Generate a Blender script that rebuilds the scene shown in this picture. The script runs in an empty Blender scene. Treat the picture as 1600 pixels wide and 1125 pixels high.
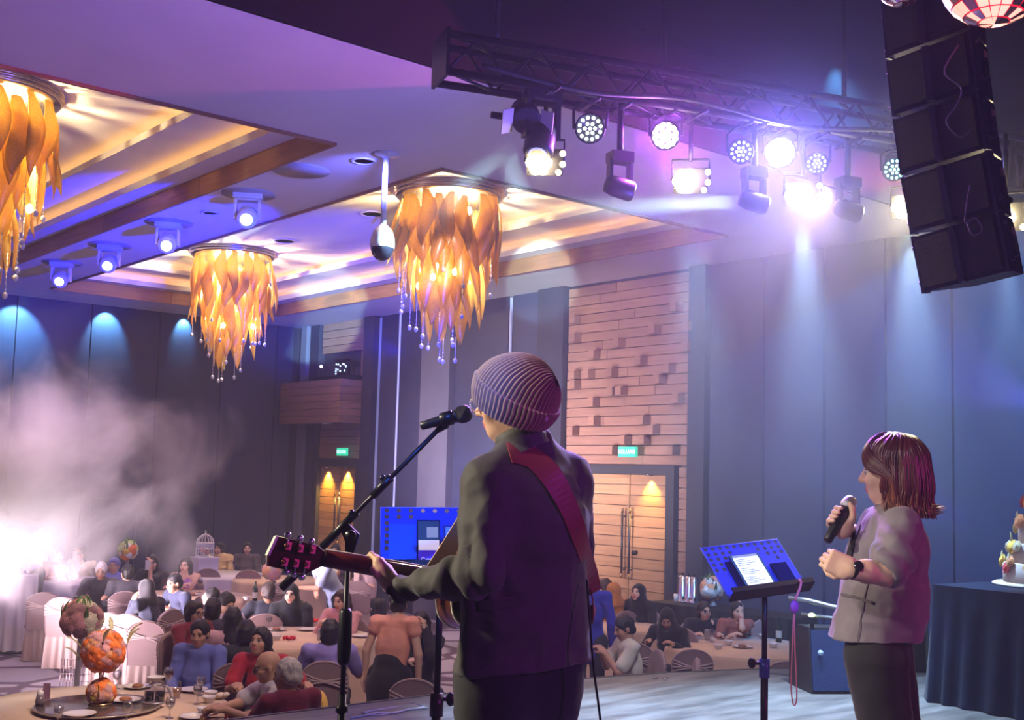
import bpy, bmesh, math, random
import numpy as np
from mathutils import Matrix, Vector
random.seed(7)
RNG = np.random.default_rng(11)
SC = bpy.context.scene
COL = SC.collection
PI = math.pi

# ---------------------------------------------------------------- camera
# world: z=0 ballroom floor, +x along the back wall, +y along the right-hand wall
F_PX = 1826.56
YAW, PITCH, ROLL = [math.radians(a) for a in (39.9165, 5.6223, 1.5536)]
CAMZ, STAGE, FL = 2.42, 1.02, -.18        # FL: the ballroom floor
_h = np.array([math.sin(YAW)*math.cos(PITCH), math.cos(YAW)*math.cos(PITCH), math.sin(PITCH)])
_r0 = np.array([math.cos(YAW), -math.sin(YAW), 0.0]); _u0 = np.cross(_r0, _h)
_r = math.cos(ROLL)*_r0 + math.sin(ROLL)*_u0
_u = -math.sin(ROLL)*_r0 + math.cos(ROLL)*_u0
CAM = np.array([0, 0, CAMZ])
AWAY = np.array([math.sin(YAW), math.cos(YAW), 0.0]); RIGHT = _r0.copy(); UP = np.array([0, 0, 1.0])
def ray(px, py): return _h + (px-800)/F_PX*_r - (py-562.5)/F_PX*_u
def W(px, py, d): return CAM + ray(px, py)*d                       # point at a distance along the view axis
def atz(px, py, z):
    q = ray(px, py); return CAM + q*((z-CAMZ)/q[2])
def atx(px, py, x):
    q = ray(px, py); return CAM + q*(x/q[0])
def aty(px, py, y):
    q = ray(px, py); return CAM + q*(y/q[1])
cam_d = bpy.data.cameras.new('camera'); cam = bpy.data.objects.new('camera', cam_d); COL.objects.link(cam)
M = Matrix.Identity(4)
for i in range(3):
    M[i][0], M[i][1], M[i][2], M[i][3] = _r[i], _u[i], -_h[i], CAM[i]
cam.matrix_world = M
cam_d.sensor_width = 36; cam_d.sensor_fit = 'HORIZONTAL'; cam_d.lens = F_PX/1600*36; cam_d.clip_start = .05; cam_d.clip_end = 200
SC.camera = cam
SC.view_settings.view_transform = 'Standard'; SC.view_settings.look = 'None'
SC.view_settings.gamma = 1; SC.view_settings.use_curve_mapping = False
SC.view_settings.exposure = 0.0
SC.cycles.max_bounces = 6; SC.cycles.diffuse_bounces = 3; SC.cycles.glossy_bounces = 3
SC.cycles.transmission_bounces = 4; SC.cycles.transparent_max_bounces = 6; SC.cycles.volume_bounces = 1
SC.cycles.sample_clamp_indirect = 4.0; SC.cycles.volume_step_rate = 1.0; SC.cycles.volume_max_steps = 96
SC.cycles.caustics_reflective = False; SC.cycles.caustics_refractive = False

# ---------------------------------------------------------------- world and lights
wd = bpy.data.worlds.new('dim_room'); SC.world = wd; wd.use_nodes = True
wd.node_tree.nodes['Background'].inputs[0].default_value = (.26, .26, .60, 1)
wd.node_tree.nodes['Background'].inputs[1].default_value = AMBIENT = 0.11

def spot(name, loc, target, color, watts, angle, blend=.3, radius=.05):
    l = bpy.data.lights.new(name, 'SPOT'); l.energy = watts; l.color = color
    l.spot_size = math.radians(angle); l.spot_blend = blend; l.shadow_soft_size = radius
    o = bpy.data.objects.new(name, l); COL.objects.link(o)
    o.location = loc; o.rotation_euler = (Vector(target)-Vector(loc)).to_track_quat('-Z', 'Y').to_euler()
    return o
def point(name, loc, color, watts, radius=.03):
    l = bpy.data.lights.new(name, 'POINT'); l.energy = watts; l.color = color; l.shadow_soft_size = radius
    o = bpy.data.objects.new(name, l); COL.objects.link(o); o.location = loc; return o
def area(name, loc, target, color, watts, sx, sy):
    l = bpy.data.lights.new(name, 'AREA'); l.energy = watts; l.color = color; l.shape = 'RECTANGLE'; l.size = sx; l.size_y = sy
    o = bpy.data.objects.new(name, l); COL.objects.link(o); o.location = loc
    o.rotation_euler = (Vector(target)-Vector(loc)).to_track_quat('-Z', 'Y').to_euler(); return o
XW, YW, HC = 12.82, 22.48, 5.5
EOF_LIGHTS = None
SC.view_settings.exposure = .1
# stage wash hitting the white soffit, coloured moving-head beams and added unseen blue spots on the ceiling, walls and stage
spot('ceiling_wash', (5.6, 3.0, 2.2), (3.4, 8.7, 5.5), (.15, .10, 1.0), 1000, 58, .8)
spot('ceiling_wash', (8.5, 4.0, 3.0), (8.0, 9.5, 5.5), (.14, .14, 1.0), 420, 58, .8)
spot('pink_wash', tuple(W(1490, 300, 8.6)), (3.7, 7.55, 5.5), (1.0, .04, .28), 750, 26, .15)
spot('blue_ceiling_fill', (6.15, 8.9, 3.5), (6.1, 16.4, 5.7), (.003, .014, 1.0), 8000, 32, .6)  # unseen spot hung in mid-air, added to turn the ceiling strip blue
spot('blue_ceiling_fill', tuple(W(835, 1010, 6.4)), (11.0, 18.6, 6.0), (.008, .025, 1.0), 15000, 18, .5)  # second added spot, hidden behind the guitarist, for blue on the far coffer
spot('white_beam', (6.3, 5.1, 4.35), (7.7, 15.0, 5.9), (.75, 1.0, 1.0), 22000, 6, .25)
spot('white_beam', (4.3, 5.25, 4.35), (12.1, 20.6, 5.5), (.55, .95, 1.0), 30000, 6, .3)
spot('white_beam', (4.3, 5.25, 4.35), (12.3, 14.0, 5.5), (.6, .95, 1.0), 14000, 6, .3)
# blue haze wash over the right-hand wall
spot('blue_wash', (8.4, 5.8, 6.0), (12.8, 7.8, 3.2), (.11, .44, 1.0), 2300, 70, .8)
spot('side_shaft', tuple(W(1690, 905, 8.6)), tuple(W(1330, 770, 9.2)), (.22, .50, 1.0), 900, 7, .5)
spot('side_shaft', tuple(W(1690, 912, 8.6)), tuple(W(1330, 860, 9.2)), (.10, .25, 1.0), 900, 9, .6)
spot('wall_warm', (7.5, 9.0, 5.3), (12.5, 21.0, 4.2), (1.0, .58, .55), 1100, 14, .6)  # added unseen spot that warms the balcony oak
spot('blue_wash', (9.3, 8.0, 5.3), (12.8, 18.0, 2.8), (.14, .26, 1.0), 420, 60, .8)
spot('back_wash', (6.0, 9.0, 5.3), (8.0, 22.4, 2.6), (.12, .14, 1.0), 330, 70, .8)
spot('wall_warm', (9.5, 8.5, 5.3), (12.8, 12.6, 4.0), (1.0, .76, .64), 480, 40, .6)  # unseen spot that warms the near oak wall
# pale patches on the oak and the pilasters
spot('patch_beam', (5.4, 5.45, 4.3), (12.8, 13.7, 5.0), (.9, 1.0, .8), 900, 4.5, .1)
spot('patch_beam', (5.4, 5.45, 4.3), (12.8, 13.75, 4.1), (.9, 1.0, .8), 900, 4.5, .1)
spot('patch_beam', (5.4, 5.45, 4.3), (12.8, 12.6, 4.9), (1.0, .85, .6), 420, 7, .5)
# cyan wall washers set in the soffit by the back wall
for _x, _y, _w in ((6.75, 21.95, 300), (8.45, 22.18, 170), (10.05, 22.33, 90)):
    spot('cyan_washer', (_x, _y, 5.44), (_x, 22.48, 5.44-(22.48-_y)*1.25), (.26, .70, 1.0), _w, 78, .5, .02)
# guests: warm house downlights
for _x in (3.3, 6.45, 9.05, 11.6):
    for _y in (9.2, 13.6, 18.0):
        spot('house_downlight', (_x, _y, 5.42 if _x in (6.45, 11.6) else 6.0), (_x, _y, 0), (1.0, .62, .60), 215, 88, .9, .12)
# singers: front light from the truss, purple and magenta from behind the camera
spot('key_left', (-.7, 5.2, 3.9), tuple(W(760, 800, 3.4)), (1.0, .88, .64), 1050, 24, .5, .10)
spot('back_magenta', (3.4, -1.6, 3.6), tuple(W(850, 850, 3.4)), (.45, .03, .70), 420, 30, .5, .12)
spot('rim_truss', (7.0, 4.9, 4.5), tuple(W(850, 700, 3.4)), (.95, .62, 1.0), 420, 30, .4, .06)
spot('woman_key', (-.4, 2.4, 4.6), tuple(W(1370, 850, 4.2)), (1.0, .84, .93), 300, 22, .5, .12)
spot('woman_back', (5.2, -1.5, 3.2), tuple(W(1410, 900, 4.2)), (.8, .04, .45), 260, 26, .5, .12)
spot('stand_blue', (3.0, .6, 4.4), tuple(W(1165, 900, 5.4)), (.05, .2, 1.0), 600, 12, .4)
spot('stand_blue', (.6, .8, 4.2), tuple(W(660, 840, 4.3)), (.04, .16, 1.0), 600, 12, .4)
spot('stage_white', (5.4, 3.2, 4.7), tuple(atz(1090, 1090, STAGE)), (.85, .86, 1.0), 650, 50, .7)
# smoke jet light from the left
area('smoke_light', tuple(W(-420, 1050, 11.3)), tuple(W(-30, 965, 13)), (1.0, .80, .90), 330, 1.8, 1.5).data.spread = .75
spot('smoke_light', tuple(W(-160, 480, 11.5)), tuple(W(160, 700, 13.5)), (.98, .68, .92), 850, 50, .8, .2)
# added fill spots near the truss, brightening guests and tables from the stage side
spot('front_fill', (4.6, 5.8, 4.9), (4.6, 11.5, .6), (1.0, .78, .74), 480, 72, .9, .3)
spot('front_fill', (3.6, 5.9, 4.8), (2.2, 9.0, .7), (1.0, .78, .60), 560, 50, .9, .2)
spot('front_fill', (7.0, 5.5, 4.8), (9.8, 8.8, .6), (.85, .80, 1.0), 420, 60, .9, .3)
spot('cake_fill', (6.9, 4.3, 4.5), tuple(W(1640, 850, 7.4)), (1.0, .90, .75), 420, 12, .5)  # added spot that brightens the cake
# ---------------------------------------------------------------- mesh helpers
def nrm(v):
    v = np.asarray(v, float); return v/(np.linalg.norm(v)+1e-12)
def frame(d):
    d = nrm(d); a = np.array([0, 0, 1.0]) if abs(d[2]) < .95 else np.array([1.0, 0, 0])
    x = nrm(np.cross(a, d)); return x, np.cross(d, x), d
class MB:
    def __init__(s): s.v = []; s.f = []; s.sm = []
    def add(s, vs, fs, smooth=False):
        b = len(s.v); s.v.extend([tuple(map(float, p)) for p in vs]); s.f.extend([tuple(i+b for i in f) for f in fs]); s.sm.extend([smooth]*len(fs)); return s
    def box(s, c, size, R=None):
        hx, hy, hz = [a/2 for a in size]
        P = np.array([[x, y, z] for x in (-hx, hx) for y in (-hy, hy) for z in (-hz, hz)])
        if R is not None: P = P @ np.asarray(R, float).T
        return s.add(P+np.asarray(c, float), [(0, 1, 3, 2), (4, 6, 7, 5), (0, 4, 5, 1), (2, 3, 7, 6), (0, 2, 6, 4), (1, 5, 7, 3)])
    def bx(s, x0, x1, y0, y1, z0, z1): return s.box(((x0+x1)/2, (y0+y1)/2, (z0+z1)/2), (abs(x1-x0), abs(y1-y0), abs(z1-z0)))
    def loft(s, rings, closed=True, caps=True, smooth=True):
        n = len(rings[0]); vs = [p for r in rings for p in r]; fs = []
        m = n if closed else n-1
        for i in range(len(rings)-1):
            for j in range(m):
                k = (j+1) % n; fs.append((i*n+j, i*n+k, (i+1)*n+k, (i+1)*n+j))
        if caps and closed: fs.append(tuple(range(n))[::-1]); fs.append(tuple(range((len(rings)-1)*n, len(rings)*n)))
        return s.add(vs, fs, smooth)
    def cyl(s, a, b, r1, r2=None, n=12, smooth=True):
        r2 = r1 if r2 is None else r2; a = np.asarray(a, float); b = np.asarray(b, float); x, y, d = frame(b-a)
        t = [2*PI*i/n for i in range(n)]
        return s.loft([[a+r1*(math.cos(k)*x+math.sin(k)*y) for k in t], [b+r2*(math.cos(k)*x+math.sin(k)*y) for k in t]], smooth=smooth)
    def tube(s, pts, r, n=8):
        pts = [np.asarray(p, float) for p in pts]; rings = []; x = None
        for i, p in enumerate(pts):
            d = nrm(pts[min(i+1, len(pts)-1)]-pts[max(i-1, 0)])
            if x is None: x, y, _ = frame(d)
            else: x = nrm(x-d*np.dot(x, d)); y = np.cross(d, x)
            rr = r[i] if hasattr(r, '__len__') else r
            rings.append([p+rr*(math.cos(2*PI*k/n)*x+math.sin(2*PI*k/n)*y) for k in range(n)])
        return s.loft(rings)
    def lathe(s, prof, n=24, o=(0, 0, 0), axis=(0, 0, 1), smooth=True, caps=True):
        x, y, d = frame(axis) if tuple(axis) != (0, 0, 1) else (np.array([1., 0, 0]), np.array([0, 1., 0]), np.array([0, 0, 1.]))
        o = np.asarray(o, float)
        return s.loft([[o+d*z+r*(math.cos(2*PI*k/n)*x+math.sin(2*PI*k/n)*y) for k in range(n)] for r, z in prof], smooth=smooth, caps=caps)
    def sphere(s, c, r, n=12, m=8, sc=(1, 1, 1)):
        c = np.asarray(c, float); rings = []
        for i in range(m+1):
            t = PI*min(max(i/m, .02), .98)
            rings.append([c+np.array([r*sc[0]*math.sin(t)*math.cos(2*PI*k/n), r*sc[1]*math.sin(t)*math.sin(2*PI*k/n), -r*sc[2]*math.cos(t)]) for k in range(n)])
        return s.loft(rings)
    def ribbon(s, pts, nrms, width, th, side=None):
        # flat band along pts with outward normals
        rings = []
        for i, p in enumerate(pts):
            p = np.asarray(p, float); d = nrm(np.asarray(pts[min(i+1, len(pts)-1)], float)-np.asarray(pts[max(i-1, 0)], float)); n = nrm(nrms[i]); w = nrm(np.cross(d, n))
            hw = (width[i] if hasattr(width, '__len__') else width)/2
            rings.append([p-w*hw, p+w*hw, p+w*hw+n*th, p-w*hw+n*th])
        return s.loft(rings, smooth=False)
    def prism(s, poly, z0, z1, R=None, o=(0, 0, 0)):
        n = len(poly); vs = [(x, y, z0) for x, y in poly]+[(x, y, z1) for x, y in poly]
        vs = np.array(vs, float)
        if R is not None: vs = vs @ np.asarray(R, float).T
        fs = [tuple(range(n))[::-1], tuple(range(n, 2*n))]+[(i, (i+1) % n, n+(i+1) % n, n+i) for i in range(n)]
        return s.add(vs+np.asarray(o, float), fs)
    def mesh(s, name, mat=None):
        me = bpy.data.meshes.new(name); me.from_pydata(s.v, [], s.f); me.polygons.foreach_set('use_smooth', s.sm)
        if mat: me.materials.append(mat)
        me.update(); return me
    def build(s, name, mat, parent=None, **kw): return link(name, s.mesh(name, mat), parent, **kw)
def link(name, me, parent=None, loc=None, rot=None, mw=None):
    o = bpy.data.objects.new(name, me); COL.objects.link(o)
    if parent is not None:
        o.parent = parent
        if mw: o.matrix_parent_inverse = parent.matrix_basis.inverted()     # mesh given in world space
    if loc is not None: o.location = loc
    if rot is not None: o.rotation_euler = rot
    return o
def tag(o, label=None, cat=None, group=None, kind=None):
    for k, v in (('label', label), ('category', cat), ('group', group), ('kind', kind)):
        if v: o[k] = v
    return o
def thing(name, loc, label, cat, group=None, rz=0):
    o = bpy.data.objects.new(name, None); COL.objects.link(o); o.empty_display_size = .1
    o.location = tuple(float(a) for a in loc); o.rotation_euler = (0, 0, rz); return tag(o, label, cat, group)
def copy_tree(o, parent=None):
    c = o.copy(); COL.objects.link(c)
    if parent is not None: c.parent = parent
    for ch in list(o.children): copy_tree(ch, c)
    return c
def wp(mb, name, mat, parent): return mb.build(name, mat, parent, mw=True)     # part given in world coordinates
def curve_pts(P, n):
    P = np.asarray(P, float); out = []
    m = len(P)-1
    for i in range(n):
        t = i/(n-1)*m; k = min(int(t), m-1); u = t-k
        p0, p1, p2, p3 = P[max(k-1, 0)], P[k], P[k+1], P[min(k+2, m)]
        out.append(.5*((2*p1)+(-p0+p2)*u+(2*p0-5*p1+4*p2-p3)*u*u+(-p0+3*p1-3*p2+p3)*u**3))
    return out

# ---------------------------------------------------------------- materials
MATS = {}
def mat(name, col, rough=.6, metal=0., emit=None, es=0., spec=.5, noise=0., nscale=8., bump=0., bscale=60., coat=0., sheen=0., trans=0., ior=1.45, alpha=1., rand=0., attr=None):
    if name in MATS: return MATS[name]
    m = bpy.data.materials.new(name); m.use_nodes = True; nt = m.node_tree; b = nt.nodes['Principled BSDF']; N = nt.nodes.new; L = nt.links.new
    b.inputs['Base Color'].default_value = (*col, 1); b.inputs['Roughness'].default_value = rough; b.inputs['Metallic'].default_value = metal
    b.inputs['Specular IOR Level'].default_value = spec; b.inputs['Coat Weight'].default_value = coat; b.inputs['Sheen Weight'].default_value = sheen
    b.inputs['Transmission Weight'].default_value = trans; b.inputs['IOR'].default_value = ior; b.inputs['Alpha'].default_value = alpha
    if emit: b.inputs['Emission Color'].default_value = (*emit, 1); b.inputs['Emission Strength'].default_value = es
    src = None
    if attr:
        a = N('ShaderNodeAttribute'); a.attribute_name = attr; src = a.outputs['Color']
    if noise or bump:
        tc = N('ShaderNodeTexCoord')
    if noise:
        n = N('ShaderNodeTexNoise'); n.inputs['Scale'].default_value = nscale; n.inputs['Detail'].default_value = 4; L(tc.outputs['Object'], n.inputs['Vector'])
        mr = N('ShaderNodeMapRange'); mr.inputs[1].default_value = .3; mr.inputs[2].default_value = .7; mr.inputs[3].default_value = 1-noise; mr.inputs[4].default_value = 1+noise
        L(n.outputs['Fac'], mr.inputs[0]); mx = N('ShaderNodeMix'); mx.data_type = 'RGBA'; mx.blend_type = 'MULTIPLY'; mx.inputs[0].default_value = 1
        mx.inputs[6].default_value = (*col, 1); L(mr.outputs[0], mx.inputs[7])
        if src: L(src, mx.inputs[6])
        src = mx.outputs[2]
    if rand:
        oi = N('ShaderNodeObjectInfo'); mr = N('ShaderNodeMapRange'); mr.inputs[3].default_value = 1-rand; mr.inputs[4].default_value = 1+rand; L(oi.outputs['Random'], mr.inputs[0])
        mx = N('ShaderNodeMix'); mx.data_type = 'RGBA'; mx.blend_type = 'MULTIPLY'; mx.inputs[0].default_value = 1; mx.inputs[6].default_value = (*col, 1)
        if src: L(src, mx.inputs[6])
        L(mr.outputs[0], mx.inputs[7]); src = mx.outputs[2]
    if src: L(src, b.inputs['Base Color'])
    if bump:
        n2 = N('ShaderNodeTexNoise'); n2.inputs['Scale'].default_value = bscale; n2.inputs['Detail'].default_value = 3; L(tc.outputs['Object'], n2.inputs['Vector'])
        bp = N('ShaderNodeBump'); bp.inputs['Strength'].default_value = bump; bp.inputs['Distance'].default_value = .01; L(n2.outputs['Fac'], bp.inputs['Height']); L(bp.outputs[0], b.inputs['Normal'])
    MATS[name] = m; return m
def wood(name, c1, c2, axis=1, rough=.55, rand=.18):
    m = mat(name, c1, rough); nt = m.node_tree; N = nt.nodes.new; L = nt.links.new; b = nt.nodes['Principled BSDF']
    tc = N('ShaderNodeTexCoord'); oi = N('ShaderNodeObjectInfo'); mp = N('ShaderNodeMapping'); sc = [26., 26., 26.]; sc[axis] = 1.6
    mp.inputs['Scale'].default_value = sc; va = N('ShaderNodeVectorMath'); va.operation = 'ADD'; L(tc.outputs['Object'], va.inputs[0]); ml = N('ShaderNodeMath'); ml.operation = 'MULTIPLY'; ml.inputs[1].default_value = 30
    L(oi.outputs['Random'], ml.inputs[0]); L(ml.outputs[0], va.inputs[1]); L(va.outputs[0], mp.inputs['Vector'])
    n = N('ShaderNodeTexNoise'); n.inputs['Scale'].default_value = 1; n.inputs['Detail'].default_value = 5; n.inputs['Distortion'].default_value = .6; L(mp.outputs[0], n.inputs['Vector'])
    cr = N('ShaderNodeValToRGB'); cr.color_ramp.elements[0].position = .3; cr.color_ramp.elements[1].position = .72; cr.color_ramp.elements[0].color = (*c2, 1); cr.color_ramp.elements[1].color = (*c1, 1); L(n.outputs['Fac'], cr.inputs[0])
    mr = N('ShaderNodeMapRange'); mr.inputs[3].default_value = 1-rand; mr.inputs[4].default_value = 1+rand; L(oi.outputs['Random'], mr.inputs[0])
    mx = N('ShaderNodeMix'); mx.data_type = 'RGBA'; mx.blend_type = 'MULTIPLY'; mx.inputs[0].default_value = 1; L(cr.outputs[0], mx.inputs[6]); L(mr.outputs[0], mx.inputs[7]); L(mx.outputs[2], b.inputs['Base Color'])
    return m
def glass(name, col=(1, 1, 1), rough=.02):          # thin clear drinking glass
    if name in MATS: return MATS[name]
    m = bpy.data.materials.new(name); m.use_nodes = True; nt = m.node_tree; nt.nodes.clear(); N = nt.nodes.new; L = nt.links.new
    o = N('ShaderNodeOutputMaterial'); t = N('ShaderNodeBsdfTransparent'); t.inputs[0].default_value = (*col, 1); g = N('ShaderNodeBsdfGlossy'); g.inputs['Roughness'].default_value = rough
    lw = N('ShaderNodeLayerWeight'); lw.inputs[0].default_value = .35; mr = N('ShaderNodeMapRange'); mr.inputs[3].default_value = .12; mr.inputs[4].default_value = .85; L(lw.outputs['Facing'], mr.inputs[0])
    mx = N('ShaderNodeMixShader'); L(mr.outputs[0], mx.inputs[0]); L(t.outputs[0], mx.inputs[1]); L(g.outputs[0], mx.inputs[2]); L(mx.outputs[0], o.inputs[0]); MATS[name] = m; return m
BLACK = mat('black_metal', (.012, .012, .014), .45, .6)
CHROME = mat('chrome', (.75, .75, .78), .18, 1)
# ---------------------------------------------------------------- the room
CEIL = mat('ceiling_paint', (.78, .76, .80), .85, noise=.03, nscale=1.5)
WPANEL = mat('navy_wall_panel', (.042, .052, .105), .55, noise=.10, nscale=2, bump=.25, bscale=140, rand=.1)
PILAS = mat('navy_pilaster', (.030, .033, .055), .5, noise=.08, nscale=3)
PILASL = mat('grey_pilaster', (.16, .165, .24), .6, noise=.06, nscale=4)
OAK = wood('oak_cladding', (.36, .21, .155), (.27, .15, .105), 1, rand=.09)
OAKX = wood('oak_cladding_cross', (.40, .22, .15), (.28, .145, .095), 0)
OAKD = wood('oak_door', (.52, .31, .16), (.40, .22, .11), 1)
FASC = wood('fascia_wood', (.42, .22, .11), (.28, .14, .07), 1)
FASCX = wood('fascia_wood_cross', (.42, .22, .11), (.28, .14, .07), 0)
FRAME = mat('dark_door_frame', (.035, .038, .05), .5)

# carpet with large outlined polygons
m = mat('carpet', (.40, .36, .40), .95); nt = m.node_tree; N = nt.nodes.new; L = nt.links.new
tc = N('ShaderNodeTexCoord'); v = N('ShaderNodeTexVoronoi'); v.feature = 'DISTANCE_TO_EDGE'; v.inputs['Scale'].default_value = 1.1; v2 = N('ShaderNodeTexVoronoi'); v2.inputs['Scale'].default_value = 1.1
L(tc.outputs['Object'], v.inputs['Vector']); L(tc.outputs['Object'], v2.inputs['Vector'])
cr = N('ShaderNodeValToRGB'); cr.color_ramp.elements[0].position = .05; cr.color_ramp.elements[0].color = (.09, .06, .085, 1); cr.color_ramp.elements[1].position = .09; cr.color_ramp.elements[1].color = (.34, .31, .36, 1)
L(v.outputs['Distance'], cr.inputs[0]); hs = N('ShaderNodeHueSaturation'); L(cr.outputs[0], hs.inputs['Color']); sp = N('ShaderNodeSeparateColor'); L(v2.outputs['Color'], sp.inputs[0])
mr = N('ShaderNodeMapRange'); mr.inputs[3].default_value = .7; mr.inputs[4].default_value = 1.2; L(sp.outputs[0], mr.inputs[0]); L(mr.outputs[0], hs.inputs['Value']); L(hs.outputs[0], nt.nodes['Principled BSDF'].inputs['Base Color'])
tag(MB().bx(-9, XW+.3, 5.0, YW+.3, FL-.1, FL).build('floor', m), kind='structure')

# stage: curved front edge
m = mat('stage_vinyl', (.17, .16, .155), .38, noise=.45, nscale=3, bump=.12, bscale=30); 
nt = m.node_tree; mp = nt.nodes.new('ShaderNodeMapping'); mp.inputs['Scale'].default_value = (.7, 3.2, 1); mp.inputs['Rotation'].default_value = (0, 0, -.6)
for n_ in [n for n in nt.nodes if n.type == 'TEX_NOISE']:
    l0 = n_.inputs['Vector'].links[0]; s_ = l0.from_socket; nt.links.new(s_, mp.inputs['Vector']); nt.links.new(mp.outputs[0], n_.inputs['Vector'])
edge = [(-8, 6.1), (2, 6.1), (4.6, 6.1), (5.76, 6.03), (6.5, 5.89), (7.33, 5.6), (8.1, 5.2), (8.8, 4.6), (9.3, 3.9), (9.6, 3.0), (9.7, 1.5), (9.7, -4), (-8, -4)]
st = tag(MB().prism(edge[::-1], FL+.01, STAGE).build('stage_floor', m), kind='structure')
em = MB()
for (a, b) in zip(edge[:11], edge[1:12]):
    d = nrm((b[0]-a[0], b[1]-a[1], 0)); n = np.array([-d[1], d[0], 0]); c = (np.array([*a, 0])+np.array([*b, 0]))/2+n*.005
    em.box((c[0], c[1], STAGE-.02), (np.linalg.norm(np.array(b)-a)+.01, .02, .05), np.array([d, n, [0, 0, 1]]).T)
tag(em.build('trim_stage_edge', mat('stage_trim', (.12, .12, .13), .4, .6)), kind='structure')

# back wall in panels, seams where the photograph shows them
wb = tag(MB().bx(-9, XW+.3, YW+.06, YW+.3, FL-.1, 6.6).build('wall_back', PILAS), kind='structure')
xs = [-8.0, -6.5, -5.0, -3.5, -2.0, -.5, 1.0, 2.5, 3.95, 5.35, 6.77, 8.17, 9.55, 10.93, 12.19, 12.6]
for a, b in zip(xs[:-1], xs[1:]): MB().bx(a+.012, b-.012, YW, YW+.06, FL, HC).build('panel', WPANEL, wb)
for a, b in ((8.35, 9.3),):          # service door flush in the panelling
    f = MB(); f.bx(a, a+.03, YW-.012, YW, 0, 1.78); f.bx(b-.03, b, YW-.012, YW, 0, 1.78); f.bx(a, b, YW-.012, YW, 1.75, 1.78); f.build('door_outline', mat('steel_edge', (.10, .10, .14), .6, .3), wb)

# right-hand wall: list of (y0, y1, how far it stands out, material, name, z0)
wr = tag(MB().bx(XW+.05, XW+.3, -4, YW+.3, FL-.1, 6.6).build('wall_right', PILAS), kind='structure')
for y0, y1, out, mt, nm in ((22.05, 22.28, .16, PILASL, 'pilaster'), (21.62, 21.98, .10, PILAS, 'pilaster'), (19.42, 19.78, .16, PILAS, 'pilaster'), (18.74, 19.38, .0, WPANEL, 'panel'),
        (17.82, 18.68, .02, WPANEL, 'panel'), (16.92, 17.80, .14, PILASL, 'pilaster'), (15.42, 16.90, .02, WPANEL, 'panel'), (14.55, 15.30, .02, WPANEL, 'panel'), (13.87, 14.5, .16, PILAS, 'pilaster'),
        (10.9, 11.21, .14, PILAS, 'pilaster'), (9.95, 10.88, .04, WPANEL, 'panel'), (8.99, 9.92, .04, WPANEL, 'panel'), (8.10, 8.96, .02, WPANEL, 'panel'), (7.21, 8.07, .02, WPANEL, 'panel'),
        (5.7, 7.18, .02, WPANEL, 'panel'), (4.2, 5.67, .02, WPANEL, 'panel'), (2.7, 4.17, .02, WPANEL, 'panel'), (1.2, 2.67, .02, WPANEL, 'panel'), (-.3, 1.17, .02, WPANEL, 'panel'), (-2, -.33, .02, WPANEL, 'panel')):
    MB().bx(XW-out, XW+.06, y0, y1, FL, HC).build(nm, mt, wr)
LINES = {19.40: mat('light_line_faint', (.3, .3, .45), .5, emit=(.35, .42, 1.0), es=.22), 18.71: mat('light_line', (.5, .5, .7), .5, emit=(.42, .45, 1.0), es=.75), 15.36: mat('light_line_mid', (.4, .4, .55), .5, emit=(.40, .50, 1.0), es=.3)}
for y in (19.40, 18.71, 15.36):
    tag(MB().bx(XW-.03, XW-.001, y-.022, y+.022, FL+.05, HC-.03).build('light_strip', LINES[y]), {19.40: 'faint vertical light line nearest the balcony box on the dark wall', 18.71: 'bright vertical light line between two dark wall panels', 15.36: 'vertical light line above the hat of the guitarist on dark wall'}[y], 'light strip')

# oak feature wall round the near double door: single planks, blocks standing proud
rng = random.Random(3)
cladding = tag(MB().bx(XW+.0, XW+.05, 11.22, 13.86, 2.62, HC).build('wall_right_cladding', FRAME), kind='structure')
rh = .149; nrow = int((HC-2.6)/rh)
def plank(y0, y1, z0, z1, x0, par, mt=OAK):
    MB().bx(x0-.05, x0, y0+.004, y1-.004, z0+.006, z1-.006).build('plank', mt, par)
for i in range(nrow+1):
    z0 = 2.62+i*rh; z1 = min(z0+rh, HC)
    if z1-z0 < .05: break
    cut = 11.23+rng.uniform(.6, 2.0); plank(11.23, cut, z0, z1, XW-rng.uniform(0, .012), cladding); plank(cut, 13.85, z0, z1, XW-rng.uniform(0, .012), cladding)
for i in range(-1, 17): plank(11.23, 11.44, .02+i*.152, .02+(i+1)*.152, XW, cladding)
for px, py in ((901,493),(901,533),(1025,521),(969,543),(931,554),(1004,556),(1048,569),(923,578),(959,584),(901,579),(1033,593),(960,618),(973,618),(901,607),(930,628),(1062,630),(1008,654),(931,663),(1023,676),(898,678),(979,686),(1009,693),(960,700),(1054,701),(1059,483),(1078,503),(1077,548)):
    p = atx(px, py, XW-.1); z = 2.62+(int((p[2]-2.62)/rh)+.5)*rh
    MB().bx(XW-.21, XW-.04, p[1]-.06, p[1]+.06, z-rh/2+.008, z+rh/2-.008).build('block', OAK, cladding)

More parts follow.
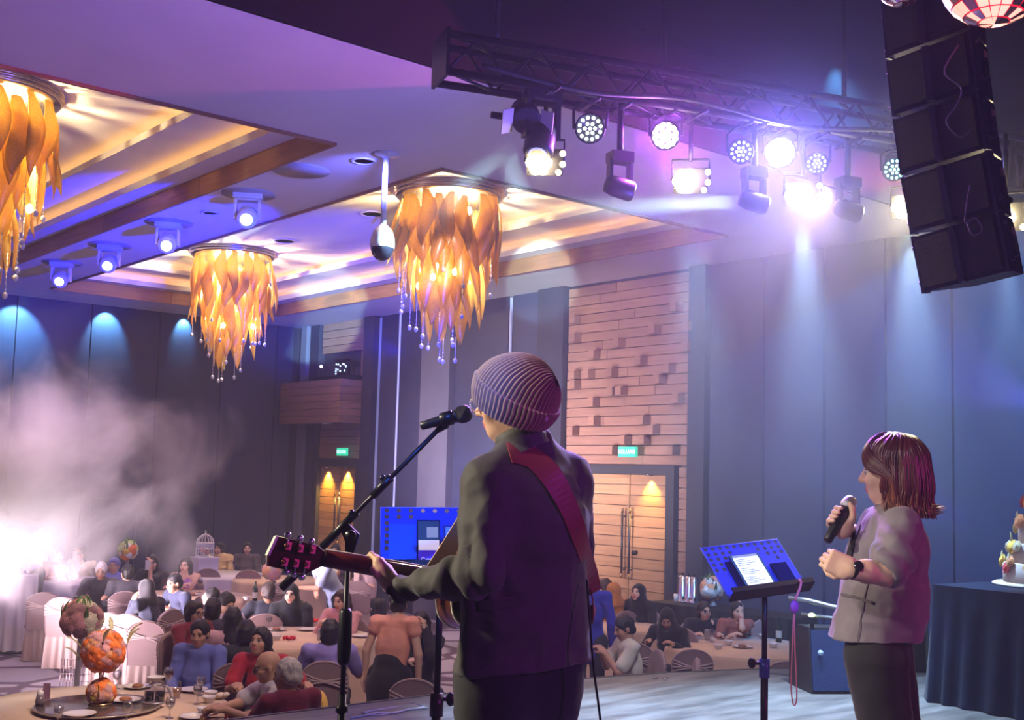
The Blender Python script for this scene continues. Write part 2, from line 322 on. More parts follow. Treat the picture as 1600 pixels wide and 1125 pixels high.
def double_door(name, y0, y1, ztop, x, rows, split):
    d = tag(MB().bx(x+.02, x+.08, y0-.02, y1+.02, FL, ztop+.04).build(name, FRAME), kind='structure')
    fr = MB(); fr.bx(x-.12, x+.05, y0-.16, y0, FL, ztop+.14); fr.bx(x-.12, x+.05, y1, y1+.12, FL, ztop+.14); fr.bx(x-.12, x+.05, y0, y1, ztop, ztop+.14); fr.build('door_frame', FRAME, d)
    for a, b in ((y0, split-.012), (split+.012, y1)):
        for i in range(rows):
            rh_ = (ztop-FL-.02)/rows; za = FL+.02+i*rh_; MB().bx(x-.03, x+.02, a+.003, b-.003, za+.005, za+rh_-.005).build('plank', OAKD, d)
    MB().bx(x-.036, x+.0, split-.01, split+.01, FL, ztop).build('astragal', mat('brass_strip', (.55, .36, .18), .35, .8), d)
    for s in (-1, 1):
        h = MB(); yy = split+s*.075; h.cyl((x-.1, yy, 1.0), (x-.1, yy, 1.9), .019, n=10)
        for z in (1.06, 1.84): h.cyl((x-.1, yy, z), (x-.03, yy, z), .012, n=8)
        h = h.build('door_handle', mat('dark_steel', (.10, .10, .12), .3, .9), d)
        t = MB()
        for z in (.93, 1.9): t.cyl((x-.1, yy, z), (x-.1, yy, z+.07), .022, n=10)
        t.build('handle_cap', mat('brass', (.8, .6, .3), .25, 1), h)
    return d
dn = double_door('door_1', 11.62, 13.28, 2.48, XW-.01, 17, 12.43)
MB().cyl((XW-.11, 12.27, 1.32), (XW-.045, 12.27, 1.32), .035, n=12).build('door_lock', BLACK, dn)
df = double_door('door_2', 19.95, 21.42, 2.5, XW-.01, 17, 20.62)
LAMP = mat('warm_lamp', (1, .7, .3), .5, emit=(1, .62, .16), es=30)
for nm, lab, y, e in (('door_lamp', 'small warm lamp recessed over right leaf of near double door', 11.98, 150), ('door_lamp', 'small warm lamp over far door below the balcony box', 20.35, 240), ('door_lamp', 'small warm lamp over left leaf of far door', 21.1, 200)):
    zt = 2.46; t = thing(nm, (XW-.09, y, zt), lab, 'lamp')
    MB().lathe([(.05, 0), (.05, .02), (.035, .02)], 16).build('lamp_rim', CHROME, t); MB().lathe([(.034, .004), (.034, .01)], 16).build('lamp_lens', LAMP, t)
    spot('door_lamp_light', (XW-.10, y, zt-.03), (XW+.03, y, 0), (1, .55, .06), e, 96, .9, .02)
# far door surround, balcony box and control room opening above it
far = tag(MB().bx(XW+.0, XW+.05, 19.8, 21.6, 2.64, 3.4).build('wall_right_far_cladding', FRAME), kind='structure')
for i in range(5): plank(19.83, 21.5, 2.66+i*.15, 2.66+(i+1)*.15, XW, far)
for i in range(4): plank(19.83, 21.55, 4.86+i*.16, 4.86+(i+1)*.16, XW, far)
for i in range(4): plank(19.80, 20.02, 4.22+i*.16, 4.22+(i+1)*.16, XW, far)
bd = .62; bal = tag(MB().bx(XW-bd+.05, XW+.04, 19.92, 22.2, 3.38, 4.2).build('wall_balcony', FRAME), kind='structure')
for i in range(6):
    z0 = 3.36+i*.146
    MB().bx(XW-bd, XW-bd+.05, 19.87, 22.25, z0+.005, z0+.141).build('plank', OAK, bal)
    MB().bx(XW-bd+.002, XW+.02, 19.85, 19.9, z0+.005, z0+.141).build('plank', OAKX, bal)
tag(MB().bx(XW-bd-.0, XW-bd+.12, 20.3, 20.5, 3.345, 3.36).build('downlight_slot', mat('white_plastic', (.7, .7, .72), .5)), 'white slot light under the front of the balcony box', 'light')
# control room inside: back part given a yellow glow for its room light, black desk
rm = tag(MB().bx(XW+.3, XW+.36, 19.8, 21.6, 4.2, 4.9).build('wall_control_room', mat('control_dark', (.02, .02, .04), .7)), kind='structure')
MB().bx(XW+.24, XW+.29, 19.92, 20.35, 4.24, 4.84).build('lit_panel', mat('room_glow', (.75, .6, .35), .7, emit=(1, .75, .35), es=.55), rm)
MB().bx(XW+.2, XW+.29, 20.95, 21.5, 4.22, 4.85).build('grey_panel', mat('control_grey', (.2, .2, .28), .7), rm)
t = thing('sound_desk', (XW-.15, 20.7, 4.2), 'black sound desk with blue meter lights behind the balcony front', 'mixer')
MB().bx(-.18, .18, -.75, .7, 0, .14).build('desk_body', BLACK, t); MB().box((.12, .05, .32), (.06, .5, .38)).build('monitor_screen', mat('black_screen', (.01, .01, .015), .2), t)
mm = MB()
for i in range(14): mm.sphere((.085, .05+rng.uniform(-.2, .2), .32+rng.uniform(-.12, .12)), .018, 6, 4)
mm.build('meter_lights', mat('meter_blue', (.3, .5, 1), .4, emit=(.5, .75, 1), es=3), t)['kind'] = 'stuff'
MB().cyl((-.05, .62, .14), (-.05, .62, .36), .012, n=6).build('lamp_stem', BLACK, t); MB().sphere((-.05, .62, .38), .03, 8, 6).build('lamp_bulb', mat('bulb_white', (1, 1, 1), .4, emit=(1, 1, 1), es=6), t)
t = thing('camera_rig', (XW-.2, 20.05, 4.2), 'dark camera on a stand in the lit control room opening', 'camera')
MB().cyl((0, 0, 0), (0, 0, .3), .018, n=8).build('stand', BLACK, t); MB().box((0, 0, .36), (.22, .09, .12)).build('camera_body', BLACK, t); MB().cyl((-.11, 0, .36), (-.19, 0, .36), .035, n=10).build('lens', BLACK, t)

# exit signs
SIGN = mat('exit_green', (.03, .45, .28), .4, emit=(.03, .75, .42), es=.85); SIGNT = mat('exit_white', (.9, 1, .95), .4, emit=(.75, 1, .9), es=1.3)
def exit_sign(px, py, lab):
    p = atx(px, py, XW-.2); t = thing('exit_sign', p, lab, 'sign')
    MB().box((0, 0, 0), (.05, .36, .155)).build('sign_box', SIGN, t)
    MB().box((.09, 0, 0), (.14, .05, .05)).build('sign_bracket', BLACK, t)
    for s_, z in (('KELUAR', 0),):
        c = bpy.data.curves.new('exit_text', 'FONT'); c.body = s_; c.size = .098; c.align_x = 'CENTER'; c.align_y = 'CENTER'; c.extrude = .002
        q_ = bpy.data.objects.new('lettering_source', c); COL.objects.link(q_); me = bpy.data.meshes.new_from_object(q_); bpy.data.objects.remove(q_); me.materials.append(SIGNT)
        o = link('sign_lettering', me, t); o.location = (-.028, 0, z); o.rotation_euler = (PI/2, 0, -PI/2)
exit_sign(981, 706, 'green exit sign above the near double door on oak cladding')
exit_sign(535, 706, 'green exit sign above the far door below the balcony box')

# ---------------------------------------------------------------- ceiling with two coffers
TR = [(1.0, 5.62, 9.38, 21.0), (6.85, 11.35, 9.38, 21.0)]
cm = MB()
for x0, x1, y0, y1 in ((-9, XW+.2, 7.07, 9.38), (-9, XW+.2, 21.0, YW+.2), (-9, 1.0, 9.38, 21), (5.62, 6.85, 9.38, 21), (11.35, XW+.2, 9.38, 21)): cm.bx(x0, x1, y0, y1, HC, HC+.08)
ce = tag(cm.build('ceiling', CEIL), kind='structure')
GOLD = mat('cove_gold', (1, .6, .2), .5, emit=(1, .50, .16), es=3.6)
prof = [(0, 5.58), (0, 5.70), (.30, 5.70), (.30, 5.79), (.27, 5.79), (.27, 5.75), (.08, 5.75), (.08, 5.92), (.80, 5.92), (.80, 6.0), (.77, 6.0), (.77, 5.97), (.58, 5.97), (.58, 6.13), (2.2, 6.13)]
for k, (x0, x1, y0, y1) in enumerate(TR):
    fa = tag(MB().bx(x0-.1, x1+.1, y0-.1, y1+.1, 6.2, 6.25).build('ceiling_coffer', CEIL), kind='structure')
    rings = [[(x0+d, y0+d, z), (x1-d, y0+d, z), (x1-d, y1-d, z), (x0+d, y1-d, z)] for d, z in prof]
    cf_ = MB(); cf_.loft(rings, smooth=False, caps=False); cf_.add(rings[-1], [(0, 1, 2, 3)]); cf_.build('coffer_steps', CEIL, fa)
    # wood fascia boards
    for a, b in ((y0, y0+2.9), (y0+2.9, y0+5.8), (y0+5.8, y0+8.7), (y0+8.7, y1)):
        for x, s in ((x0, 1), (x1, -1)): MB().bx(x, x+s*.03, a+.004, b-.004, HC-.03, 5.70).build('fascia_board', FASC, fa)
    xm = (x0+x1)/2
    for a, b in ((x0+.03, xm), (xm, x1-.03)):
        for y, s in ((y0, 1), (y1, -1)): MB().bx(a+.004, b-.004, y, y+s*.03, HC-.03, 5.70).build('fascia_board', FASCX, fa)
    for d, z in ((.17, 5.76), (.67, 5.98)):
        g = MB(); g.bx(x0+d-.03, x0+d+.03, y0+d, y1-d, z, z+.01); g.bx(x1-d-.03, x1-d+.03, y0+d, y1-d, z, z+.01); g.bx(x0+d, x1-d, y0+d-.03, y0+d+.03, z, z+.01); g.bx(x0+d, x1-d, y1-d-.03, y1-d+.03, z, z+.01)
        g.build('cove_light', GOLD, fa)
# black void over the stage
tag(MB().bx(-9, XW+.2, -4, 7.07, 6.4, 6.5).build('ceiling_stage', mat('void_black', (.004, .004, .008), .9)), kind='structure')
tag(MB().bx(-9, XW+.2, 7.05, 7.09, HC-.0, 6.5).build('trim_stage_header', mat('void_black', (.004, .004, .008), .9)), kind='structure')
# ---------------------------------------------------------------- chandeliers
m = bpy.data.materials.new('amber_leaf'); m.use_nodes = True; nt = m.node_tree; nt.nodes.clear(); N = nt.nodes.new; L = nt.links.new
o = N('ShaderNodeOutputMaterial'); tr = N('ShaderNodeBsdfTranslucent'); di = N('ShaderNodeBsdfDiffuse'); gl = N('ShaderNodeBsdfGlossy'); gl.inputs['Roughness'].default_value = .35
tc = N('ShaderNodeTexCoord'); nz = N('ShaderNodeTexNoise'); nz.inputs['Scale'].default_value = 55; L(tc.outputs['Object'], nz.inputs['Vector'])
cr = N('ShaderNodeValToRGB'); cr.color_ramp.elements[0].position = .35; cr.color_ramp.elements[1].position = .65; cr.color_ramp.elements[0].color = (.95, .66, .20, 1); cr.color_ramp.elements[1].color = (1.0, .80, .34, 1); L(nz.outputs['Fac'], cr.inputs[0])
L(cr.outputs[0], tr.inputs[0]); L(cr.outputs[0], di.inputs[0]); mx = N('ShaderNodeMixShader'); mx.inputs[0].default_value = .13; L(tr.outputs[0], mx.inputs[1]); L(di.outputs[0], mx.inputs[2])
m2 = N('ShaderNodeMixShader'); m2.inputs[0].default_value = .06; L(mx.outputs[0], m2.inputs[1]); L(gl.outputs[0], m2.inputs[2]); L(m2.outputs[0], o.inputs[0])
LEAF = m
def leaf_mesh(length, width, bow, curl, twist):
    rings = []; n = 11
    for i in range(n):
        t = i/(n-1); w = width*(.35+.65*math.sin(min(t*2.2, 1)*PI/2))*(1 if t < .5 else max(1-((t-.5)/.5)**1.7, .02))/1.0
        y = bow*math.sin(t*PI*.85)+curl*t**3; x = twist*math.sin(t*PI*1.6)*width*.5+twist*.22*length*max(t-.55, 0)**1.3; z = -length*t
        a = twist*.5*t; c, s = math.cos(a), math.sin(a)
        cup = .22*w
        pts = [(-w/2, -cup), (0, 0), (w/2, -cup)]
        ring = [(x+c*p-s*q, y+s*p+c*q, z) for p, q in pts]+[(x+c*p-s*(q-.006), y+s*p+c*(q-.006), z) for p, q in pts[::-1]]
        rings.append(ring)
    return MB().loft(rings).mesh('leaf', LEAF)
r_ = random.Random(5)
LEAVES = {L_: [leaf_mesh(L_, r_.uniform(.19, .25), r_.uniform(.05, .12), r_.uniform(-.10, .10), s*r_.uniform(.15, .55)) for s in (-1, 1, -1, 1)] for L_ in (.62, .75, .88)}
CLEAR = glass('crystal_clear', (.95, .97, 1))
RINGM = mat('bronze_chrome', (.52, .46, .46), .25, 1)
BULB = mat('warm_bulb', (1, .8, .4), .5, emit=(1, .66, .22), es=26)
def string_mesh(l):
    b = MB(); b.cyl((0, 0, 0), (0, 0, -l), .004, n=5)
    for i in range(int(l/.06)): b.sphere((0, 0, -.06*i), .009, 5, 4)
    b.sphere((0, 0, -l), .028, 8, 6, (1, 1, 1.3)); return b.mesh('crystal_string', mat('crystal', (.75, .78, .9), .08, .35, spec=1))
STR = [string_mesh(l) for l in (.3, .42, .55)]
bulbm = MB().sphere((0, 0, 0), .036, 10, 7, (1, 1, 1.3)).mesh('bulb', BULB)
wire = mat('thin_wire', (.5, .4, .3), .4, .8)
def chandelier(x, y, z, label, seed, energy):
    rr = random.Random(seed); t = thing('chandelier', (x, y, z), label, 'chandelier', 'amber leaf chandeliers in the coffers')
    MB().lathe([(0, .13), (.70, .13), (.735, .115), (.735, .095), (.715, .09), (.715, .075), (.735, .07), (.735, .05), (.71, .045), (.71, .03), (.72, .02), (.70, 0), (.66, -.015), (.02, -.015)], 64).build('canopy_ring', RINGM, t)
    def leaf(r, a, zz, L_, tilt):
        me = LEAVES[L_][rr.randrange(4)]; ob = link('leaf', me, t)
        ob.location = (r*math.cos(a), r*math.sin(a), zz); ob.rotation_euler = (rr.uniform(-.08, .08)+tilt, 0, a-PI/2+rr.uniform(-.35, .35))
    for r, n, zz, Ls, tl in ((.64, 21, -.02, (.75, .88), .0), (.62, 17, -.30, (.75, .62), .03), (.50, 16, -.38, (.75, .88), .03), (.40, 13, -.66, (.75, .88), .04), (.27, 9, -.92, (.88, .75), .05), (.13, 5, -1.08, (.88,), .05)):
        off = rr.uniform(0, 6)
        for i in range(n): leaf(r*rr.uniform(.94, 1.06), off+2*PI*(i+rr.uniform(-.25, .25))/n, zz+rr.uniform(-.08, .05), rr.choice(Ls), tl)
    for i in range(26):
        a = rr.uniform(0, 2*PI); q = rr.choice([(.62, -.95), (.6, -.75), (.48, -1.2), (.3, -1.55), (.15, -1.85), (.4, -1.35)])
        ob = link('crystal_string', STR[rr.randrange(3)], t, (q[0]*math.cos(a), q[0]*math.sin(a), q[1]))
        zt = q[1]
        if i < 18: MB().cyl((q[0]*math.cos(a), q[0]*math.sin(a), -.01), (q[0]*math.cos(a), q[0]*math.sin(a), zt), .0025, n=4).build('wire', wire, t)
    for i in range(20):
        a = rr.uniform(0, 2*PI); r = rr.choice((.5, .56, .42, .3)); zz = rr.uniform(-1.25, -.12)
        if r > .5: zz = rr.uniform(-.7, -.1)
        link('bulb', bulbm, t, (r*math.cos(a), r*math.sin(a), zz))
        MB().cyl((r*math.cos(a), r*math.sin(a), -.01), (r*math.cos(a), r*math.sin(a), zz), .003, n=4).build('wire', wire, t)
    for r, zz, e in ((.34, -.22, 1), (.30, -.50, 1), (.14, -.66, .6), (.05, -.80, .4)):
        for k in range(3 if r > .25 else 1):
            a = 2*PI*k/3+zz; point('chandelier_bulb_light', (x+r*math.cos(a), y+r*math.sin(a), z+zz), (1, .72, .32), 4.6*energy*e/(1 if r < .25 else 2.2), .05)
chandelier(9.05, 12.2, 6.03, 'whole amber leaf chandelier beside the dome camera pole, nearest of the two in far coffer', 3, 46)
chandelier(9.05, 18.4, 6.03, 'smaller amber leaf chandelier over the far tables, in front of the dark back wall', 9, 46)
chandelier(3.22, 12.15, 6.03, 'amber leaf chandelier cut by the left edge of photo, in the near coffer', 14, 46)

# small ceiling moving heads
WHITE = mat('white_housing', (.75, .75, .80), .35)
def ceil_head(px, py, label, aim):
    p = atz(px, py, HC-.0); t = thing('ceiling_spotlight', (p[0], p[1], HC), label, 'spotlight', None, aim)
    MB().lathe([(.0, 0), (.30, 0), (.30, -.012), (0, -.012)], 32).build('ceiling_plate', mat('plate_grey', (.35, .34, .42), .5), t)
    MB().bx(-.16, .16, -.11, .11, -.07, -.012).build('base', WHITE, t)
    y_ = MB()
    for s in (-1, 1): y_.bx(s*.13-.015, s*.13+.015, -.06, .06, -.30, -.07)
    y_.bx(-.145, .145, -.06, .06, -.085, -.065)
    y_.build('yoke', WHITE, t)
    h = MB(); R = np.array(Matrix.Rotation(-.5, 3, 'X')); d = R @ np.array([0, 1, 0])
    h.lathe([(.02, -.14), (.09, -.13), (.115, -.05), (.115, .10), (.10, .12), (.07, .125)], 20, (0, 0, -.26), d); hd = h.build('lamp_head', WHITE, t)
    MB().lathe([(.07, .118), (.07, .128)], 16, (0, 0, -.26), d).build('lens', mat('lamp_lens_blue', (.8, .9, 1), .3, emit=(.75, .88, 1), es=2.5), hd)
for px, py, lab in ((388, 303, 'white moving spotlight on soffit between coffers, largest of the row'), (264, 348, 'white moving spotlight second from the near end of soffit row'), (172, 383, 'blue-lit moving spotlight third from the near end of soffit row'), (97, 410, 'deep blue moving spotlight farthest along the soffit row')):
    ceil_head(px, py, lab, 2.6)
# dome camera on a pole
p = atz(603, 240, HC); t = thing('dome_camera', p, 'silver dome security camera hanging on a long pole beside chandelier', 'camera')
MB().lathe([(0, 0), (.13, 0), (.13, -.02), (.04, -.04), (.03, -.05)], 20).build('ceiling_flange', WHITE, t)
MB().cyl((0, 0, -.03), (0, 0, -.74), .028, n=12).build('pole', WHITE, t)
MB().lathe([(.03, -.70), (.05, -.72), (.09, -.76), (.115, -.84), (.12, -.90), (.118, -.93)], 24).build('housing', WHITE, t)
MB().lathe([(.112, -.92), (.112, -.95), (.095, -1.0), (.06, -1.04), (.02, -1.055)], 24).build('dome', mat('smoked_dome', (.01, .01, .02), .08), t)
# round downlights and speaker grilles
def disc(px, py, z, label, r, cat='downlight'):
    p = atz(px, py, z); t = thing('ceiling_speaker' if cat == 'speaker' else 'ceiling_downlight', p, label, cat)
    MB().lathe([(0, -.004), (r*.75, -.004), (r*.75, -.015), (r, -.012), (r, 0)], 28).build('trim_ring', mat('trim_white', (.7, .68, .74), .4), t)
    MB().lathe([(0, -.006), (r*.74, -.006)], 20).build('grille', mat('grille_dark', (.12, .11, .15), .6), t)
disc(328, 332, HC, 'round recessed downlight on soffit between two moving spotlights', .11)
disc(568, 251, HC, 'round recessed downlight left of the dome camera flange', .13)
disc(582, 334, 6.13, 'round ceiling speaker in far coffer left of nearest whole chandelier', .20, 'speaker')
disc(445, 376, 6.13, 'round ceiling speaker in far coffer above the smaller chandelier', .20, 'speaker')
disc(843, 64, 6.39, 'round downlight rim in the black stage ceiling above the truss', .17)
p = atz(470, 266, HC); tag(MB().lathe([(0, -.012), (.3, -.012), (.3, 0)], 28, p).build('access_cover', mat('plate_grey', (.35, .34, .42), .5)), 'flat round cover plate on soffit near coffer corner', 'cover')
# ---------------------------------------------------------------- truss over the stage front with its lamps
TZ = 4.77; pa = atz(697, 111, TZ); pb = atz(1293, 204, TZ); td = nrm(pb-pa); tn = np.array([-td[1], td[0], 0.])
if tn @ AWAY < 0: tn = -tn
TL = np.linalg.norm(pb-pa)*1.45; TS = .23
def tp(s, off=0, z=0): return pa+td*s+tn*off+UP*z
TRM = mat('truss_black', (.010, .010, .013), .4, .2, spec=.3)
t = thing('lighting_truss', pa, 'long black box truss carrying the stage lamps under the dark ceiling', 'truss')
for o_ in (0, TS):
    for z_ in (0, TS): wp(MB().cyl(tp(0, o_, z_), tp(TL, o_, z_), .024, n=10), 'chord', TRM, t)
nb = int(TL/.36)
for i in range(nb):
    s0, s1 = TL*i/nb, TL*(i+1)/nb; sm = (s0+s1)/2
    for o_ in (0, TS):
        wp(MB().cyl(tp(s0, o_, 0), tp(sm, o_, TS), .010, n=6), 'brace', TRM, t); wp(MB().cyl(tp(sm, o_, TS), tp(s1, o_, 0), .010, n=6), 'brace', TRM, t)
    wp(MB().cyl(tp(s0, 0, 0), tp(s1, TS, 0), .010, n=6), 'brace', TRM, t); wp(MB().cyl(tp(s0, 0, TS), tp(s1, TS, TS), .010, n=6), 'brace', TRM, t)
wp(MB().box(tp(0, TS/2, TS/2), (.02, TS+.06, TS+.06), np.array([td, tn, UP]).T), 'end_plate', TRM, t)
for s_ in (.35, 1.5, 2.9): wp(MB().cyl(tp(s_, TS/2, TS), tp(s_, TS/2, 6.4-TZ), .018, n=8), 'hanging_rod', TRM, t)
wp(MB().tube(curve_pts([tp(.2, -.05, .05), tp(.9, -.08, -.02), tp(1.6, -.06, .04), tp(2.4, -.08, -.03), tp(3.2, -.06, .05), tp(TL*.95, -.06, 0)], 40), .016), 'cable_run', mat('cable_black', (.008, .008, .01), .6), t)
p = atz(938/3+530, 186/3, TZ+.3)
def s_of(px, py, z=TZ):                      # distance along the truss of what is seen at a pixel column
    q = ray(px, py); A = np.array([[q[0], -td[0]], [q[1], -td[1]]]); k = np.linalg.solve(A, (pa+tn*TS/2-CAM)[:2]); return k[1], CAMZ+q[2]*k[0]
LEDW = mat('led_white', (.9, 1, 1), .4, emit=(.85, 1, .98), es=8); HOUS = mat('lamp_housing', (.02, .02, .025), .4, .3)
def par_can(px, py, aim, emat, label, r=.085, nled=19):
    s, z = s_of(px, py); c = tp(s, TS/2); c[2] = z; top = tp(s, TS/2)
    t = thing('par_can', c, label, 'stage light', 'round LED cans on the truss'); d = nrm(aim)
    wp(MB().lathe([(.03, -.17), (r*.75, -.16), (r*.95, -.05), (r*1.12, .0), (r*1.12, .03), (r*1.0, .03), (r*1.0, .012)], 24, c, d), 'housing', HOUS, t)
    x, y, _ = frame(d); b = MB(); b.lathe([(0, .008), (r*.99, .008)], 24, c, d); wp(b, 'front_plate', HOUS, t)
    l = MB(); pts = [(0, 0)]+[(.33*math.cos(k*PI/3), .33*math.sin(k*PI/3)) for k in range(6)]+[(.72*math.cos(k*PI/6+.2), .72*math.sin(k*PI/6+.2)) for k in range(12)]
    for u, v in pts: l.sphere(c+d*.012+(x*u+y*v)*r*1.1, r*(.13 if emat not in (LEDB, LEDM) else .19), 8, 5)
    wp(l, 'led_lens', emat, t)['kind'] = 'stuff'
    yk = MB(); sd = nrm(np.cross(d, UP)); yk.tube([c+sd*r*1.2, c+sd*r*1.25+UP*.12, c+UP*.2, c-sd*r*1.25+UP*.12, c-sd*r*1.2], .010, 6); wp(yk, 'yoke', HOUS, t)
    wp(MB().cyl(c+UP*.19, (c[0], c[1], TZ), .02, n=8), 'clamp', HOUS, t); wp(MB().cyl(tp(s, -.02, -.025), tp(s, TS+.02, -.025), .012, n=8), 'clamp_bar', HOUS, t)
    return c, d
toC = lambda px, py, j=(0, 0, 0): nrm(CAM+np.array(j)-W(px, py, 7))
LEDC = mat('led_cyan', (.6, 1, 1), .4, emit=(.35, 1, .85), es=6); LEDR = mat('led_red', (1, .1, .25), .4, emit=(1, .05, .2), es=3); LEDB = mat('led_blast', (1, 1, 1), .4, emit=(.88, .92, 1), es=40); LEDM = mat('led_magenta', (1, .7, 1), .4, emit=(1, .75, 1), es=28)
DIM = mat('led_dim', (.9, 1, .95), .4, emit=(.85, 1, .95), es=2.2)
par_can(922, 201, toC(922, 201, (-1, -.5, .2)), LEDW, 'LED can with white dots, leftmost of the truss')
c1, d1 = par_can(1040, 212, toC(1040, 212, (-1, 0, 0)), LEDM, 'glaring magenta LED can between white can and first right yellow lamp', .085)
par_can(1158, 237, toC(1158, 237, (-1.5, -.5, .3)), DIM, 'dim LED can with white dots left of the brightest blue can', .075)
c2, d2 = par_can(1219, 238, toC(1219, 238), LEDB, 'brightest LED can glaring white with blue rim', .095)
par_can(1277, 256, toC(1277, 256, (-4, 0, 0)), DIM, 'dim LED can turned sideways right of brightest can', .07)
par_can(1398, 265, toC(1398, 265, (-2, 0, 0)), LEDC, 'cyan LED can beside the hanging speaker column', .075)
par_can(1417, 258, toC(1417, 258, (6, 0, 0)), LEDR, 'small red LED can tucked behind the speaker column edge', .065)
spot('magenta_can_light', c1+d1*.05, CAM+np.array([-.6, 1, -1.0]), (.55, .08, 1), 620, 140, 1.0, .07)
spot('blast_can_light', c2+d2*.05, CAM+np.array([.5, 1, -.6]), (.20, .18, 1), 950, 140, 1.0, .08)
# yellow multi-bulb blinders hanging lower
YEL = mat('blinder_bulb', (1, .9, .6), .4, emit=(1, .80, .38), es=150); YELD = mat('blinder_bulb_small', (1, .8, .5), .4, emit=(1, .75, .3), es=9)
def blinder(px, py, label, d0=None, power=60):
    if d0 is None: s, z = s_of(px, py); c = tp(s, TS/2); c[2] = z
    else: c = W(px, py, d0)
    t = thing('blinder_lamp', c, label, 'stage light', 'yellow blinder lamps'); d = toC(px, py, (-.6, 0, -.4)); x, y, _ = frame(d)
    wp(MB().box(c-d*.06, (.22, .16, .08), np.array([x, y, d]).T), 'housing', HOUS, t)
    b = MB(); e = MB(); cu = MB()
    for i, j in [(0, 0)]+[(math.cos(k*PI/3), math.sin(k*PI/3)) for k in range(6)]: q = c+d*.015+(x*i+y*j)*.046-x*.03; b.sphere(q, .036, 10, 6); cu.lathe([(.02, -.03), (.034, .0), (.031, .0)], 12, q-d*.01, d, caps=False)
    for i, j in ((.115, .055), (.115, -.01), (.09, -.06)): q = c+d*.005+x*i+y*j; e.sphere(q, .019, 10, 6); cu.lathe([(.012, -.02), (.024, .002), (.022, .002)], 12, q-d*.008, d, caps=False)
    wp(cu, 'reflector_cup', HOUS, t)['kind'] = 'stuff'
    wp(b, 'bulb', YEL, t)['kind'] = 'stuff'; wp(e, 'side_bulb', YELD, t)['kind'] = 'stuff'
    sd = nrm(np.cross(d, UP)); wp(MB().tube([c+sd*.12-d*.06, c+sd*.12+UP*.14-d*.06, c-sd*.12+UP*.14-d*.06, c-sd*.12-d*.06], .009, 6), 'yoke', HOUS, t)
    wp(MB().cyl(c+UP*.13-d*.06, (c[0]-d[0]*.06, c[1]-d[1]*.06, TZ+.02 if d0 is None else c[2]+.5), .014, n=8), 'hanger', HOUS, t)
    if d0 is None: wp(MB().cyl(tp(s, -.10, -.025), tp(s, TS+.02, -.025), .012, n=8), 'clamp_bar', HOUS, t)
    spot('blinder_light', c+d*.05, c+d*3+np.array([0, 0, -1.3]), (1, .84, .55), power*1.5, 100, .9, .06)
    spot('blinder_shaft', c+np.array([0, 0, -.20]), c+np.array([.15, -.1, -3]), (.40, .66, 1.0), power*18, 38, 1.0, .05)
blinder(850, 254, 'glaring yellow lamp cluster below the first moving head')
blinder(1078, 283, 'glaring yellow lamp cluster below the magenta can')
blinder(1253, 304, 'glaring yellow lamp cluster third along the truss')
blinder(1419, 323, 'glaring yellow lamp cluster beside the left edge of speaker column')
blinder(1572, 340, 'glaring yellow lamp cluster right of the speaker column', 6.6)
# black moving heads
def moving_head(px, py, label, scale=1., lensy=None, aim=(1, -.2, -.25)):
    s, z = s_of(px, py); c = tp(s, TS/2); c[2] = z
    t = thing('moving_head', c, label, 'stage light', 'black moving heads under the truss'); k = scale
    ax = np.array([td, tn, UP]).T
    wp(MB().box((c[0], c[1], z+.27*k), (.22*k, .17*k, .10*k), ax), 'base', HOUS, t)
    y_ = MB()
    for sg in (-1, 1): y_.box(c+td*sg*.105*k+UP*.11*k, (.03*k, .09*k, .26*k), ax)
    y_.box(c+UP*.235*k, (.24*k, .09*k, .03*k), ax); wp(y_, 'yoke', HOUS, t)
    d = nrm(aim[0]*td+aim[1]*tn+aim[2]*UP); h = MB(); h.lathe([(.03*k, -.15*k), (.08*k, -.14*k), (.10*k, -.05*k), (.10*k, .12*k), (.088*k, .14*k), (.07*k, .14*k)], 20, c-UP*.02*k, d); hd = wp(h, 'lamp_head', HOUS, t)
    ln = MB(); ln.lathe([(.062*k, .138*k), (.062*k, .145*k), (.05*k, .145*k)], 20, c-UP*.02*k, d, caps=False)
    wp(ln, 'lens_ring', mat('lens_ring_white', (.6, .62, .75), .2, emit=(.5, .55, .9), es=.5), t)
    wp(MB().cyl((c[0], c[1], z+.31*k), (c[0], c[1], TZ+.02), .022, n=8), 'clamp', HOUS, t); wp(MB().cyl(tp(s, -.02, -.025), tp(s, TS+.02, -.025), .014, n=8), 'clamp_bar', HOUS, t)
moving_head(845, 212, 'large black moving head hanging at left truss end above yellow lamp', .95, aim=(-.3, -.4, -.9))
moving_head(968, 290, 'black moving head hanging between first two yellow lamps', .66)
moving_head(1178, 312, 'black moving head hanging left of the third yellow lamp', .66)
moving_head(1325, 326, 'black moving head hanging between third and fourth yellow lamps', .66)
# fresnel with barn doors at the left end
s, z = s_of(822, 185); c = tp(s, TS/2); c[2] = z
t = thing('barn_door_lamp', c, 'black stage lamp with pale barn doors at left truss end', 'stage light'); d = nrm((-.2*td-.75*tn-.55*UP)); x, y, _ = frame(d)
wp(MB().lathe([(.04, -.16), (.085, -.15), (.09, .04), (.075, .04)], 18, c, d), 'housing', HOUS, t)
for sx in (-1, 1): wp(MB().box(c+x*sx*.12+d*.07, (.09, .15, .006), np.array([nrm(x+d*sx*.8), y, nrm(d-x*sx*.8)]).T), 'barn_door', mat('barn_pale', (.55, .48, .40), .5), t)
wp(MB().cyl(c+UP*.05, (c[0], c[1], TZ+.02), .016, n=8), 'clamp', HOUS, t)
wp(MB().cyl(c-x*.1-td*.12, c-x*.1+td*.1, .022, n=8), 'side_arm', HOUS, t)
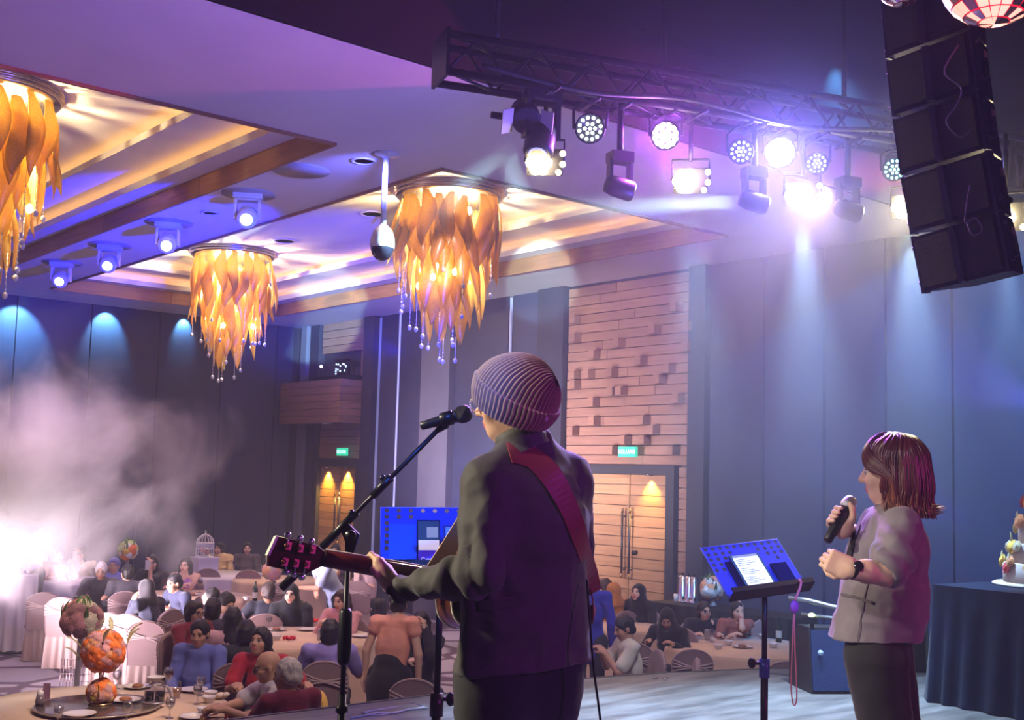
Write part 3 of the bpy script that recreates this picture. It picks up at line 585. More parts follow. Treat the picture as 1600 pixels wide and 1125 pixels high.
# small rear truss piece seen at the right edge
a0, a1 = W(1536, 205, 9.2), W(1650, 228, 9.4); t = thing('side_truss', a0, 'grey truss section at right edge behind the speaker column', 'truss'); GT = mat('truss_grey', (.30, .30, .38), .35, .8)
for dz in (0, -.42): wp(MB().cyl(a0+UP*dz, a1+UP*dz, .028, n=8), 'chord', GT, t); wp(MB().cyl(a0+UP*dz+AWAY*.3, a1+UP*dz+AWAY*.3, .028, n=8), 'chord', GT, t)
for i in range(5):
    q0 = a0+(a1-a0)*i/5; q1 = a0+(a1-a0)*(i+.5)/5; q2 = a0+(a1-a0)*(i+1)/5
    wp(MB().cyl(q0, q1-UP*.42, .014, n=6), 'brace', GT, t); wp(MB().cyl(q1-UP*.42, q2, .014, n=6), 'brace', GT, t)
wp(MB().cyl(a0+UP*.0, (a0[0], a0[1], 6.4), .02, n=6), 'hanging_rod', GT, t); wp(MB().cyl(a1+UP*.0, (a1[0], a1[1], 6.4), .02, n=6), 'hanging_rod', GT, t)

# ---------------------------------------------------------------- line array speaker, five cabinets
SPK = mat('speaker_black', (.018, .018, .024), .5, noise=.1); GRL = mat('speaker_grille', (.028, .03, .04), .35, .5, bump=.5, bscale=400); RIGM = mat('rig_steel', (.10, .10, .14), .35, .8)
BASE = W(1531, 442, 5.2)
la = thing('line_array_speaker', BASE, 'tall black hanging column of stacked speaker cabinets at top right', 'speaker')
fd = nrm(-RIGHT*.80-AWAY*.60)      # front faces image left, turned to the camera
sdv = np.cross(UP, fd)            # towards the viewer's right
PINK = mat('pink_label', (.85, .35, .45), .6); 
tilt0 = .10; cc = BASE+UP*.0
hh = .27
c_ = BASE.copy(); ang = .30
for i in range(7):
    dn = nrm(UP*math.cos(ang)+RIGHT*-math.sin(ang)*.62); f2 = nrm(fd-dn*(fd@dn)); s2 = np.cross(dn, f2)
    w, dp = .40, .27
    poly = [(-w/2, dp*.45), (w/2, dp*.45), (w/2, dp*.30), (w*.30, -dp*.62), (-w*.30, -dp*.62), (-w/2, dp*.30)]
    R = np.array([s2, f2, dn]).T
    b = MB(); b.prism(poly, .008, hh-.008, R, c_); cab = wp(b, 'speaker_cabinet', SPK, la)
    g = MB(); 
    for sg in (-1, 1): g.box(c_+f2*(dp*.45+.01)+s2*sg*w*.25+dn*hh/2, (w*.46, .02, hh-.05), R)
    wp(g, 'grille', GRL, cab)
    h = MB(); h.box(c_+f2*(dp*.45+.012)+dn*hh/2, (.03, .03, hh-.02), R); wp(h, 'center_bar', RIGM, cab)
    for sg in (-1, 1):
        rg = MB(); rg.box(c_+s2*sg*(w/2+.008)+f2*dp*.36+dn*hh/2, (.014, .05, hh*.98), R)
        for k in (.2, .8): rg.cyl(c_+s2*sg*(w/2+.012)+f2*dp*.36+dn*hh*k, c_+s2*sg*(w/2+.03)+f2*dp*.36+dn*hh*k, .009, n=8)
        wp(rg, 'rigging_rail', RIGM, cab)
    lb = MB(); mid = s2*(w*.40)+f2*(-dp*.17); nn = nrm(s2*(dp*.92)+f2*(-w*.2)); 
    for k in (.45, .68): lb.box(c_+mid*1.02+nn*.012+dn*hh*k, (.055, .004, .05), np.array([nrm(np.cross(dn, nn)), nn, dn]).T)
    wp(lb, 'pink_tape', PINK, cab)
    hd = MB(); hd.tube([c_+mid+nn*.0+dn*hh*.25+f2*.05, c_+mid+nn*.035+dn*hh*.3+f2*.04, c_+mid+nn*.035+dn*hh*.6+f2*.04, c_+mid+dn*hh*.66+f2*.05], .008, 6); wp(hd, 'handle', RIGM, cab)
    c_ = c_+dn*hh; ang -= .045
TOPC = c_.copy()
wp(MB().box(TOPC+UP*.05, (.5, .5, .06), np.array([sdv, fd, UP]).T), 'top_frame', RIGM, la); wp(MB().cyl(TOPC, (TOPC[0], TOPC[1], 6.4), .02, n=8), 'hoist_chain', RIGM, la)
CAB = mat('cable_grey', (.20, .18, .25), .6); CABK = mat('cable_black', (.008, .008, .01), .6)
wp(MB().tube(curve_pts([W(1498, 70, 4.85), W(1476, 112, 4.82), W(1502, 137, 4.85), W(1495, 165, 4.84), W(1479, 190, 4.82), W(1500, 214, 4.82), W(1520, 203, 4.9)], 40), .004, 6), 'cable', CAB, la)
wp(MB().tube(curve_pts([W(1516, 290, 4.9), W(1508, 345, 4.86), W(1525, 340, 4.85), W(1535, 360, 4.85), W(1520, 367, 4.85), W(1512, 350, 4.87)], 30), .004, 6), 'cable', CAB, la)
wp(MB().tube(curve_pts([W(1552, 280, 5.1), W(1560, 300, 5.05), W(1580, 312, 5.05), W(1570, 318, 5.05), W(1556, 300, 5.05)], 30), .008, 6), 'cable', CABK, la)
wp(MB().tube(curve_pts([W(1570, 352, 5.1), W(1578, 372, 5.05), W(1568, 385, 5.05), W(1550, 382, 5.1)], 24), .008, 6), 'cable', CABK, la)

# ---------------------------------------------------------------- mirrored lanterns
MIR = mat('mirror_facet', (.9, .55, .55), .12, 1, rand=0); PNK = mat('lantern_shell', (.55, .05, .14), .35)
def lantern(px, py, d, r, label, lit):
    c = W(px, py, d); t = thing('mirror_ball', c, label, 'mirror ball'); b = MB(); n, m_ = 18, 11
    wp(MB().sphere(c, r, 32, 20), 'ball_shell', PNK, t)
    lim = MB(); dm = MB()
    rg = random.Random(2)
    for i in range(2, m_):
        t0, t1 = PI*i/m_, PI*(i+1)/m_
        for k in range(n):
            a0, a1 = 2*PI*k/n, 2*PI*(k+1)/n
            q = [c+np.array([math.sin(u)*math.cos(v)*r*1.012, math.sin(u)*math.sin(v)*r*1.012, math.cos(u)*r*1.012]) for u, v in ((t0+.02, a0+.02), (t0+.02, a1-.02), (t1-.02, a1-.02), (t1-.02, a0+.02))]
            qi = [c+(p-c)*.985 for p in q]
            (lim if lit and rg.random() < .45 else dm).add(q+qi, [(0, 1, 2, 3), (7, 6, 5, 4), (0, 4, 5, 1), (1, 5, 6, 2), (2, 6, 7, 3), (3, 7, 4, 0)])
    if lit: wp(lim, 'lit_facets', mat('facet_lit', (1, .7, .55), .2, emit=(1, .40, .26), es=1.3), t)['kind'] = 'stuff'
    wp(dm, 'mirror_facets', MIR, t)['kind'] = 'stuff'; wp(MB().cyl(c+UP*r, (c[0], c[1], 6.4), .008, n=6), 'hanging_wire', RIGM, t)
lantern(1552, -42, 3.9, .175, 'red lit mirror ball at top right corner above the speaker', True)
lantern(1408, -30, 4.6, .10, 'dark red ball left of the lit mirror ball at top edge', False)
spot('red_ball_light', W(1700, 60, 3.2), W(1552, -30, 3.9), (1, .1, .15), 60, 40, .5)
# ---------------------------------------------------------------- bodies: distance fields turned into one smooth surface
def surfnets(f):
    s = f < 0; n = np.array(f.shape)
    c = [(i, j, k) for i in (0, 1) for j in (0, 1) for k in (0, 1)]
    sl = lambda a, o, q=None: a[o[0]:n[0]-1+o[0], o[1]:n[1]-1+o[1], o[2]:n[2]-1+o[2]]
    al = np.ones(n-1, bool); an = np.zeros(n-1, bool)
    for o in c: q = sl(s, o); al &= q; an |= q
    idx = np.argwhere(an & ~al); m = len(idx)
    fv = np.stack([f[idx[:, 0]+o[0], idx[:, 1]+o[1], idx[:, 2]+o[2]] for o in c], 1); C = np.array(c, float)
    acc = np.zeros((m, 3)); cnt = np.zeros(m)
    for a in range(8):
        for b in range(a+1, 8):
            if abs(C[a]-C[b]).sum() != 1: continue
            x = (fv[:, a] < 0) != (fv[:, b] < 0); t = np.where(x, fv[:, a]/np.where(x, fv[:, a]-fv[:, b], 1), 0)
            acc += np.where(x[:, None], C[a]+t[:, None]*(C[b]-C[a]), 0); cnt += x
    V = idx+acc/cnt[:, None]
    ID = -np.ones(n-1, np.int64); ID[tuple(idx.T)] = np.arange(m); Q = []
    for ax in range(3):
        o1, o2 = [(1, 2), (2, 0), (0, 1)][ax]
        A = [slice(None)]*3; B = [slice(None)]*3; A[ax] = slice(0, -1); B[ax] = slice(1, None)
        e = np.argwhere(s[tuple(A)] != s[tuple(B)])
        e = e[(e[:, o1] > 0) & (e[:, o2] > 0) & (e[:, o1] < n[o1]-1) & (e[:, o2] < n[o2]-1)]
        if not len(e): continue
        ins = s[tuple(e.T)]; q = []
        for d1, d2 in ((-1, -1), (0, -1), (0, 0), (-1, 0)):
            g = e.copy(); g[:, o1] += d1; g[:, o2] += d2; q.append(ID[tuple(g.T)])
        q = np.stack(q, 1); q[~ins] = q[~ins][:, ::-1]; Q.append(q)
    return V, np.concatenate(Q)
class SDF:
    def __init__(s): s.p = []
    def cap(s, a, b, ra, rb=None, k=.02, flat=None, op='u'):
        rb = ra if rb is None else rb; a = np.asarray(a, float); b = np.asarray(b, float); R = max(ra, rb)
        s.p.append((op, k, np.minimum(a, b)-R, np.maximum(a, b)+R, ('c', a, b, ra, rb, flat))); return s
    def chain(s, pts, rs, k=.02, flat=None, op='u'):
        for i in range(len(pts)-1): s.cap(pts[i], pts[i+1], rs[i], rs[i+1], k, flat, op)
        return s
    def ell(s, c, r, R=None, k=.02, op='u'):
        c = np.asarray(c, float); m = max(r); s.p.append((op, k, c-m, c+m, ('e', c, np.asarray(r, float), None if R is None else np.asarray(R, float)))); return s
    def box(s, c, hs, R=None, rd=.01, k=.01, op='u'):
        c = np.asarray(c, float); m = np.linalg.norm(hs)+rd; s.p.append((op, k, c-m, c+m, ('b', c, np.asarray(hs, float), None if R is None else np.asarray(R, float), rd))); return s
    def plane(s, p, n, k=.004):            # keep the side the normal points away from
        s.p.append(('pl', k, None, None, (np.asarray(p, float), nrm(n)))); return s
    def mesh(s, h, smooth=2):
        U = [q for q in s.p if q[0] == 'u']; lo = np.min([q[2] for q in U], 0)-3*h; hi = np.max([q[3] for q in U], 0)+3*h
        n = np.ceil((hi-lo)/h).astype(int)+1; f = np.full(n, .5, np.float32)
        ax = [lo[i]+h*np.arange(n[i]) for i in range(3)]
        for op, k, a, b, g in s.p:
            if op == 'pl':
                p, nn = g; d = ((ax[0]-p[0])*nn[0])[:, None, None]+((ax[1]-p[1])*nn[1])[None, :, None]+((ax[2]-p[2])*nn[2])[None, None, :]
                d = d.astype(np.float32); hh = np.maximum(k-np.abs(f-d), 0)/k; f = np.maximum(f, d)+hh*hh*k*.25; continue
            pad = k+4*h; i0 = np.clip(np.floor((a-pad-lo)/h).astype(int), 0, n-1); i1 = np.clip(np.ceil((b+pad-lo)/h).astype(int)+1, 1, n)
            if (i1 <= i0).any(): continue
            sl = tuple(slice(x, y) for x, y in zip(i0, i1))
            X = ax[0][sl[0]][:, None, None].astype(np.float32); Y = ax[1][sl[1]][None, :, None].astype(np.float32); Z = ax[2][sl[2]][None, None, :].astype(np.float32)
            if g[0] == 'c':
                _, A, B, ra, rb, flat = g; ba = B-A; L2 = ba@ba+1e-12
                t = np.clip(((X-A[0])*ba[0]+(Y-A[1])*ba[1]+(Z-A[2])*ba[2])/L2, 0, 1)
                dx, dy, dz = X-A[0]-t*ba[0], Y-A[1]-t*ba[1], Z-A[2]-t*ba[2]
                if flat is not None:
                    nn, sc = flat; q = (dx*nn[0]+dy*nn[1]+dz*nn[2])*(1/sc-1); dx = dx+q*nn[0]; dy = dy+q*nn[1]; dz = dz+q*nn[2]
                d = np.sqrt(dx*dx+dy*dy+dz*dz)-(ra+(rb-ra)*t)
                if flat is not None: d = d*min(1, sc*1.2)
            else:
                c = g[1]; dx, dy, dz = X-c[0], Y-c[1], Z-c[2]; R = g[3]
                if R is not None: dx, dy, dz = (dx*R[0, i]+dy*R[1, i]+dz*R[2, i] for i in range(3))
                r = g[2]
                if g[0] == 'e':
                    k0 = np.sqrt((dx/r[0])**2+(dy/r[1])**2+(dz/r[2])**2); k1 = np.sqrt((dx/r[0]**2)**2+(dy/r[1]**2)**2+(dz/r[2]**2)**2)+1e-9; d = k0*(k0-1)/k1
                else:
                    q = [np.abs(v)-w for v, w in zip((dx, dy, dz), r)]
                    d = np.sqrt(sum(np.maximum(v, 0)**2 for v in q))+np.minimum(np.maximum(np.maximum(q[0], q[1]), q[2]), 0)-g[4]
            o = f[sl]
            if op == 'u': hh = np.maximum(k-np.abs(o-d), 0)/k; f[sl] = np.minimum(o, d)-hh*hh*k*.25
            else: d = -d; hh = np.maximum(k-np.abs(o-d), 0)/k; f[sl] = np.maximum(o, d)+hh*hh*k*.25
        V, Q = surfnets(f); V = lo+V*h
        e = np.concatenate([Q[:, [0, 1]], Q[:, [1, 2]], Q[:, [2, 3]], Q[:, [3, 0]]]); deg = np.bincount(e[:, 0], minlength=len(V))+np.bincount(e[:, 1], minlength=len(V))+1e-9
        for _ in range(smooth):
            a = np.stack([np.bincount(e[:, 0], V[e[:, 1], i], len(V))+np.bincount(e[:, 1], V[e[:, 0], i], len(V)) for i in range(3)], 1); V = .5*V+.5*a/deg[:, None]
        return V, Q
def vnormals(V, Q):
    fn = np.cross(V[Q[:, 2]]-V[Q[:, 0]], V[Q[:, 3]]-V[Q[:, 1]]); N_ = np.zeros_like(V)
    for i in range(4):
        for a in range(3): N_[:, a] += np.bincount(Q[:, i], fn[:, a], len(V))
    return N_/(np.linalg.norm(N_, axis=1, keepdims=True)+1e-12)
def vq_mesh(name, V, Q, mt, cols=None):
    me = bpy.data.meshes.new(name); me.vertices.add(len(V)); me.vertices.foreach_set('co', np.asarray(V, np.float32).ravel())
    me.loops.add(Q.size); me.loops.foreach_set('vertex_index', Q.astype(np.int32).ravel()); me.polygons.add(len(Q)); me.polygons.foreach_set('loop_start', (np.arange(len(Q))*4).astype(np.int32))
    me.update(calc_edges=True); me.polygons.foreach_set('use_smooth', np.ones(len(Q), bool)); me.materials.append(mt)
    if cols is not None:
        a = me.color_attributes.new('col', 'FLOAT_COLOR', 'POINT'); a.data.foreach_set('color', np.c_[cols, np.ones(len(V))].astype(np.float32).ravel())
    return me
def vnoise(P, scale, seed=0):           # cheap smooth value noise on points
    q = np.asarray(P)*scale; i = np.floor(q).astype(np.int64); u = q-i; u = u*u*(3-2*u); r = 0
    for dx in (0, 1):
        for dy in (0, 1):
            for dz in (0, 1):
                hsh = ((i[:, 0]+dx)*73856093) ^ ((i[:, 1]+dy)*19349663) ^ ((i[:, 2]+dz)*83492791) ^ (seed*2654435761)
                v = ((hsh*1103515245+12345) & 0xffff)/65535.
                r = r+v*(u[:, 0] if dx else 1-u[:, 0])*(u[:, 1] if dy else 1-u[:, 1])*(u[:, 2] if dz else 1-u[:, 2])
    return r-.5
def folds(V, Q, amp, scale=9., stretch=(1, 1, .45), seed=1):
    n = vnormals(V, Q); a = 1-2*np.abs(vnoise(V*np.array(stretch), scale, seed))*2; b = 1-2*np.abs(vnoise(V*np.array(stretch)[::-1], scale*1.7, seed+5))*2
    return V+n*(amp*(a*.7+b*.4-.5))[:, None]
def mat3(f, up=UP):
    f = nrm(f); x = nrm(np.cross(f, up)); return np.array([x, f, np.cross(x, f)]).T       # columns: right, forward, up
def skin_head(S, c, R, s=1., female=False, ears=True):
    # c: head centre (between the ears), R: columns right, forward, up
    P = lambda x, y, z: np.asarray(c)+R@(np.array([x, y, z])*s)
    S.ell(P(0, -.012, .028), (.076*s, .096*s, .088*s), R, .02); S.ell(P(0, .028, -.045), (.058*s, .066*s, .068*s), R, .03)
    S.ell(P(0, .055, -.092), (.026*s, .022*s, .018*s), R, .03); S.ell(P(0, .084, .022), (.050*s, .012*s, .012*s), R, .02)
    S.cap(P(0, .092, .012), P(0, .112, -.026), .009*s, .014*s, .012); 
    for g in (-1, 1):
        S.ell(P(g*.012, .098, -.032), (.009*s, .010*s, .008*s), R, .008); S.ell(P(g*.042, .062, -.030), (.024*s, .020*s, .022*s), R, .025)
        S.ell(P(g*.032, .094, .002), (.017*s, .012*s, .011*s), R, .012, 's'); S.ell(P(g*.031, .080, .001), (.013*s, .013*s, .010*s), R, .003)
        if ears: S.ell(P(g*.078, -.008, -.008), (.009*s, .020*s, .032*s), R, .006)
    S.ell(P(0, .090, -.058), (.024*s, .010*s, .006*s), R, .006); S.ell(P(0, .087, -.070), (.019*s, .010*s, .007*s), R, .006)
    return P
def head_colors(V, c, R, s, skin, lips=(.55, .16, .14), brow=(.05, .03, .02), base=None):
    L = (V-np.asarray(c))@R/s; C = np.tile(np.array(skin, float), (len(V), 1)) if base is None else base
    x, y, z = np.abs(L[:, 0]), L[:, 1], L[:, 2]; f = y > .045
    C[f & (x < .024) & (z < -.051) & (z > -.077)] = lips
    C[f & (x > .014) & (x < .052) & (z > .020) & (z < .031)] = brow
    e = f & (((x-.031)/.016)**2+((z-.001)/.008)**2 < 1); C[e] = (.45, .42, .41); C[f & (((x-.031)/.008)**2+((z-.001)/.008)**2 < 1)] = (.02, .012, .01)
    C[f & (x > .012) & (x < .050) & (z > .0075) & (z < .0125)] = (.05, .03, .03)
    ch = f & (x > .03) & (x < .06) & (z < -.02) & (z > -.05); C[ch] *= np.array([1.03, .93, .92])
    return C
def hand(S, w, d, nrmv, s=1., curl=.9, spread=.012, thumb=1, r=.0088, fingers=4):
    # w wrist, d direction of the palm, nrmv palm normal (the side fingers curl to), thumb: +1/-1 side
    d = nrm(d); n = nrm(nrmv-d*np.dot(nrmv, d)); x = np.cross(d, n)*thumb
    S.box(w+d*.045*s, (.034*s, .036*s, .006*s), np.array([x, d, n]).T, .010*s, .012)
    S.cap(w-d*.02*s, w+d*.02*s, .026*s, .026*s, .02, (n, .75))
    for i in range(4):
        off = (.030-.020*i)*s; L = (.040, .045, .042, .033)[i]*s; a = 0.; p = w+d*.085*s+x*off+d*(-.004*abs(i-1))*s; rr = r*s*(1, 1.02, 1, .9)[i]; dd = d
        S.cap(w+d*.05*s+x*off*.9, p, rr, rr, .010)
        for j in range(3):
            a += curl*(.75, 1.0, .8)[j]; dd = d*math.cos(a)+n*math.sin(a); q = p+dd*L*(1, .68, .55)[j]; S.cap(p, q, rr*(1, .95, .88)[j], rr*(.95, .88, .78)[j], .004); p = q
    p = w+d*.022*s+x*.026*s; q = p+(d*.55+x*.62+n*.45)/1.0*.036*s; t = q+(d*.8+x*.05+n*.55)*.032*s; u = t+(d*.75-x*.35+n*.55)*.026*s
    S.cap(p, q, .014*s, .011*s, .014); S.cap(q, t, .0105*s, .0098*s, .005); S.cap(t, u, .0098*s, .008*s, .004)
SKINS = {'a': (.62, .36, .25), 'b': (.50, .27, .18), 'c': (.70, .43, .32), 'd': (.36, .18, .12)}
SKINM = mat('skin', (.6, .38, .28), .5, attr='col', spec=.4, bump=.04, bscale=300)
def cloth(name, col, rough=.8, sheen=.2, bump=.09): return mat(name, col, rough, noise=.10, nscale=14, bump=bump, bscale=420, sheen=sheen)
# ---------------------------------------------------------------- guitarist seen from behind
mf = nrm(AWAY*math.cos(.60)-RIGHT*math.sin(.60)); ml = np.cross(UP, mf)             # facing, his left
MP = lambda px, py, d: W(px, py, d)
mroot = W(812, 700, 3.46); mroot[2] = STAGE
man = thing('person', mroot, 'guitarist in knitted beanie, glasses and dark blazer seen from behind on stage', 'person')
hips = MP(812, 1030, 3.46); chest = MP(822, 820, 3.46); neck = MP(812, 690, 3.47); Lsh, Rsh = MP(768, 757, 3.40), MP(884, 747, 3.56)
Lel, Lwr = MP(752, 893, 3.25), MP(624, 921, 3.39); Rel, Rwr = MP(905, 905, 3.74), MP(800, 930, 3.84)
blazer = cloth('charcoal_blazer', (.055, .049, .047), .75, .12)
S = SDF(); fl = (mf, .62)
S.cap(MP(815, 1110, 3.46), MP(822, 925, 3.46), .262, .196, .05, fl); S.cap(MP(822, 925, 3.46), chest, .198, .200, .05, fl); S.cap(chest, MP(822, 775, 3.47), .192, .160, .06, (mf, .66))
S.cap(Lsh, Rsh, .072, .072, .06); S.cap(MP(826, 745, 3.47), neck, .125, .060, .05, (mf, .75)); S.cap(neck-UP*.10, neck-UP*.015, .088, .070, .03); S.cap(Lsh, MP(805, 702, 3.46), .062, .05, .04); S.cap(Rsh, MP(838, 700, 3.48), .062, .05, .04)
S.chain([Lsh, Lsh*.5+Lel*.5, Lel], [.078, .068, .062], .035); S.chain([Lel, Lel*.5+Lwr*.5, Lwr], [.061, .054, .044], .022)
S.chain([Rsh, Rel], [.074, .055], .035); S.chain([Rel, Rwr], [.053, .04], .022)
fw = nrm(Lwr-Lel); 
S.plane(MP(770, 1058, 3.30), (0.06*RIGHT-UP))
S.ell(Lwr+fw*.034, (.040, .040, .040), None, .004, 's')
V, Q = S.mesh(.0065, 2)
for ctr, ax, rr, am in ((Lel, nrm(Lwr-Lsh), .12, .010),):
    dd = np.linalg.norm(V-ctr, axis=1); n = vnormals(V, Q); ph = (V-ctr)@nrm(Lwr-Lel)*85; V = V+n*(am*np.exp(-(dd/rr)**2)*np.sin(ph+5*vnoise(V, 7, 3)))[:, None]*.8
dd = np.linalg.norm(np.cross(V-Lel, fw), axis=1); t_ = (V-Lel)@fw; on = (dd < .08) & (t_ > 0); n = vnormals(V, Q); V = V+n*np.where(on, .005*np.sin(t_*70+9*vnoise(V, 6, 8)), 0)[:, None]
V = folds(V, Q, .016, 5.0, (1, 1, .30), 4); V = folds(V, Q, .006, 13, (1, 1, .6), 14)
JV, JQ = V, Q
link('blazer', vq_mesh('blazer', V, Q, blazer), man, mw=True)
from mathutils.bvhtree import BVHTree
jb = BVHTree.FromPolygons([tuple(v) for v in V], [tuple(q) for q in Q])
def on_surface(px, py, lift=.004, bvh=jb):
    q = ray(px, py); h_ = bvh.ray_cast(Vector(CAM), Vector(q/np.linalg.norm(q)))
    return (np.array(h_[0])+np.array(h_[1])*lift, np.array(h_[1])) if h_[0] else (None, None)
def drape(pix, n, width, th, name, mt, root, lift=.002, bvh=jb):
    pts, ns = [], []
    for q in curve_pts([(a, b, 0) for a, b in pix], n):
        p, nn = on_surface(q[0], q[1], lift, bvh)
        if p is not None: pts.append(p); ns.append(nn)
    for _ in range(10):
        pts = [pts[0]]+[(pts[i-1]+2*pts[i]+pts[i+1])/4 for i in range(1, len(pts)-1)]+[pts[-1]]; ns = [ns[0]]+[nrm(ns[i-1]+2*ns[i]+ns[i+1]) for i in range(1, len(ns)-1)]+[ns[-1]]
    return wp(MB().ribbon(pts, ns, width, th), name, mt, root), pts, ns
drape([(748, 946), (780, 943), (812, 937)], 12, .028, .004, 'pocket_flap', blazer, man)
# collar: standing band round the neck, black shirt collar inside
cax = nrm(UP-RIGHT*.42+mf*.10)
cc_ = MP(816, 690, 3.47)
wp(MB().lathe([(.080, -.035), (.080, -.01), (.077, .022), (.074, .040), (.069, .043), (.066, .03), (.070, -.03)], 40, cc_, cax, caps=False), 'blazer_collar', mat('collar_dark', (.06, .055, .056), .65, bump=.2, bscale=300), man)
wp(MB().lathe([(.066, -.04), (.062, .03), (.060, .050), (.055, .050), (.056, -.04)], 36, cc_-RIGHT*.010+mf*.008, cax, caps=False), 'shirt_collar', mat('shirt_black', (.008, .008, .01), .7), man)
# trousers and shoes
tr_m = cloth('black_trousers', (.010, .010, .012), .85)
S = SDF(); S.cap(hips+ml*.05-UP*.06, hips-ml*.05-UP*.06, .150, .150, .05, (mf, .75))
feet = []
for sg in (1, -1):
    hp = hips+ml*sg*.095-UP*.05; kn = hp+mf*.03+ml*sg*.02; kn = np.array([kn[0], kn[1], STAGE+.50]); an = np.array([kn[0], kn[1], STAGE+.09])-mf*.03
    S.chain([hp, kn, an], [.115, .078, .064], .04); feet.append(an)
V, Q = S.mesh(.010, 2); link('trousers', vq_mesh('trousers', folds(V, Q, .008, 8, seed=7), Q, tr_m), man, mw=True)
for an in feet:
    S = SDF(); S.chain([an-UP*.045-mf*.04, an-UP*.05+mf*.09, an-UP*.058+mf*.19], [.046, .042, .033], .03); S.plane((0, 0, STAGE+.004), (0, 0, -1)); V, Q = S.mesh(.008); link('shoe', vq_mesh('shoe', V, Q, mat('shoe_black', (.01, .01, .01), .35)), man, mw=True)
# skin: head, neck, torso core, arms and hands
hfd = nrm(-RIGHT*.93+AWAY*.37-UP*.05); HR = mat3(hfd); hc = MP(803, 628, 3.47)
S = SDF(); skin_head(S, hc, HR, 1.0); S.cap(hc-UP*.06-hfd*.03, neck-UP*.06, .052, .058, .03); S.chain([neck-UP*.06, chest, hips], [.07, .11, .11], .04)
S.chain([Lsh, Lel, Lwr], [.045, .036, .026], .02); S.chain([Rsh, Rel, Rwr], [.045, .036, .026], .02)
gdir = nrm(MP(690, 902, 3.54)-MP(507, 872, 3.36))
hw = MP(614, 913, 3.395); hd_ = nrm(MP(583, 876, 3.44)-hw)
S.cap(Lwr, hw, .026, .025, .02); 
# fretting hand: palm behind the neck, fingers bent over its upper edge, thumb behind
wst = hw
kn_ = [MP(590+5.5*i, 876+5*i, 3.405+.012*i) for i in range(4)]
S.cap(wst, MP(598, 892, 3.40), .024, .022, .02); S.cap(MP(603, 900, 3.40), MP(592, 880, 3.405), .024, .018, .015); S.cap(MP(603, 900, 3.40), MP(605, 890, 3.43), .022, .018, .015)
for i, k_ in enumerate(kn_):
    tip1 = MP(580+8*i, 866+4.5*i, 3.435+.01*i); tip2 = MP(574+9*i, 872+3.0*i, 3.465+.008*i); tip3 = MP(578+9*i, 880+3*i, 3.47+.008*i)
    S.cap(MP(601, 896, 3.40+.006*i), k_, .011, .0098, .012); S.chain([k_, tip1, tip2, tip3], [.0098, .0092, .0086, .0076], .004)
S.chain([MP(602, 902, 3.40), MP(589, 897, 3.385), MP(581, 889, 3.39)], [.014, .0115, .009], .008)
hand(S, Rwr, nrm(-RIGHT*.7-UP*.5+AWAY*.2), AWAY*-1, .95, .5, thumb=-1)
V, Q = S.mesh(.0048, 1)
MSK = np.array((.66, .40, .27)); link('body', vq_mesh('body', V, Q, SKINM, head_colors(V, hc, HR, 1.0, MSK)), man, mw=True)
# beanie
KN = mat('beanie_knit', (.29, .19, .13), .9, sheen=.2, bump=.3, bscale=500)
HATR = [((743, 620), (853, 664), .116, 24, 0), ((743, 600), (865, 652), .122, 22, 0), ((750, 577), (872, 638), .124, 18, 0), ((771, 560), (875, 626), .118, 10, .004),
        ((803, 552), (875, 616), .106, 0, .012), ((834, 558), (873, 611), .088, -8, .024), ((853, 573), (870, 611), .064, -12, .040), ((861, 590), (866, 611), .034, -14, .058), ((860, 603), (862, 610), .006, -14, .066)]
def hat_rings(t0, t1, nr, amp, ext, ribs=58):
    A = np.array([[*a, *b_, c, d, e] for a, b_, c, d, e in HATR], float); tt = np.linspace(t0, t1, nr); out = []; n = ribs*8
    for t in tt:
        k = min(int(t), len(A)-2); u = t-k; q = [A[max(k-1, 0)], A[k], A[k+1], A[min(k+2, len(A)-1)]]
        v = .5*((2*q[1])+(-q[0]+q[2])*u+(2*q[0]-5*q[1]+4*q[2]-q[3])*u*u+(-q[0]+3*q[1]-3*q[2]+q[3])*u**3)
        p, r_ = MP(v[0], v[1], 3.46), MP(v[2], v[3], 3.46); e1 = nrm(p-r_); a = np.linalg.norm(p-r_)/2; c = (p+r_)/2-AWAY*v[6]
        th = math.radians(v[5]); e2 = nrm(-AWAY*math.cos(th)-UP*math.sin(th)); e2 = nrm(e2-e1*np.dot(e1, e2)); ring = []
        for j in range(n):
            al = 2*PI*j/n; w = math.cos(al*ribs+.35*math.sin(t*5)+.5*math.sin(2*al)); f_ = amp*min(1, a/.04)*(abs(w)**.6*(1 if w > 0 else -1))*.5+ext
            ring.append(c+e1*math.cos(al)*(a+f_)+e2*math.sin(al)*(v[4]+f_))
        out.append(ring)
    return out
hat = wp(MB().loft(hat_rings(0.02, 8, 60, .0075, 0)), 'beanie', KN, man)
cf = hat_rings(-.0, 1.75, 18, .0075, .008); cin = [[p+(np.mean(cf[-1], 0)-p)*.10 for p in cf[-1]]]
wp(MB().loft(cf+cin, caps=False), 'beanie_cuff', KN, man)
b = MB(); b.sphere(MP(852, 654, 3.38), .009, 8, 6); wp(b, 'beanie_tag', mat('tag_pale', (.6, .45, .45), .8), man)
# glasses
GP = lambda x, y, z: hc+HR@np.array([x, y, z]); gm = mat('glasses_frame', (.75, .7, .72), .25, .6)
b = MB()
for g in (-1, 1):
    b.tube([GP(g*(.033+.026*math.cos(a)), .112+.004*math.cos(a), -.004+.022*math.sin(a)) for a in np.linspace(0, 2*PI, 21)], .0022, 6); b.tube([GP(g*.062, .112, .006), GP(g*.078, .10, .006), GP(g*.082, .02, .004), GP(g*.082, -.02, -.008)], .0022, 6)
b.tube([GP(-.008, .113, .002), GP(0, .116, .005), GP(.008, .113, .002)], .002, 6); wp(b, 'glasses', gm, man)
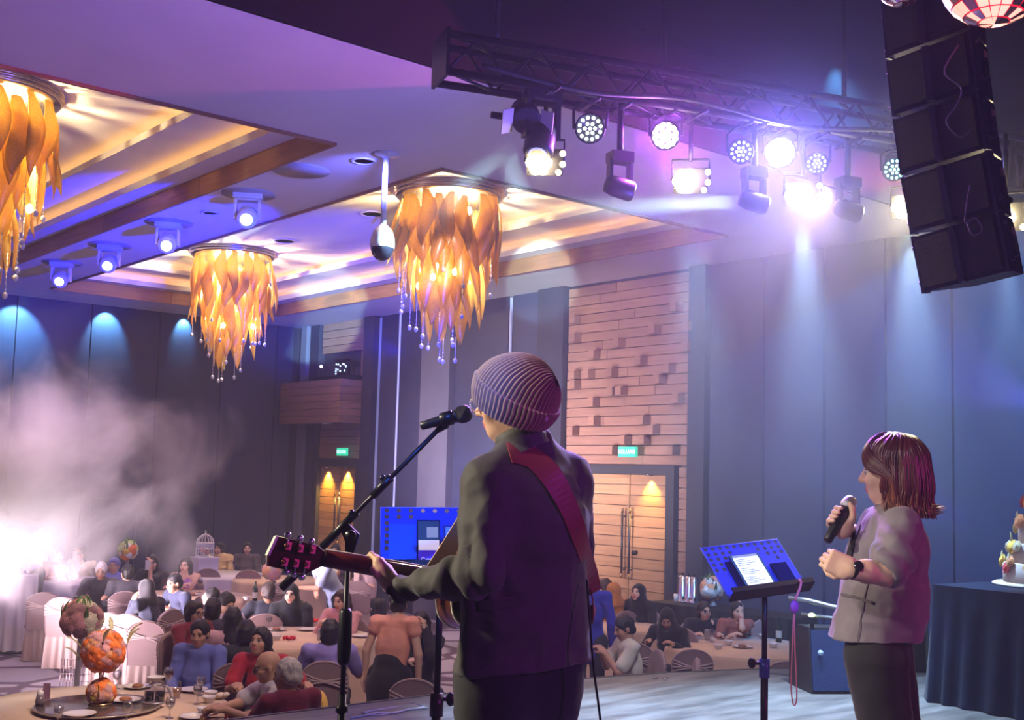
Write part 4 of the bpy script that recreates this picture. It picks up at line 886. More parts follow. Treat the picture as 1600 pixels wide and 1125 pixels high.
# ---------------------------------------------------------------- guitar
nut, joint, tail = MP(507, 872, 3.36), MP(716, 909, 3.56), MP(890, 940, 3.80); gx = nrm(tail-nut)
gn = nrm(-AWAY*.86-RIGHT*.42+UP*.18); gn = nrm(gn-gx*np.dot(gn, gx)); gy = np.cross(gn, gx)      # gn: back of the guitar, gy in its plane
if gy[2] < 0: gy = -gy
gt = thing('acoustic_guitar', joint, 'acoustic guitar with dark red neck and headstock held by the guitarist', 'guitar')
MAH = mat('mahogany_gloss', (.085, .012, .016), .22, coat=.6, noise=.25, nscale=20); BIND = mat('cream_binding', (.85, .78, .62), .4); TOP = mat('guitar_side', (.11, .03, .015), .2, coat=.6, noise=.4, nscale=12); FB = mat('fretboard', (.02, .012, .01), .4)
outl = [(0, .05), (.02, .11), (.07, .143), (.13, .140), (.185, .118), (.235, .117), (.30, .155), (.37, .197), (.43, .195), (.475, .14), (.495, .05)]
oc = curve_pts([(a*.95, b_*.92, 0) for a, b_ in outl], 40); ring2 = [(a[0], a[1]) for a in oc]+[(a[0], -a[1]) for a in oc[::-1]]
bo = joint-gn*.03
G = lambda u, v, w: bo+gx*u+gy*v+gn*w
b = MB(); b.loft([[G(u, v, w) for u, v in ring2] for w in (-.095, .0)], smooth=False); body = wp(b, 'guitar_body', TOP, gt)
b = MB(); b.loft([[G(u*.995+.002, v*.99, w) for u, v in ring2] for w in (.0005, .003)], smooth=False); wp(b, 'back_plate', mat('guitar_back', (.02, .008, .008), .15, coat=.7), gt)
for w in (.0, -.095):
    b = MB(); b.tube([G(u, v, w) for u, v in ring2]+[G(*ring2[0], w)], .0035, 6); wp(b, 'binding', BIND, body)
for u0 in (.17, .20):
    b = MB(); b.tube([G(u0, -.123, w) for w in (-.09, 0)], .002, 5); wp(b, 'side_inlay', BIND, body)
rings = []
for t, w_, dp in ((0, .023, .022), (.5, .025, .025), (.92, .028, .032), (1.0, .029, .06)):
    p = nut+(joint-nut)*t; rings.append([p+gy*w_*math.cos(a)+gn*(dp*math.sin(a)-.0) if math.sin(a) >= 0 else p+gy*w_*math.cos(a) for a in np.linspace(0, PI, 13)])
wp(MB().loft(rings), 'neck', MAH, gt)
b = MB()
fbv = [[nut+gy*s_*.0245-gn*.0005, nut+gy*s_*.0245-gn*.007] for s_ in (1, -1)]; je = joint+gx*.10
b.loft([[nut+gy*.0245, nut-gy*.0245, nut-gy*.0245-gn*.007, nut+gy*.0245-gn*.007], [je+gy*.030, je-gy*.030, je-gy*.030-gn*.007, je+gy*.030-gn*.007]], smooth=False); fbo = wp(b, 'fretboard', FB, gt)
b = MB(); b.tube([nut+gy*.0252-gn*.001, joint+gy*.0295-gn*.001], .0022, 5); wp(b, 'neck_binding', BIND, fbo)
b = MB()
for i in range(6): b.cyl(nut+gy*(.018-.0072*i)-gn*.010, je+gx*.24+gy*(.024-.0096*i)-gn*.012, .0006, n=4)
wp(b, 'strings', mat('string_steel', (.6, .6, .6), .3, 1), gt)['kind'] = 'stuff'
# headstock as seen from behind
hs = [(507, 862), (497, 853), (433, 838), (419, 868), (419, 884), (470, 896), (478, 897), (500, 886), (507, 884)]
hp = [MP(x, y, 3.36-(507-x)*.00055) for x, y in hs]
b = MB(); b.loft([hp, [p-gn*.016 for p in hp]], smooth=False); hso = wp(b, 'headstock', MAH, gt)
b = MB(); hb = [p-gn*.008 for p in hp]; b.tube([hb[0], hb[1], hb[2], hb[3], hb[4]], .0032, 6); wp(b, 'headstock_edge', BIND, hso)
b = MB(); b.box((hp[2]+hp[3])/2-gn*.006, (.008, np.linalg.norm(hp[2]-hp[3]), .018), np.array([nrm(np.cross(nrm(hp[3]-hp[2]), gn)), nrm(hp[3]-hp[2]), gn]).T); wp(b, 'headstock_end', BIND, hso)
GEAR = mat('tuner_copper', (.34, .13, .08), .4, .9)
for (x, y), (bx_, by_) in zip(((449, 853), (468, 857), (487, 859), (444, 878), (461, 880), (478, 882)), ((450, 836), (469, 841), (487, 846), (449, 894), (460, 897), (472, 902))):
    d_ = 3.355-(507-x)*.00055; p = MP(x, y, d_); q = MP(bx_, by_, d_+.006)
    b = MB(); b.box(p+gn*.006, (.016, .022, .010), np.array([gx, gy, gn]).T); b.cyl(p+gn*.008-gx*.006, p+gn*.014-gx*.006, .007, n=10); tb_ = wp(b, 'tuner_gear', GEAR, hso)
    b = MB(); b.cyl(p+gn*.004, q, .003, n=6); wp(b, 'tuner_shaft', CHROME, hso); b = MB(); b.sphere(q, .0095, 10, 6, (1.3, .8, 1)); wp(b, 'tuner_button', CHROME, hso)
# strap: over the left shoulder, down across the back, front end at the neck heel
STRAP = mat('strap_maroon', (.20, .025, .035), .5, bump=.08, bscale=120)
st_, sp_, sn_ = drape([(795, 709), (810, 708), (838, 720), (865, 750), (890, 800), (908, 850), (919, 900), (924, 945)], 44, .072, .004, 'strap', STRAP, gt, .003)
b = MB(); pp = curve_pts([MP(778, 735, 3.58), MP(765, 745, 3.60), MP(750, 768, 3.61), MP(722, 818, 3.60), MP(700, 858, 3.58), MP(680, 892, 3.56)], 24); b.ribbon(pp, [gn]*24, [.05+.02*min(1, abs(i-14)/10) for i in range(24)], .004); wp(b, 'strap_front', mat('strap_tan', (.62, .44, .25), .6), gt)
b = MB(); b.ribbon(curve_pts([sp_[-1], MP(927, 960, 3.66), MP(905, 950, 3.80), tail], 14), [nrm(RIGHT-AWAY*.2)]*14, .06, .004); wp(b, 'strap_end', STRAP, gt)
b = MB(); b.tube(curve_pts([MP(917, 905, 3.42), MP(921, 960, 3.36), MP(927, 1040, 3.34), MP(938, 1125, 3.34), MP(950, 1250, 3.40), np.r_[MP(950, 1250, 3.4)[:2], STAGE+.006], np.r_[MP(960, 1250, 3.8)[:2]+.3, STAGE+.006]], 50), .0035, 6); cb_ = wp(b, 'guitar_cable', BLACK, gt)

# ---------------------------------------------------------------- singer with the hand microphone
wfd = nrm(-RIGHT*.90+AWAY*.43); wl = np.cross(UP, wfd)
wroot = W(1385, 900, 4.22); wroot[2] = STAGE
wom = thing('person', wroot, 'singer in grey blazer with auburn bob holding a microphone beside the music stand', 'person')
WP = lambda px, py, d: W(px, py, d)
wb_ = cloth('taupe_blazer', (.195, .165, .19), .7, .25)
whip = WP(1372, 1000, 4.22); wch = WP(1392, 860, 4.22); wnk = WP(1394, 792, 4.23)
nSh, fSh = WP(1407, 822, 4.06), WP(1375, 820, 4.40); nEl, nWr = WP(1383, 896, 3.96), WP(1330, 890, 3.94); fEl, fWr = WP(1352, 880, 4.38), WP(1336, 832, 4.33)
S = SDF(); fl = (wl, 1.0)
S.cap(WP(1364, 1010, 4.22), WP(1382, 930, 4.22), .165, .150, .05, (wl, 1.12)); S.cap(WP(1382, 930, 4.22), WP(1395, 850, 4.22), .145, .128, .05, (wl, 1.15)); S.cap(WP(1395, 850, 4.22), WP(1398, 822, 4.22), .118, .085, .05, (wl, 1.3))
S.cap(nSh, fSh, .058, .058, .05); S.cap(WP(1400, 815, 4.22), wnk, .075, .045, .04)
S.ell(WP(1352, 868, 4.20), (.06, .06, .065), None, .05)
S.chain([nSh, nSh*.5+nEl*.5, nSh*.12+nEl*.88], [.066, .066, .064], .03); S.chain([fSh, fEl], [.062, .054], .03)
wm_ = nrm(nWr-nEl); ua_ = nrm(nEl-nSh); cfa = nrm(ua_+wm_*.75); cfc = nEl-ua_*.022-wm_*.004; S.cap(cfc-cfa*.05, cfc, .062, .064, .02); S.ell(cfc+cfa*.052, (.056, .056, .05), None, .006, 's')
S.plane(WP(1360, 1008, 4.05)*[0, 0, 1], (0, 0, -1))
V, Q = S.mesh(.0065, 2); n = vnormals(V, Q); dd = np.linalg.norm(V-(nSh*.35+nEl*.65), axis=1); V = V+n*(.010*np.exp(-(dd/.11)**2)*np.sin((V-nEl)@nrm(nSh-nEl+RIGHT*.12)*75+4*vnoise(V, 9, 2)))[:, None]
V = folds(V, Q, .010, 6.5, (1, 1, .35), 11); V = folds(V, Q, .004, 15, (1, 1, .6), 21); wbl = link('blazer', vq_mesh('blazer', V, Q, wb_), wom, mw=True)
jw = BVHTree.FromPolygons([tuple(v) for v in V], [tuple(q) for q in Q])
drape([(1316, 929), (1338, 933), (1362, 941)], 12, .010, .003, 'pocket_welt', mat('blazer_seam', (.11, .09, .105), .8), wom, .004, jw)
drape([(1340, 1003), (1346, 960), (1352, 925), (1360, 905)], 20, .003, .001, 'blazer_dart', mat('blazer_seam', (.12, .10, .105), .8), wom, .003, jw)
drape([(1356, 792), (1345, 820), (1334, 850), (1326, 880)], 16, .03, .003, 'lapel', mat('lapel_black', (.015, .013, .016), .6), wom, .006, jw)
b = MB(); b.lathe([(.060, -.032), (.066, -.028), (.069, .012), (.064, .016), (.056, .012)], 28, cfc, cfa, caps=False); wp(b, 'sleeve_cuff', wb_, wom)
S = SDF(); S.cap(whip+wl*.05-UP*.03, whip-wl*.05-UP*.03, .118, .118, .05, (wfd, .85))
wfeet = []
for sg in (1, -1):
    hp_ = whip+wl*sg*.08-UP*.06; kn = np.array([*(hp_+RIGHT*.06+wl*sg*.01)[:2], STAGE+.45]); an = np.array([*(hp_+RIGHT*.07+wl*sg*.01)[:2], STAGE+.08]); S.chain([hp_, kn, an], [.112, .085, .085], .04); wfeet.append(an)
V, Q = S.mesh(.009, 2); link('trousers', vq_mesh('trousers', folds(V, Q, .010, 7, seed=9), Q, tr_m), wom, mw=True)
for an in wfeet:
    S = SDF(); S.chain([an-UP*.04-wfd*.03, an-UP*.05+wfd*.08, an-UP*.055+wfd*.15], [.040, .036, .026], .03); S.plane((0, 0, STAGE+.004), (0, 0, -1)); V, Q = S.mesh(.008); link('shoe', vq_mesh('shoe', V, Q, mat('shoe_black', (.01, .01, .01), .35)), wom, mw=True)
whd = nrm(-RIGHT*.82+AWAY*.57-UP*.03); WR = mat3(whd); wc = WP(1393, 738, 4.22)
S = SDF(); skin_head(S, wc, WR, .97, True); S.cap(wc-UP*.06-whd*.025, wnk-UP*.04, .043, .048, .03); S.chain([wnk-UP*.04, wch, whip], [.06, .09, .10], .04)
S.chain([nSh, nEl], [.044, .040], .02); S.chain([nEl, nEl*.45+nWr*.55, nWr], [.043, .038, .026], .02, None); S.chain([fSh, fEl, fWr], [.042, .036, .025], .02)
hand(S, nWr, nrm(WP(1303, 878, 3.96)-nWr), nrm(wl*-1+UP*-.1), .92, 1.25, thumb=1)
mtop, mbot = WP(1330, 781, 4.22), WP(1292, 846, 4.14); md = nrm(mtop-mbot); mg = mbot+(mtop-mbot)*.52
# right hand closed round the microphone: palm behind it, four fingers wrapped, thumb along the near side
pv = nrm(np.cross(md, AWAY)); side = nrm(np.cross(AWAY, md)); back = nrm(AWAY-md*np.dot(AWAY, md))
if side@RIGHT < 0: side = -side
kb = mg+side*.034+back*.012; S.cap(fWr, kb-md*.015, .024, .026, .02); S.cap(kb-md*.03, kb+md*.03, .024, .022, .015)
for i in range(4):
    o_ = mg+md*(.030-.0195*i); ang = [(.3, .036), (1.2, .031), (2.2, .030), (3.1, .031), (3.9, .029)]
    pts = [o_+side*math.cos(a)*r_q+back*math.sin(a)*r_q for a, r_q in ang]; S.chain([kb+md*(.026-.018*i)]+pts, [.010, .0098, .0095, .0092, .0088, .0078], .004)
tb = [kb+md*.012-back*.02, mg+md*.030+side*.030-back*.020, mg+md*.050+side*.012-back*.029, mg+md*.062-side*.004-back*.028]; S.chain(tb, [.014, .012, .0105, .0085], .006)
V, Q = S.mesh(.0042, 1); WSK = np.array((.72, .46, .34)); link('body', vq_mesh('body', V, Q, SKINM, head_colors(V, wc, WR, .97, WSK, (.6, .13, .16))), wom, mw=True)
# watch
b = MB(); wq = nWr+nrm(nWr-nEl)*-.012; b.lathe([(.0305, -.014), (.033, -.012), (.033, .012), (.0305, .014)], 28, wq, wm_, caps=False); wt = wp(b, 'watch_strap', mat('watch_black', (.008, .008, .009), .5), wom)
b = MB(); fn = nrm(-AWAY*.8+UP*.45-RIGHT*.3); fn = nrm(fn-wm_*np.dot(fn, wm_)); b.lathe([(.017, .0), (.018, .008), (.014, .010)], 20, wq+fn*.028, fn); wp(b, 'watch_face', mat('watch_glass', (.02, .02, .025), .1), wt)
b = MB(); b.sphere(wc+WR@np.array([-.078, -.004, -.046]), .006, 8, 6); wp(b, 'earring', CHROME, wom)
# hair: auburn bob with lighter flicked ends
HP = lambda x, y, z: wc+WR@np.array([x, y, z])
S = SDF(); S.ell(HP(0, -.020, .038), (.086, .104, .095), WR, .02); S.ell(HP(0, -.045, -.035), (.070, .066, .085), WR, .03)
for x_, y_, l_ in ((-.052, -.055, .13), (.05, -.055, .13), (0, -.085, .135), (-.03, -.08, .14), (.03, -.08, .14)): S.chain([HP(x_*.8, y_, -.03), HP(x_, y_*1.02, -.09), HP(x_*1.12, y_*1.12, -l_)], [.036, .028, .014], .03)

S.ell(HP(0, .118, -.048), (.066, .080, .096), WR, .02, 's'); S.ell(HP(-.090, .004, -.010), (.022, .024, .036), WR, .008, 's')
V, Q = S.mesh(.0042, 1); L_ = (V-wc)@WR; n = vnormals(V, Q); ph = np.arctan2(L_[:, 0], -L_[:, 1])
V = V+n*(.004*vnoise(V*np.array([1, 1, .4]), 30, 9))[:, None]
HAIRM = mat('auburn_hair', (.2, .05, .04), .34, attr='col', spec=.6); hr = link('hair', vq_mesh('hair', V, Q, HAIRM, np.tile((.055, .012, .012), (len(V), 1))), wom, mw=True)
rr = random.Random(4); sv, sq, scs = [], [], []
def strand(P, r0, c0, c1):
    P = curve_pts(P, 19); b = MB(); b.tube(P, [r0*(.6+.4*math.sin(PI*min(i/8, 1)*.5))*(1 if i < 13 else (18.7-i)/5.7) for i in range(19)], 5); o = len(sv)
    sv.extend(b.v); sq.extend([tuple(x+o for x in f) for f in b.f if len(f) == 4]); 
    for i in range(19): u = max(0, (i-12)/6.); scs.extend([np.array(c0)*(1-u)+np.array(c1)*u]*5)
for i in range(520):
    a = rr.uniform(-2.5, 2.5); up_ = rr.uniform(.05, .75); ex = 1.0+rr.uniform(0, .055); l = rr.uniform(.115, .150); fl = rr.uniform(-.010, .008)+(.016*math.exp(-((a-.2)/.5)**2) if rr.random() < .5 else 0)
    P = [HP(.012+.015*math.sin(a), .030-.05*rr.random(), .137+.006*rr.random())]; ex += rr.uniform(0, .05); wv = rr.uniform(0, 6)
    for th in (.45, .85, 1.25, 1.6):
        sw_ = a*(.75+.25*min(th/1.25, 1))+.05*math.sin(wv+th*3); sw_ = math.copysign(min(abs(sw_), 2.5 if th < .9 else (2.1 if th < 1.3 else 1.72)), a); P.append(HP(.089*ex*math.sin(th)*math.sin(sw_), -.020-.106*ex*math.sin(th)*math.cos(sw_), .036+.098*ex*math.cos(th)))
    e_ = np.array([math.sin(a)*.092*ex, -.028-math.cos(a)*.102*ex]); lz = -l*(1-.25*max(0, abs(a)-1.4))
    if abs(a) > 1.45: e_ = np.array([math.copysign(.084*ex, a), rr.uniform(-.055, -.030) if rr.random() < .8 else rr.uniform(-.02, .01)])
    wj = [np.array([.006*math.sin(wv+k*1.7), .006*math.cos(wv*1.3+k*1.5), 0]) for k in range(4)]
    P += [HP(*(np.array([e_[0], e_[1], -.055])+wj[0])), HP(*(np.array([e_[0]*.93, e_[1]*.96, lz*.75])+wj[1])), HP(e_[0]*.93+math.sin(a)*fl, e_[1]*.97-math.cos(a)*fl, lz), HP(e_[0]*.93+math.sin(a)*fl*2.3, e_[1]*.97-math.cos(a)*fl*2.3, lz+(.004 if fl > .01 else -.02))]
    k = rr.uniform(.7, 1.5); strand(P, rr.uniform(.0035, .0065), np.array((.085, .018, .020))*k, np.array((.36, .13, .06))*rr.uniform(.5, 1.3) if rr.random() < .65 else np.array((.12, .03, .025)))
for i in range(150):                 # front hair swept from the hairline back over the ear
    g = -1 if i % 5 else 1; u = rr.random(); o_ = rr.uniform(0, .007); j = lambda s_: rr.uniform(-s_, s_)
    P = [HP(g*(.004+.008*u), .004+.034*u, .139-.004*u+o_), HP(g*(.022+.004*u), .040+.036*u, .128-.024*u+o_), HP(g*(.048+o_), .062+.026*u, .102-.040*u), HP(g*(.071+o_), .046+.028*u, .072-.050*u+j(.004)), HP(g*(.086+o_), .016+.020*u, .044-.046*u+j(.005)), HP(g*(.092+o_), -.022+.012*u+j(.006), .010-.030*u), HP(g*(.093+o_), -.045+.018*u+j(.008), -.045), HP(g*(.089+o_), -.048+.026*u+j(.010), -.095), HP(g*(.085+j(.012)), -.045+.034*u+j(.012), -.125-.02*rr.random())]
    k = rr.uniform(.7, 1.5); strand(P, rr.uniform(.0035, .006), np.array((.085, .018, .020))*k, np.array((.36, .13, .06))*rr.uniform(.5, 1.3) if rr.random() < .7 else np.array((.12, .03, .025)))
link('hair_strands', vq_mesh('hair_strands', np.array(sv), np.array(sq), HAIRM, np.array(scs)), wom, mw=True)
# her microphone
mc = thing('microphone', mbot, 'black hand microphone with silver grille held up by the singer', 'microphone')
b = MB(); b.lathe([(.012, 0), (.0165, .006), (.0165, .03), (.018, .035), (.019, .12), (.022, .150), (.024, .155)], 24, mbot, md); mbo = wp(b, 'mic_body', mat('mic_black', (.012, .012, .013), .4), mc)
ml_ = np.linalg.norm(mtop-mbot); b = MB(); b.lathe([(.022, .150), (.027, .158), (.0275, .168), (.026, .185), (.019, .200), (.006, .206)], 24, mbot, md); wp(b, 'mic_grille', mat('mic_silver', (.55, .55, .60), .4, .9, bump=.3, bscale=500), mc)
# ---------------------------------------------------------------- perforated desk panel with real holes
def perf_panel(mb, o, u, v, nx, ny, cw, ch, holes, n, th=.003, r=.30):
    u, v, n = nrm(u), nrm(v), nrm(n)
    for i in range(nx):
        for j in range(ny):
            c = o+u*cw*(i+.5)+v*ch*(j+.5); sq = [(math.cos(PI/4*k), math.sin(PI/4*k)) for k in range(8)]
            S_ = [c+u*cw*.5*max(-1, min(1, a*1.5))+v*ch*.5*max(-1, min(1, b_*1.5)) for a, b_ in sq]
            f = [p+n*th for p in S_]
            if (i, j) in holes:
                H = [c+(u*a+v*b_)*r*min(cw, ch)*1.15 for a, b_ in sq]; hf = [p+n*th for p in H]
                mb.add(S_+H+f+hf, [(k, 8+k, 8+(k+1) % 8, (k+1) % 8) for k in range(8)]+[(16+k, 16+(k+1) % 8, 24+(k+1) % 8, 24+k) for k in range(8)]+[(8+k, 24+k, 24+(k+1) % 8, 8+(k+1) % 8) for k in range(8)])
            else: mb.add(S_+f, [tuple(range(8))[::-1], tuple(range(8, 16))])
DESKB = mat('desk_blue', (.02, .07, .62), .35, .1); STB = mat('stand_black', (.012, .012, .014), .35, .4)
def text3(s, size, mt, parent, origin, u, v, n, name='lettering'):
    c = bpy.data.curves.new(name, 'FONT'); c.body = s; c.size = size; c.align_x = 'CENTER'; c.align_y = 'CENTER'; ob = bpy.data.objects.new(name, c); COL.objects.link(ob)
    me = bpy.data.meshes.new_from_object(ob); bpy.data.objects.remove(ob); me.materials.append(mt)
    o = link(name, me, parent, mw=True); R = np.array([nrm(u), nrm(v), nrm(n)]).T; Mx = Matrix.Identity(4)
    for i in range(3):
        for k in range(3): Mx[i][k] = R[i, k]
        Mx[i][3] = origin[i]
    me.transform(Mx); return o
def slab(o, u, v, n, w, h, th): return MB().box(o+u*w/2+v*h/2+n*th/2, (w, h, th), np.array([u, v, n]).T)
def music_stand(bl, br, tl, postpx, label, holes_rows, nx, ny, postd):
    w = br-bl; h = tl-bl; u = nrm(w); v = nrm(h-u*np.dot(h, u)); n = nrm(np.cross(u, v)); W_, H_ = np.linalg.norm(w), np.dot(h, v)
    base = (bl+br)/2-n*.06; base = np.array([*base[:2], STAGE]); 
    t = thing('music_stand', base, label, 'music stand')
    b = MB(); perf_panel(b, bl, u, v, nx, ny, W_/nx, H_/ny, holes_rows, n); dk = wp(b, 'desk', DESKB, t); dk['kind'] = 'stuff' if False else 'thing'
    del dk['kind']
    b = MB(); b.tube([bl+n*.0015, bl+v*H_+n*.0015, bl+w+v*H_+n*.0015, bl+w+n*.0015], .003, 6); wp(b, 'desk_edge', mat('desk_edge', (.25, .35, .8), .3, .3), t)
    b = MB(); b.box(bl+w/2-v*.004+n*.028, (W_+.01, .006, .06), np.array([u, v, n]).T); b.box(bl+w/2+v*.008+n*.058, (W_+.01, .026, .005), np.array([u, v, n]).T); wp(b, 'ledge', STB, t)
    pz = (bl+w/2+v*H_*.25-n*.03); px_ = np.array([base[0], base[1], 0])
    b = MB(); b.cyl(px_+UP*(STAGE+.55), np.array([base[0], base[1], pz[2]-.02]), .0125, n=12); wp(b, 'upper_tube', STB, t)
    b = MB(); b.cyl(px_+UP*(STAGE+.10), px_+UP*(STAGE+.60), .0165, n=12); wp(b, 'lower_tube', STB, t)
    b = MB(); b.cyl(px_+UP*(STAGE+.545), px_+UP*(STAGE+.625), .024, n=14); cl = wp(b, 'clutch', mat('clutch_blue', (.03, .06, .25), .3, .3) if postd else STB, t)
    b = MB(); q = px_+UP*(STAGE+.605); b.cyl(q, q-RIGHT*.05 if postd else q+RIGHT*.045, .008, n=8); b.sphere(q-RIGHT*.055 if postd else q+RIGHT*.05, .019, 8, 6, (1, 1, 1.3)); wp(b, 'wing_knob', STB, cl)
    b = MB(); b.box(pz-n*.0+UP*-.01, (.05, .05, .06), np.array([u, v, n]).T); wp(b, 'tilt_hinge', STB, t)
    for k in range(3):
        a = 2*PI*k/3+.5; d = np.array([math.cos(a), math.sin(a), 0]); b = MB(); b.tube([px_+UP*(STAGE+.30), px_+d*.10+UP*(STAGE+.22), px_+d*.27+UP*(STAGE+.012)], .009, 8); lg = wp(b, 'leg', STB, t)
        b = MB(); b.sphere(px_+d*.275+UP*(STAGE+.012), .012, 8, 6); wp(b, 'rubber_foot', BLACK, lg)
    return t, bl, u, v, n, W_, H_
hr_ = {(i, 9) for i in range(0, 11)}|{(i, 8) for i in range(0, 4)}|{(i, 8) for i in range(7, 11)}|{(i, 7) for i in range(0, 3)}|{(i, 7) for i in range(8, 11)}|{(0, 6), (1, 6), (9, 6)}|{(0, 5), (1, 5)}
t, bl, u, v, n, W_, H_ = music_stand(W(1140, 938, 5.06), W(1263, 921, 5.22), W(1075, 859, 5.24), 1173, 'blue perforated music stand in front of the singer holding a lit tablet', hr_, 11, 10, True)
SCR = mat('screen_page', (.8, .85, .85), .3, emit=(.75, .95, .92), es=.9); TBLK = mat('tablet_teal', (.05, .22, .30), .3, .3); PHB = mat('phone_navy', (.008, .015, .06), .15)
o = bl+u*W_*.26+n*.006; up_ = v
tb = thing('tablet', o, 'tablet with glowing white lyrics page leaning on the right music stand', 'tablet'); wp(slab(o, u, v, n, .155, .225, .008), 'tablet_case', TBLK, tb)
wp(slab(o+u*.012+v*.012+n*.008, u, v, n, .131, .196, .0012), 'page', SCR, tb); b = MB()
for i in range(17):
    if i % 5 == 4: continue
    b.box(o+u*(.022+.5*(.05+.05*((i*7) % 5)/5))+v*(.195-.010*i)+n*.0095, (.05+.05*((i*7) % 5)/5, .0025, .0006), np.array([u, v, n]).T)
wp(b, 'lyric_lines', mat('ink_grey', (.25, .3, .3), .6), tb)['kind'] = 'stuff'
wp(slab(o+u*.012+v*.206+n*.008, u, v, n, .131, .014, .0012), 'screen_header', mat('screen_grey', (.3, .38, .4), .3, emit=(.3, .4, .42), es=.5), tb)
o2 = bl+u*W_*.18+n*.004; tb2 = thing('clipboard', o2, 'dark blue clipboard standing behind the lit tablet on the right stand', 'clipboard'); wp(slab(o2, u, v, n, .05, .20, .002), 'board', PHB, tb2)
o = bl+u*W_*.70+n*.006; ph = thing('phone', o, 'navy phone leaning on the right music stand beside the tablet', 'phone'); wp(slab(o, u, v, n, .085, .155, .008), 'phone_body', PHB, ph); wp(slab(o+u*.004+v*.004+n*.008, u, v, n, .077, .147, .0008), 'phone_screen', mat('phone_glass', (.01, .02, .09), .08), ph)
PINKS = mat('pink_cord', (.75, .28, .32), .5); q0 = bl+u*W_*.82-v*.004+n*.06
kc = thing('coin_purse', W(1241, 948, 5.1), 'round purple purse and pink lanyard hanging from the right music stand ledge', 'purse')
b = MB(); b.tube(curve_pts([q0+UP*.01-n*.03, q0+UP*.015, q0-UP*.015+n*.006, W(1242, 938, 5.12)], 14), .006, 6); wp(b, 'strap', PINKS, kc)
b = MB(); b.sphere(W(1241, 948, 5.12), .028, 18, 10, (1, .55, 1)); wp(b, 'purse_body', mat('purple_leather', (.35, .12, .5), .4), kc)
b = MB(); b.tube(curve_pts([W(1240, 957, 5.12), W(1238, 1010, 5.12), W(1236, 1070, 5.12), W(1239, 1098, 5.12), W(1243, 1100, 5.12), W(1245, 1080, 5.12), W(1242, 1010, 5.12), W(1241, 957, 5.12)], 40), .0032, 6); wp(b, 'lanyard', PINKS, kc)

hl_ = {(i, 9) for i in range(11)}|{(0, j) for j in range(3, 9)}|{(1, 8), (2, 8)}
t, bl, u, v, n, W_, H_ = music_stand(W(594, 893, 4.10), W(786, 893, 4.16), W(583, 793, 4.22), 685, 'blue perforated music stand behind the guitar neck with phones on it', hl_, 10, 10, False)
o = bl+u*.030+v*.004+n*.006; pb = thing('folder', o, 'bright blue folder on the left music stand beside the phone', 'folder'); wp(slab(o, u, v, n, .095, .17, .006), 'folder_cover', mat('folder_blue', (.01, .16, .75), .35), pb); wp(slab(o+u*.095+n*.0, u, v, n, .004, .17, .007), 'folder_spine', DESKB, pb)
o = bl+u*.130+v*.004+n*.006; pn = thing('phone', o, 'tall phone showing a dark map picture on the left music stand', 'phone'); wp(slab(o, u, v, n, .082, .185, .008), 'phone_body', PHB, pn)
D_ = lambda nm, c, e: mat(nm, c, .3, emit=c, es=e)
wp(slab(o+u*.003+v*.110+n*.008, u, v, n, .076, .070, .0008), 'screen_photo', D_('scr_dark', (.02, .06, .10), .4), pn); wp(slab(o+u*.034+v*.118+n*.009, u, v, n, .040, .040, .0006), 'screen_map', D_('scr_map', (.30, .42, .32), .35), pn); wp(slab(o+u*.004+v*.070+n*.008, u, v, n, .074, .038, .0008), 'screen_white', D_('scr_white', (.72, .82, .90), .5), pn)
wp(slab(o+u*.003+v*.004+n*.008, u, v, n, .076, .066, .0008), 'screen_blue', D_('scr_blue', (.06, .03, .55), .4), pn)
b = MB(); b.tube([o+u*(.020+.006*math.cos(a))+v*(.036+.006*math.sin(a))+n*.0092 for a in np.linspace(.3, 6, 14)], .0008, 4); wp(b, 'screen_mark', D_('scr_w2', (.8, .85, 1), .6), pn); 
for i in range(5): b = MB(); b.box(o+u*(.032+.0055*i)+v*.036+n*.0092, (.0032, .004+.002*(i % 2), .0006), np.array([u, v, n]).T); wp(b, 'screen_letter', D_('scr_w2', (.8, .85, 1), .6), pn)
o = bl+u*.225+v*.01+n*.006; pd = thing('tablet', o, 'blue framed tablet on the left music stand half hidden by the strap', 'tablet'); wp(slab(o, u, v, n, .13, .16, .008), 'tablet_case', mat('case_navy', (.02, .05, .3), .3), pd); wp(slab(o+u*.007+v*.007+n*.008, u, v, n, .116, .146, .0008), 'tablet_screen', D_('scr_sky', (.08, .25, .8), .4), pd)

# ---------------------------------------------------------------- boom microphone stand
clu = W(545, 838, 3.62); t = thing('mic_stand', (clu[0], clu[1], STAGE), 'black boom microphone stand beside the guitar headstock', 'microphone stand'); fx = np.array([clu[0], clu[1], 0.])
wp(MB().cyl(fx+UP*(STAGE+.55), clu-UP*.02, .0085, n=10), 'upper_tube', STB, t); wp(MB().cyl(fx+UP*(STAGE+.10), fx+UP*(STAGE+.72), .0125, n=12), 'lower_tube', STB, t)
wp(MB().lathe([(.014, 0), (.020, .01), (.022, .06), (.020, .16), (.014, .17)], 14, fx+UP*(W(541, 985, 3.62)[2]-.10)), 'height_clutch', STB, t)
for z_ in (W(541, 1102, 3.62)[2],): wp(MB().cyl(fx+UP*(z_-.01), fx+UP*(z_+.01), .019, n=12), 'collar', STB, t)
b0, b1 = W(441, 918, 3.70), W(686, 670, 3.56); bd_ = nrm(b1-b0)
wp(MB().cyl(b0+(b1-b0)*.14, b1, .0075, n=10), 'boom_arm', STB, t); wp(MB().cyl(b0, b0+(b1-b0)*.15, .014, n=10), 'counterweight', STB, t)
bm = b0+(b1-b0)*.655; wp(MB().cyl(bm-bd_*.05, bm+bd_*.035, .013, n=12), 'boom_clutch', STB, t); wp(MB().sphere(bm+UP*.022-RIGHT*.004, .010, 8, 6), 'boom_knob', STB, t)
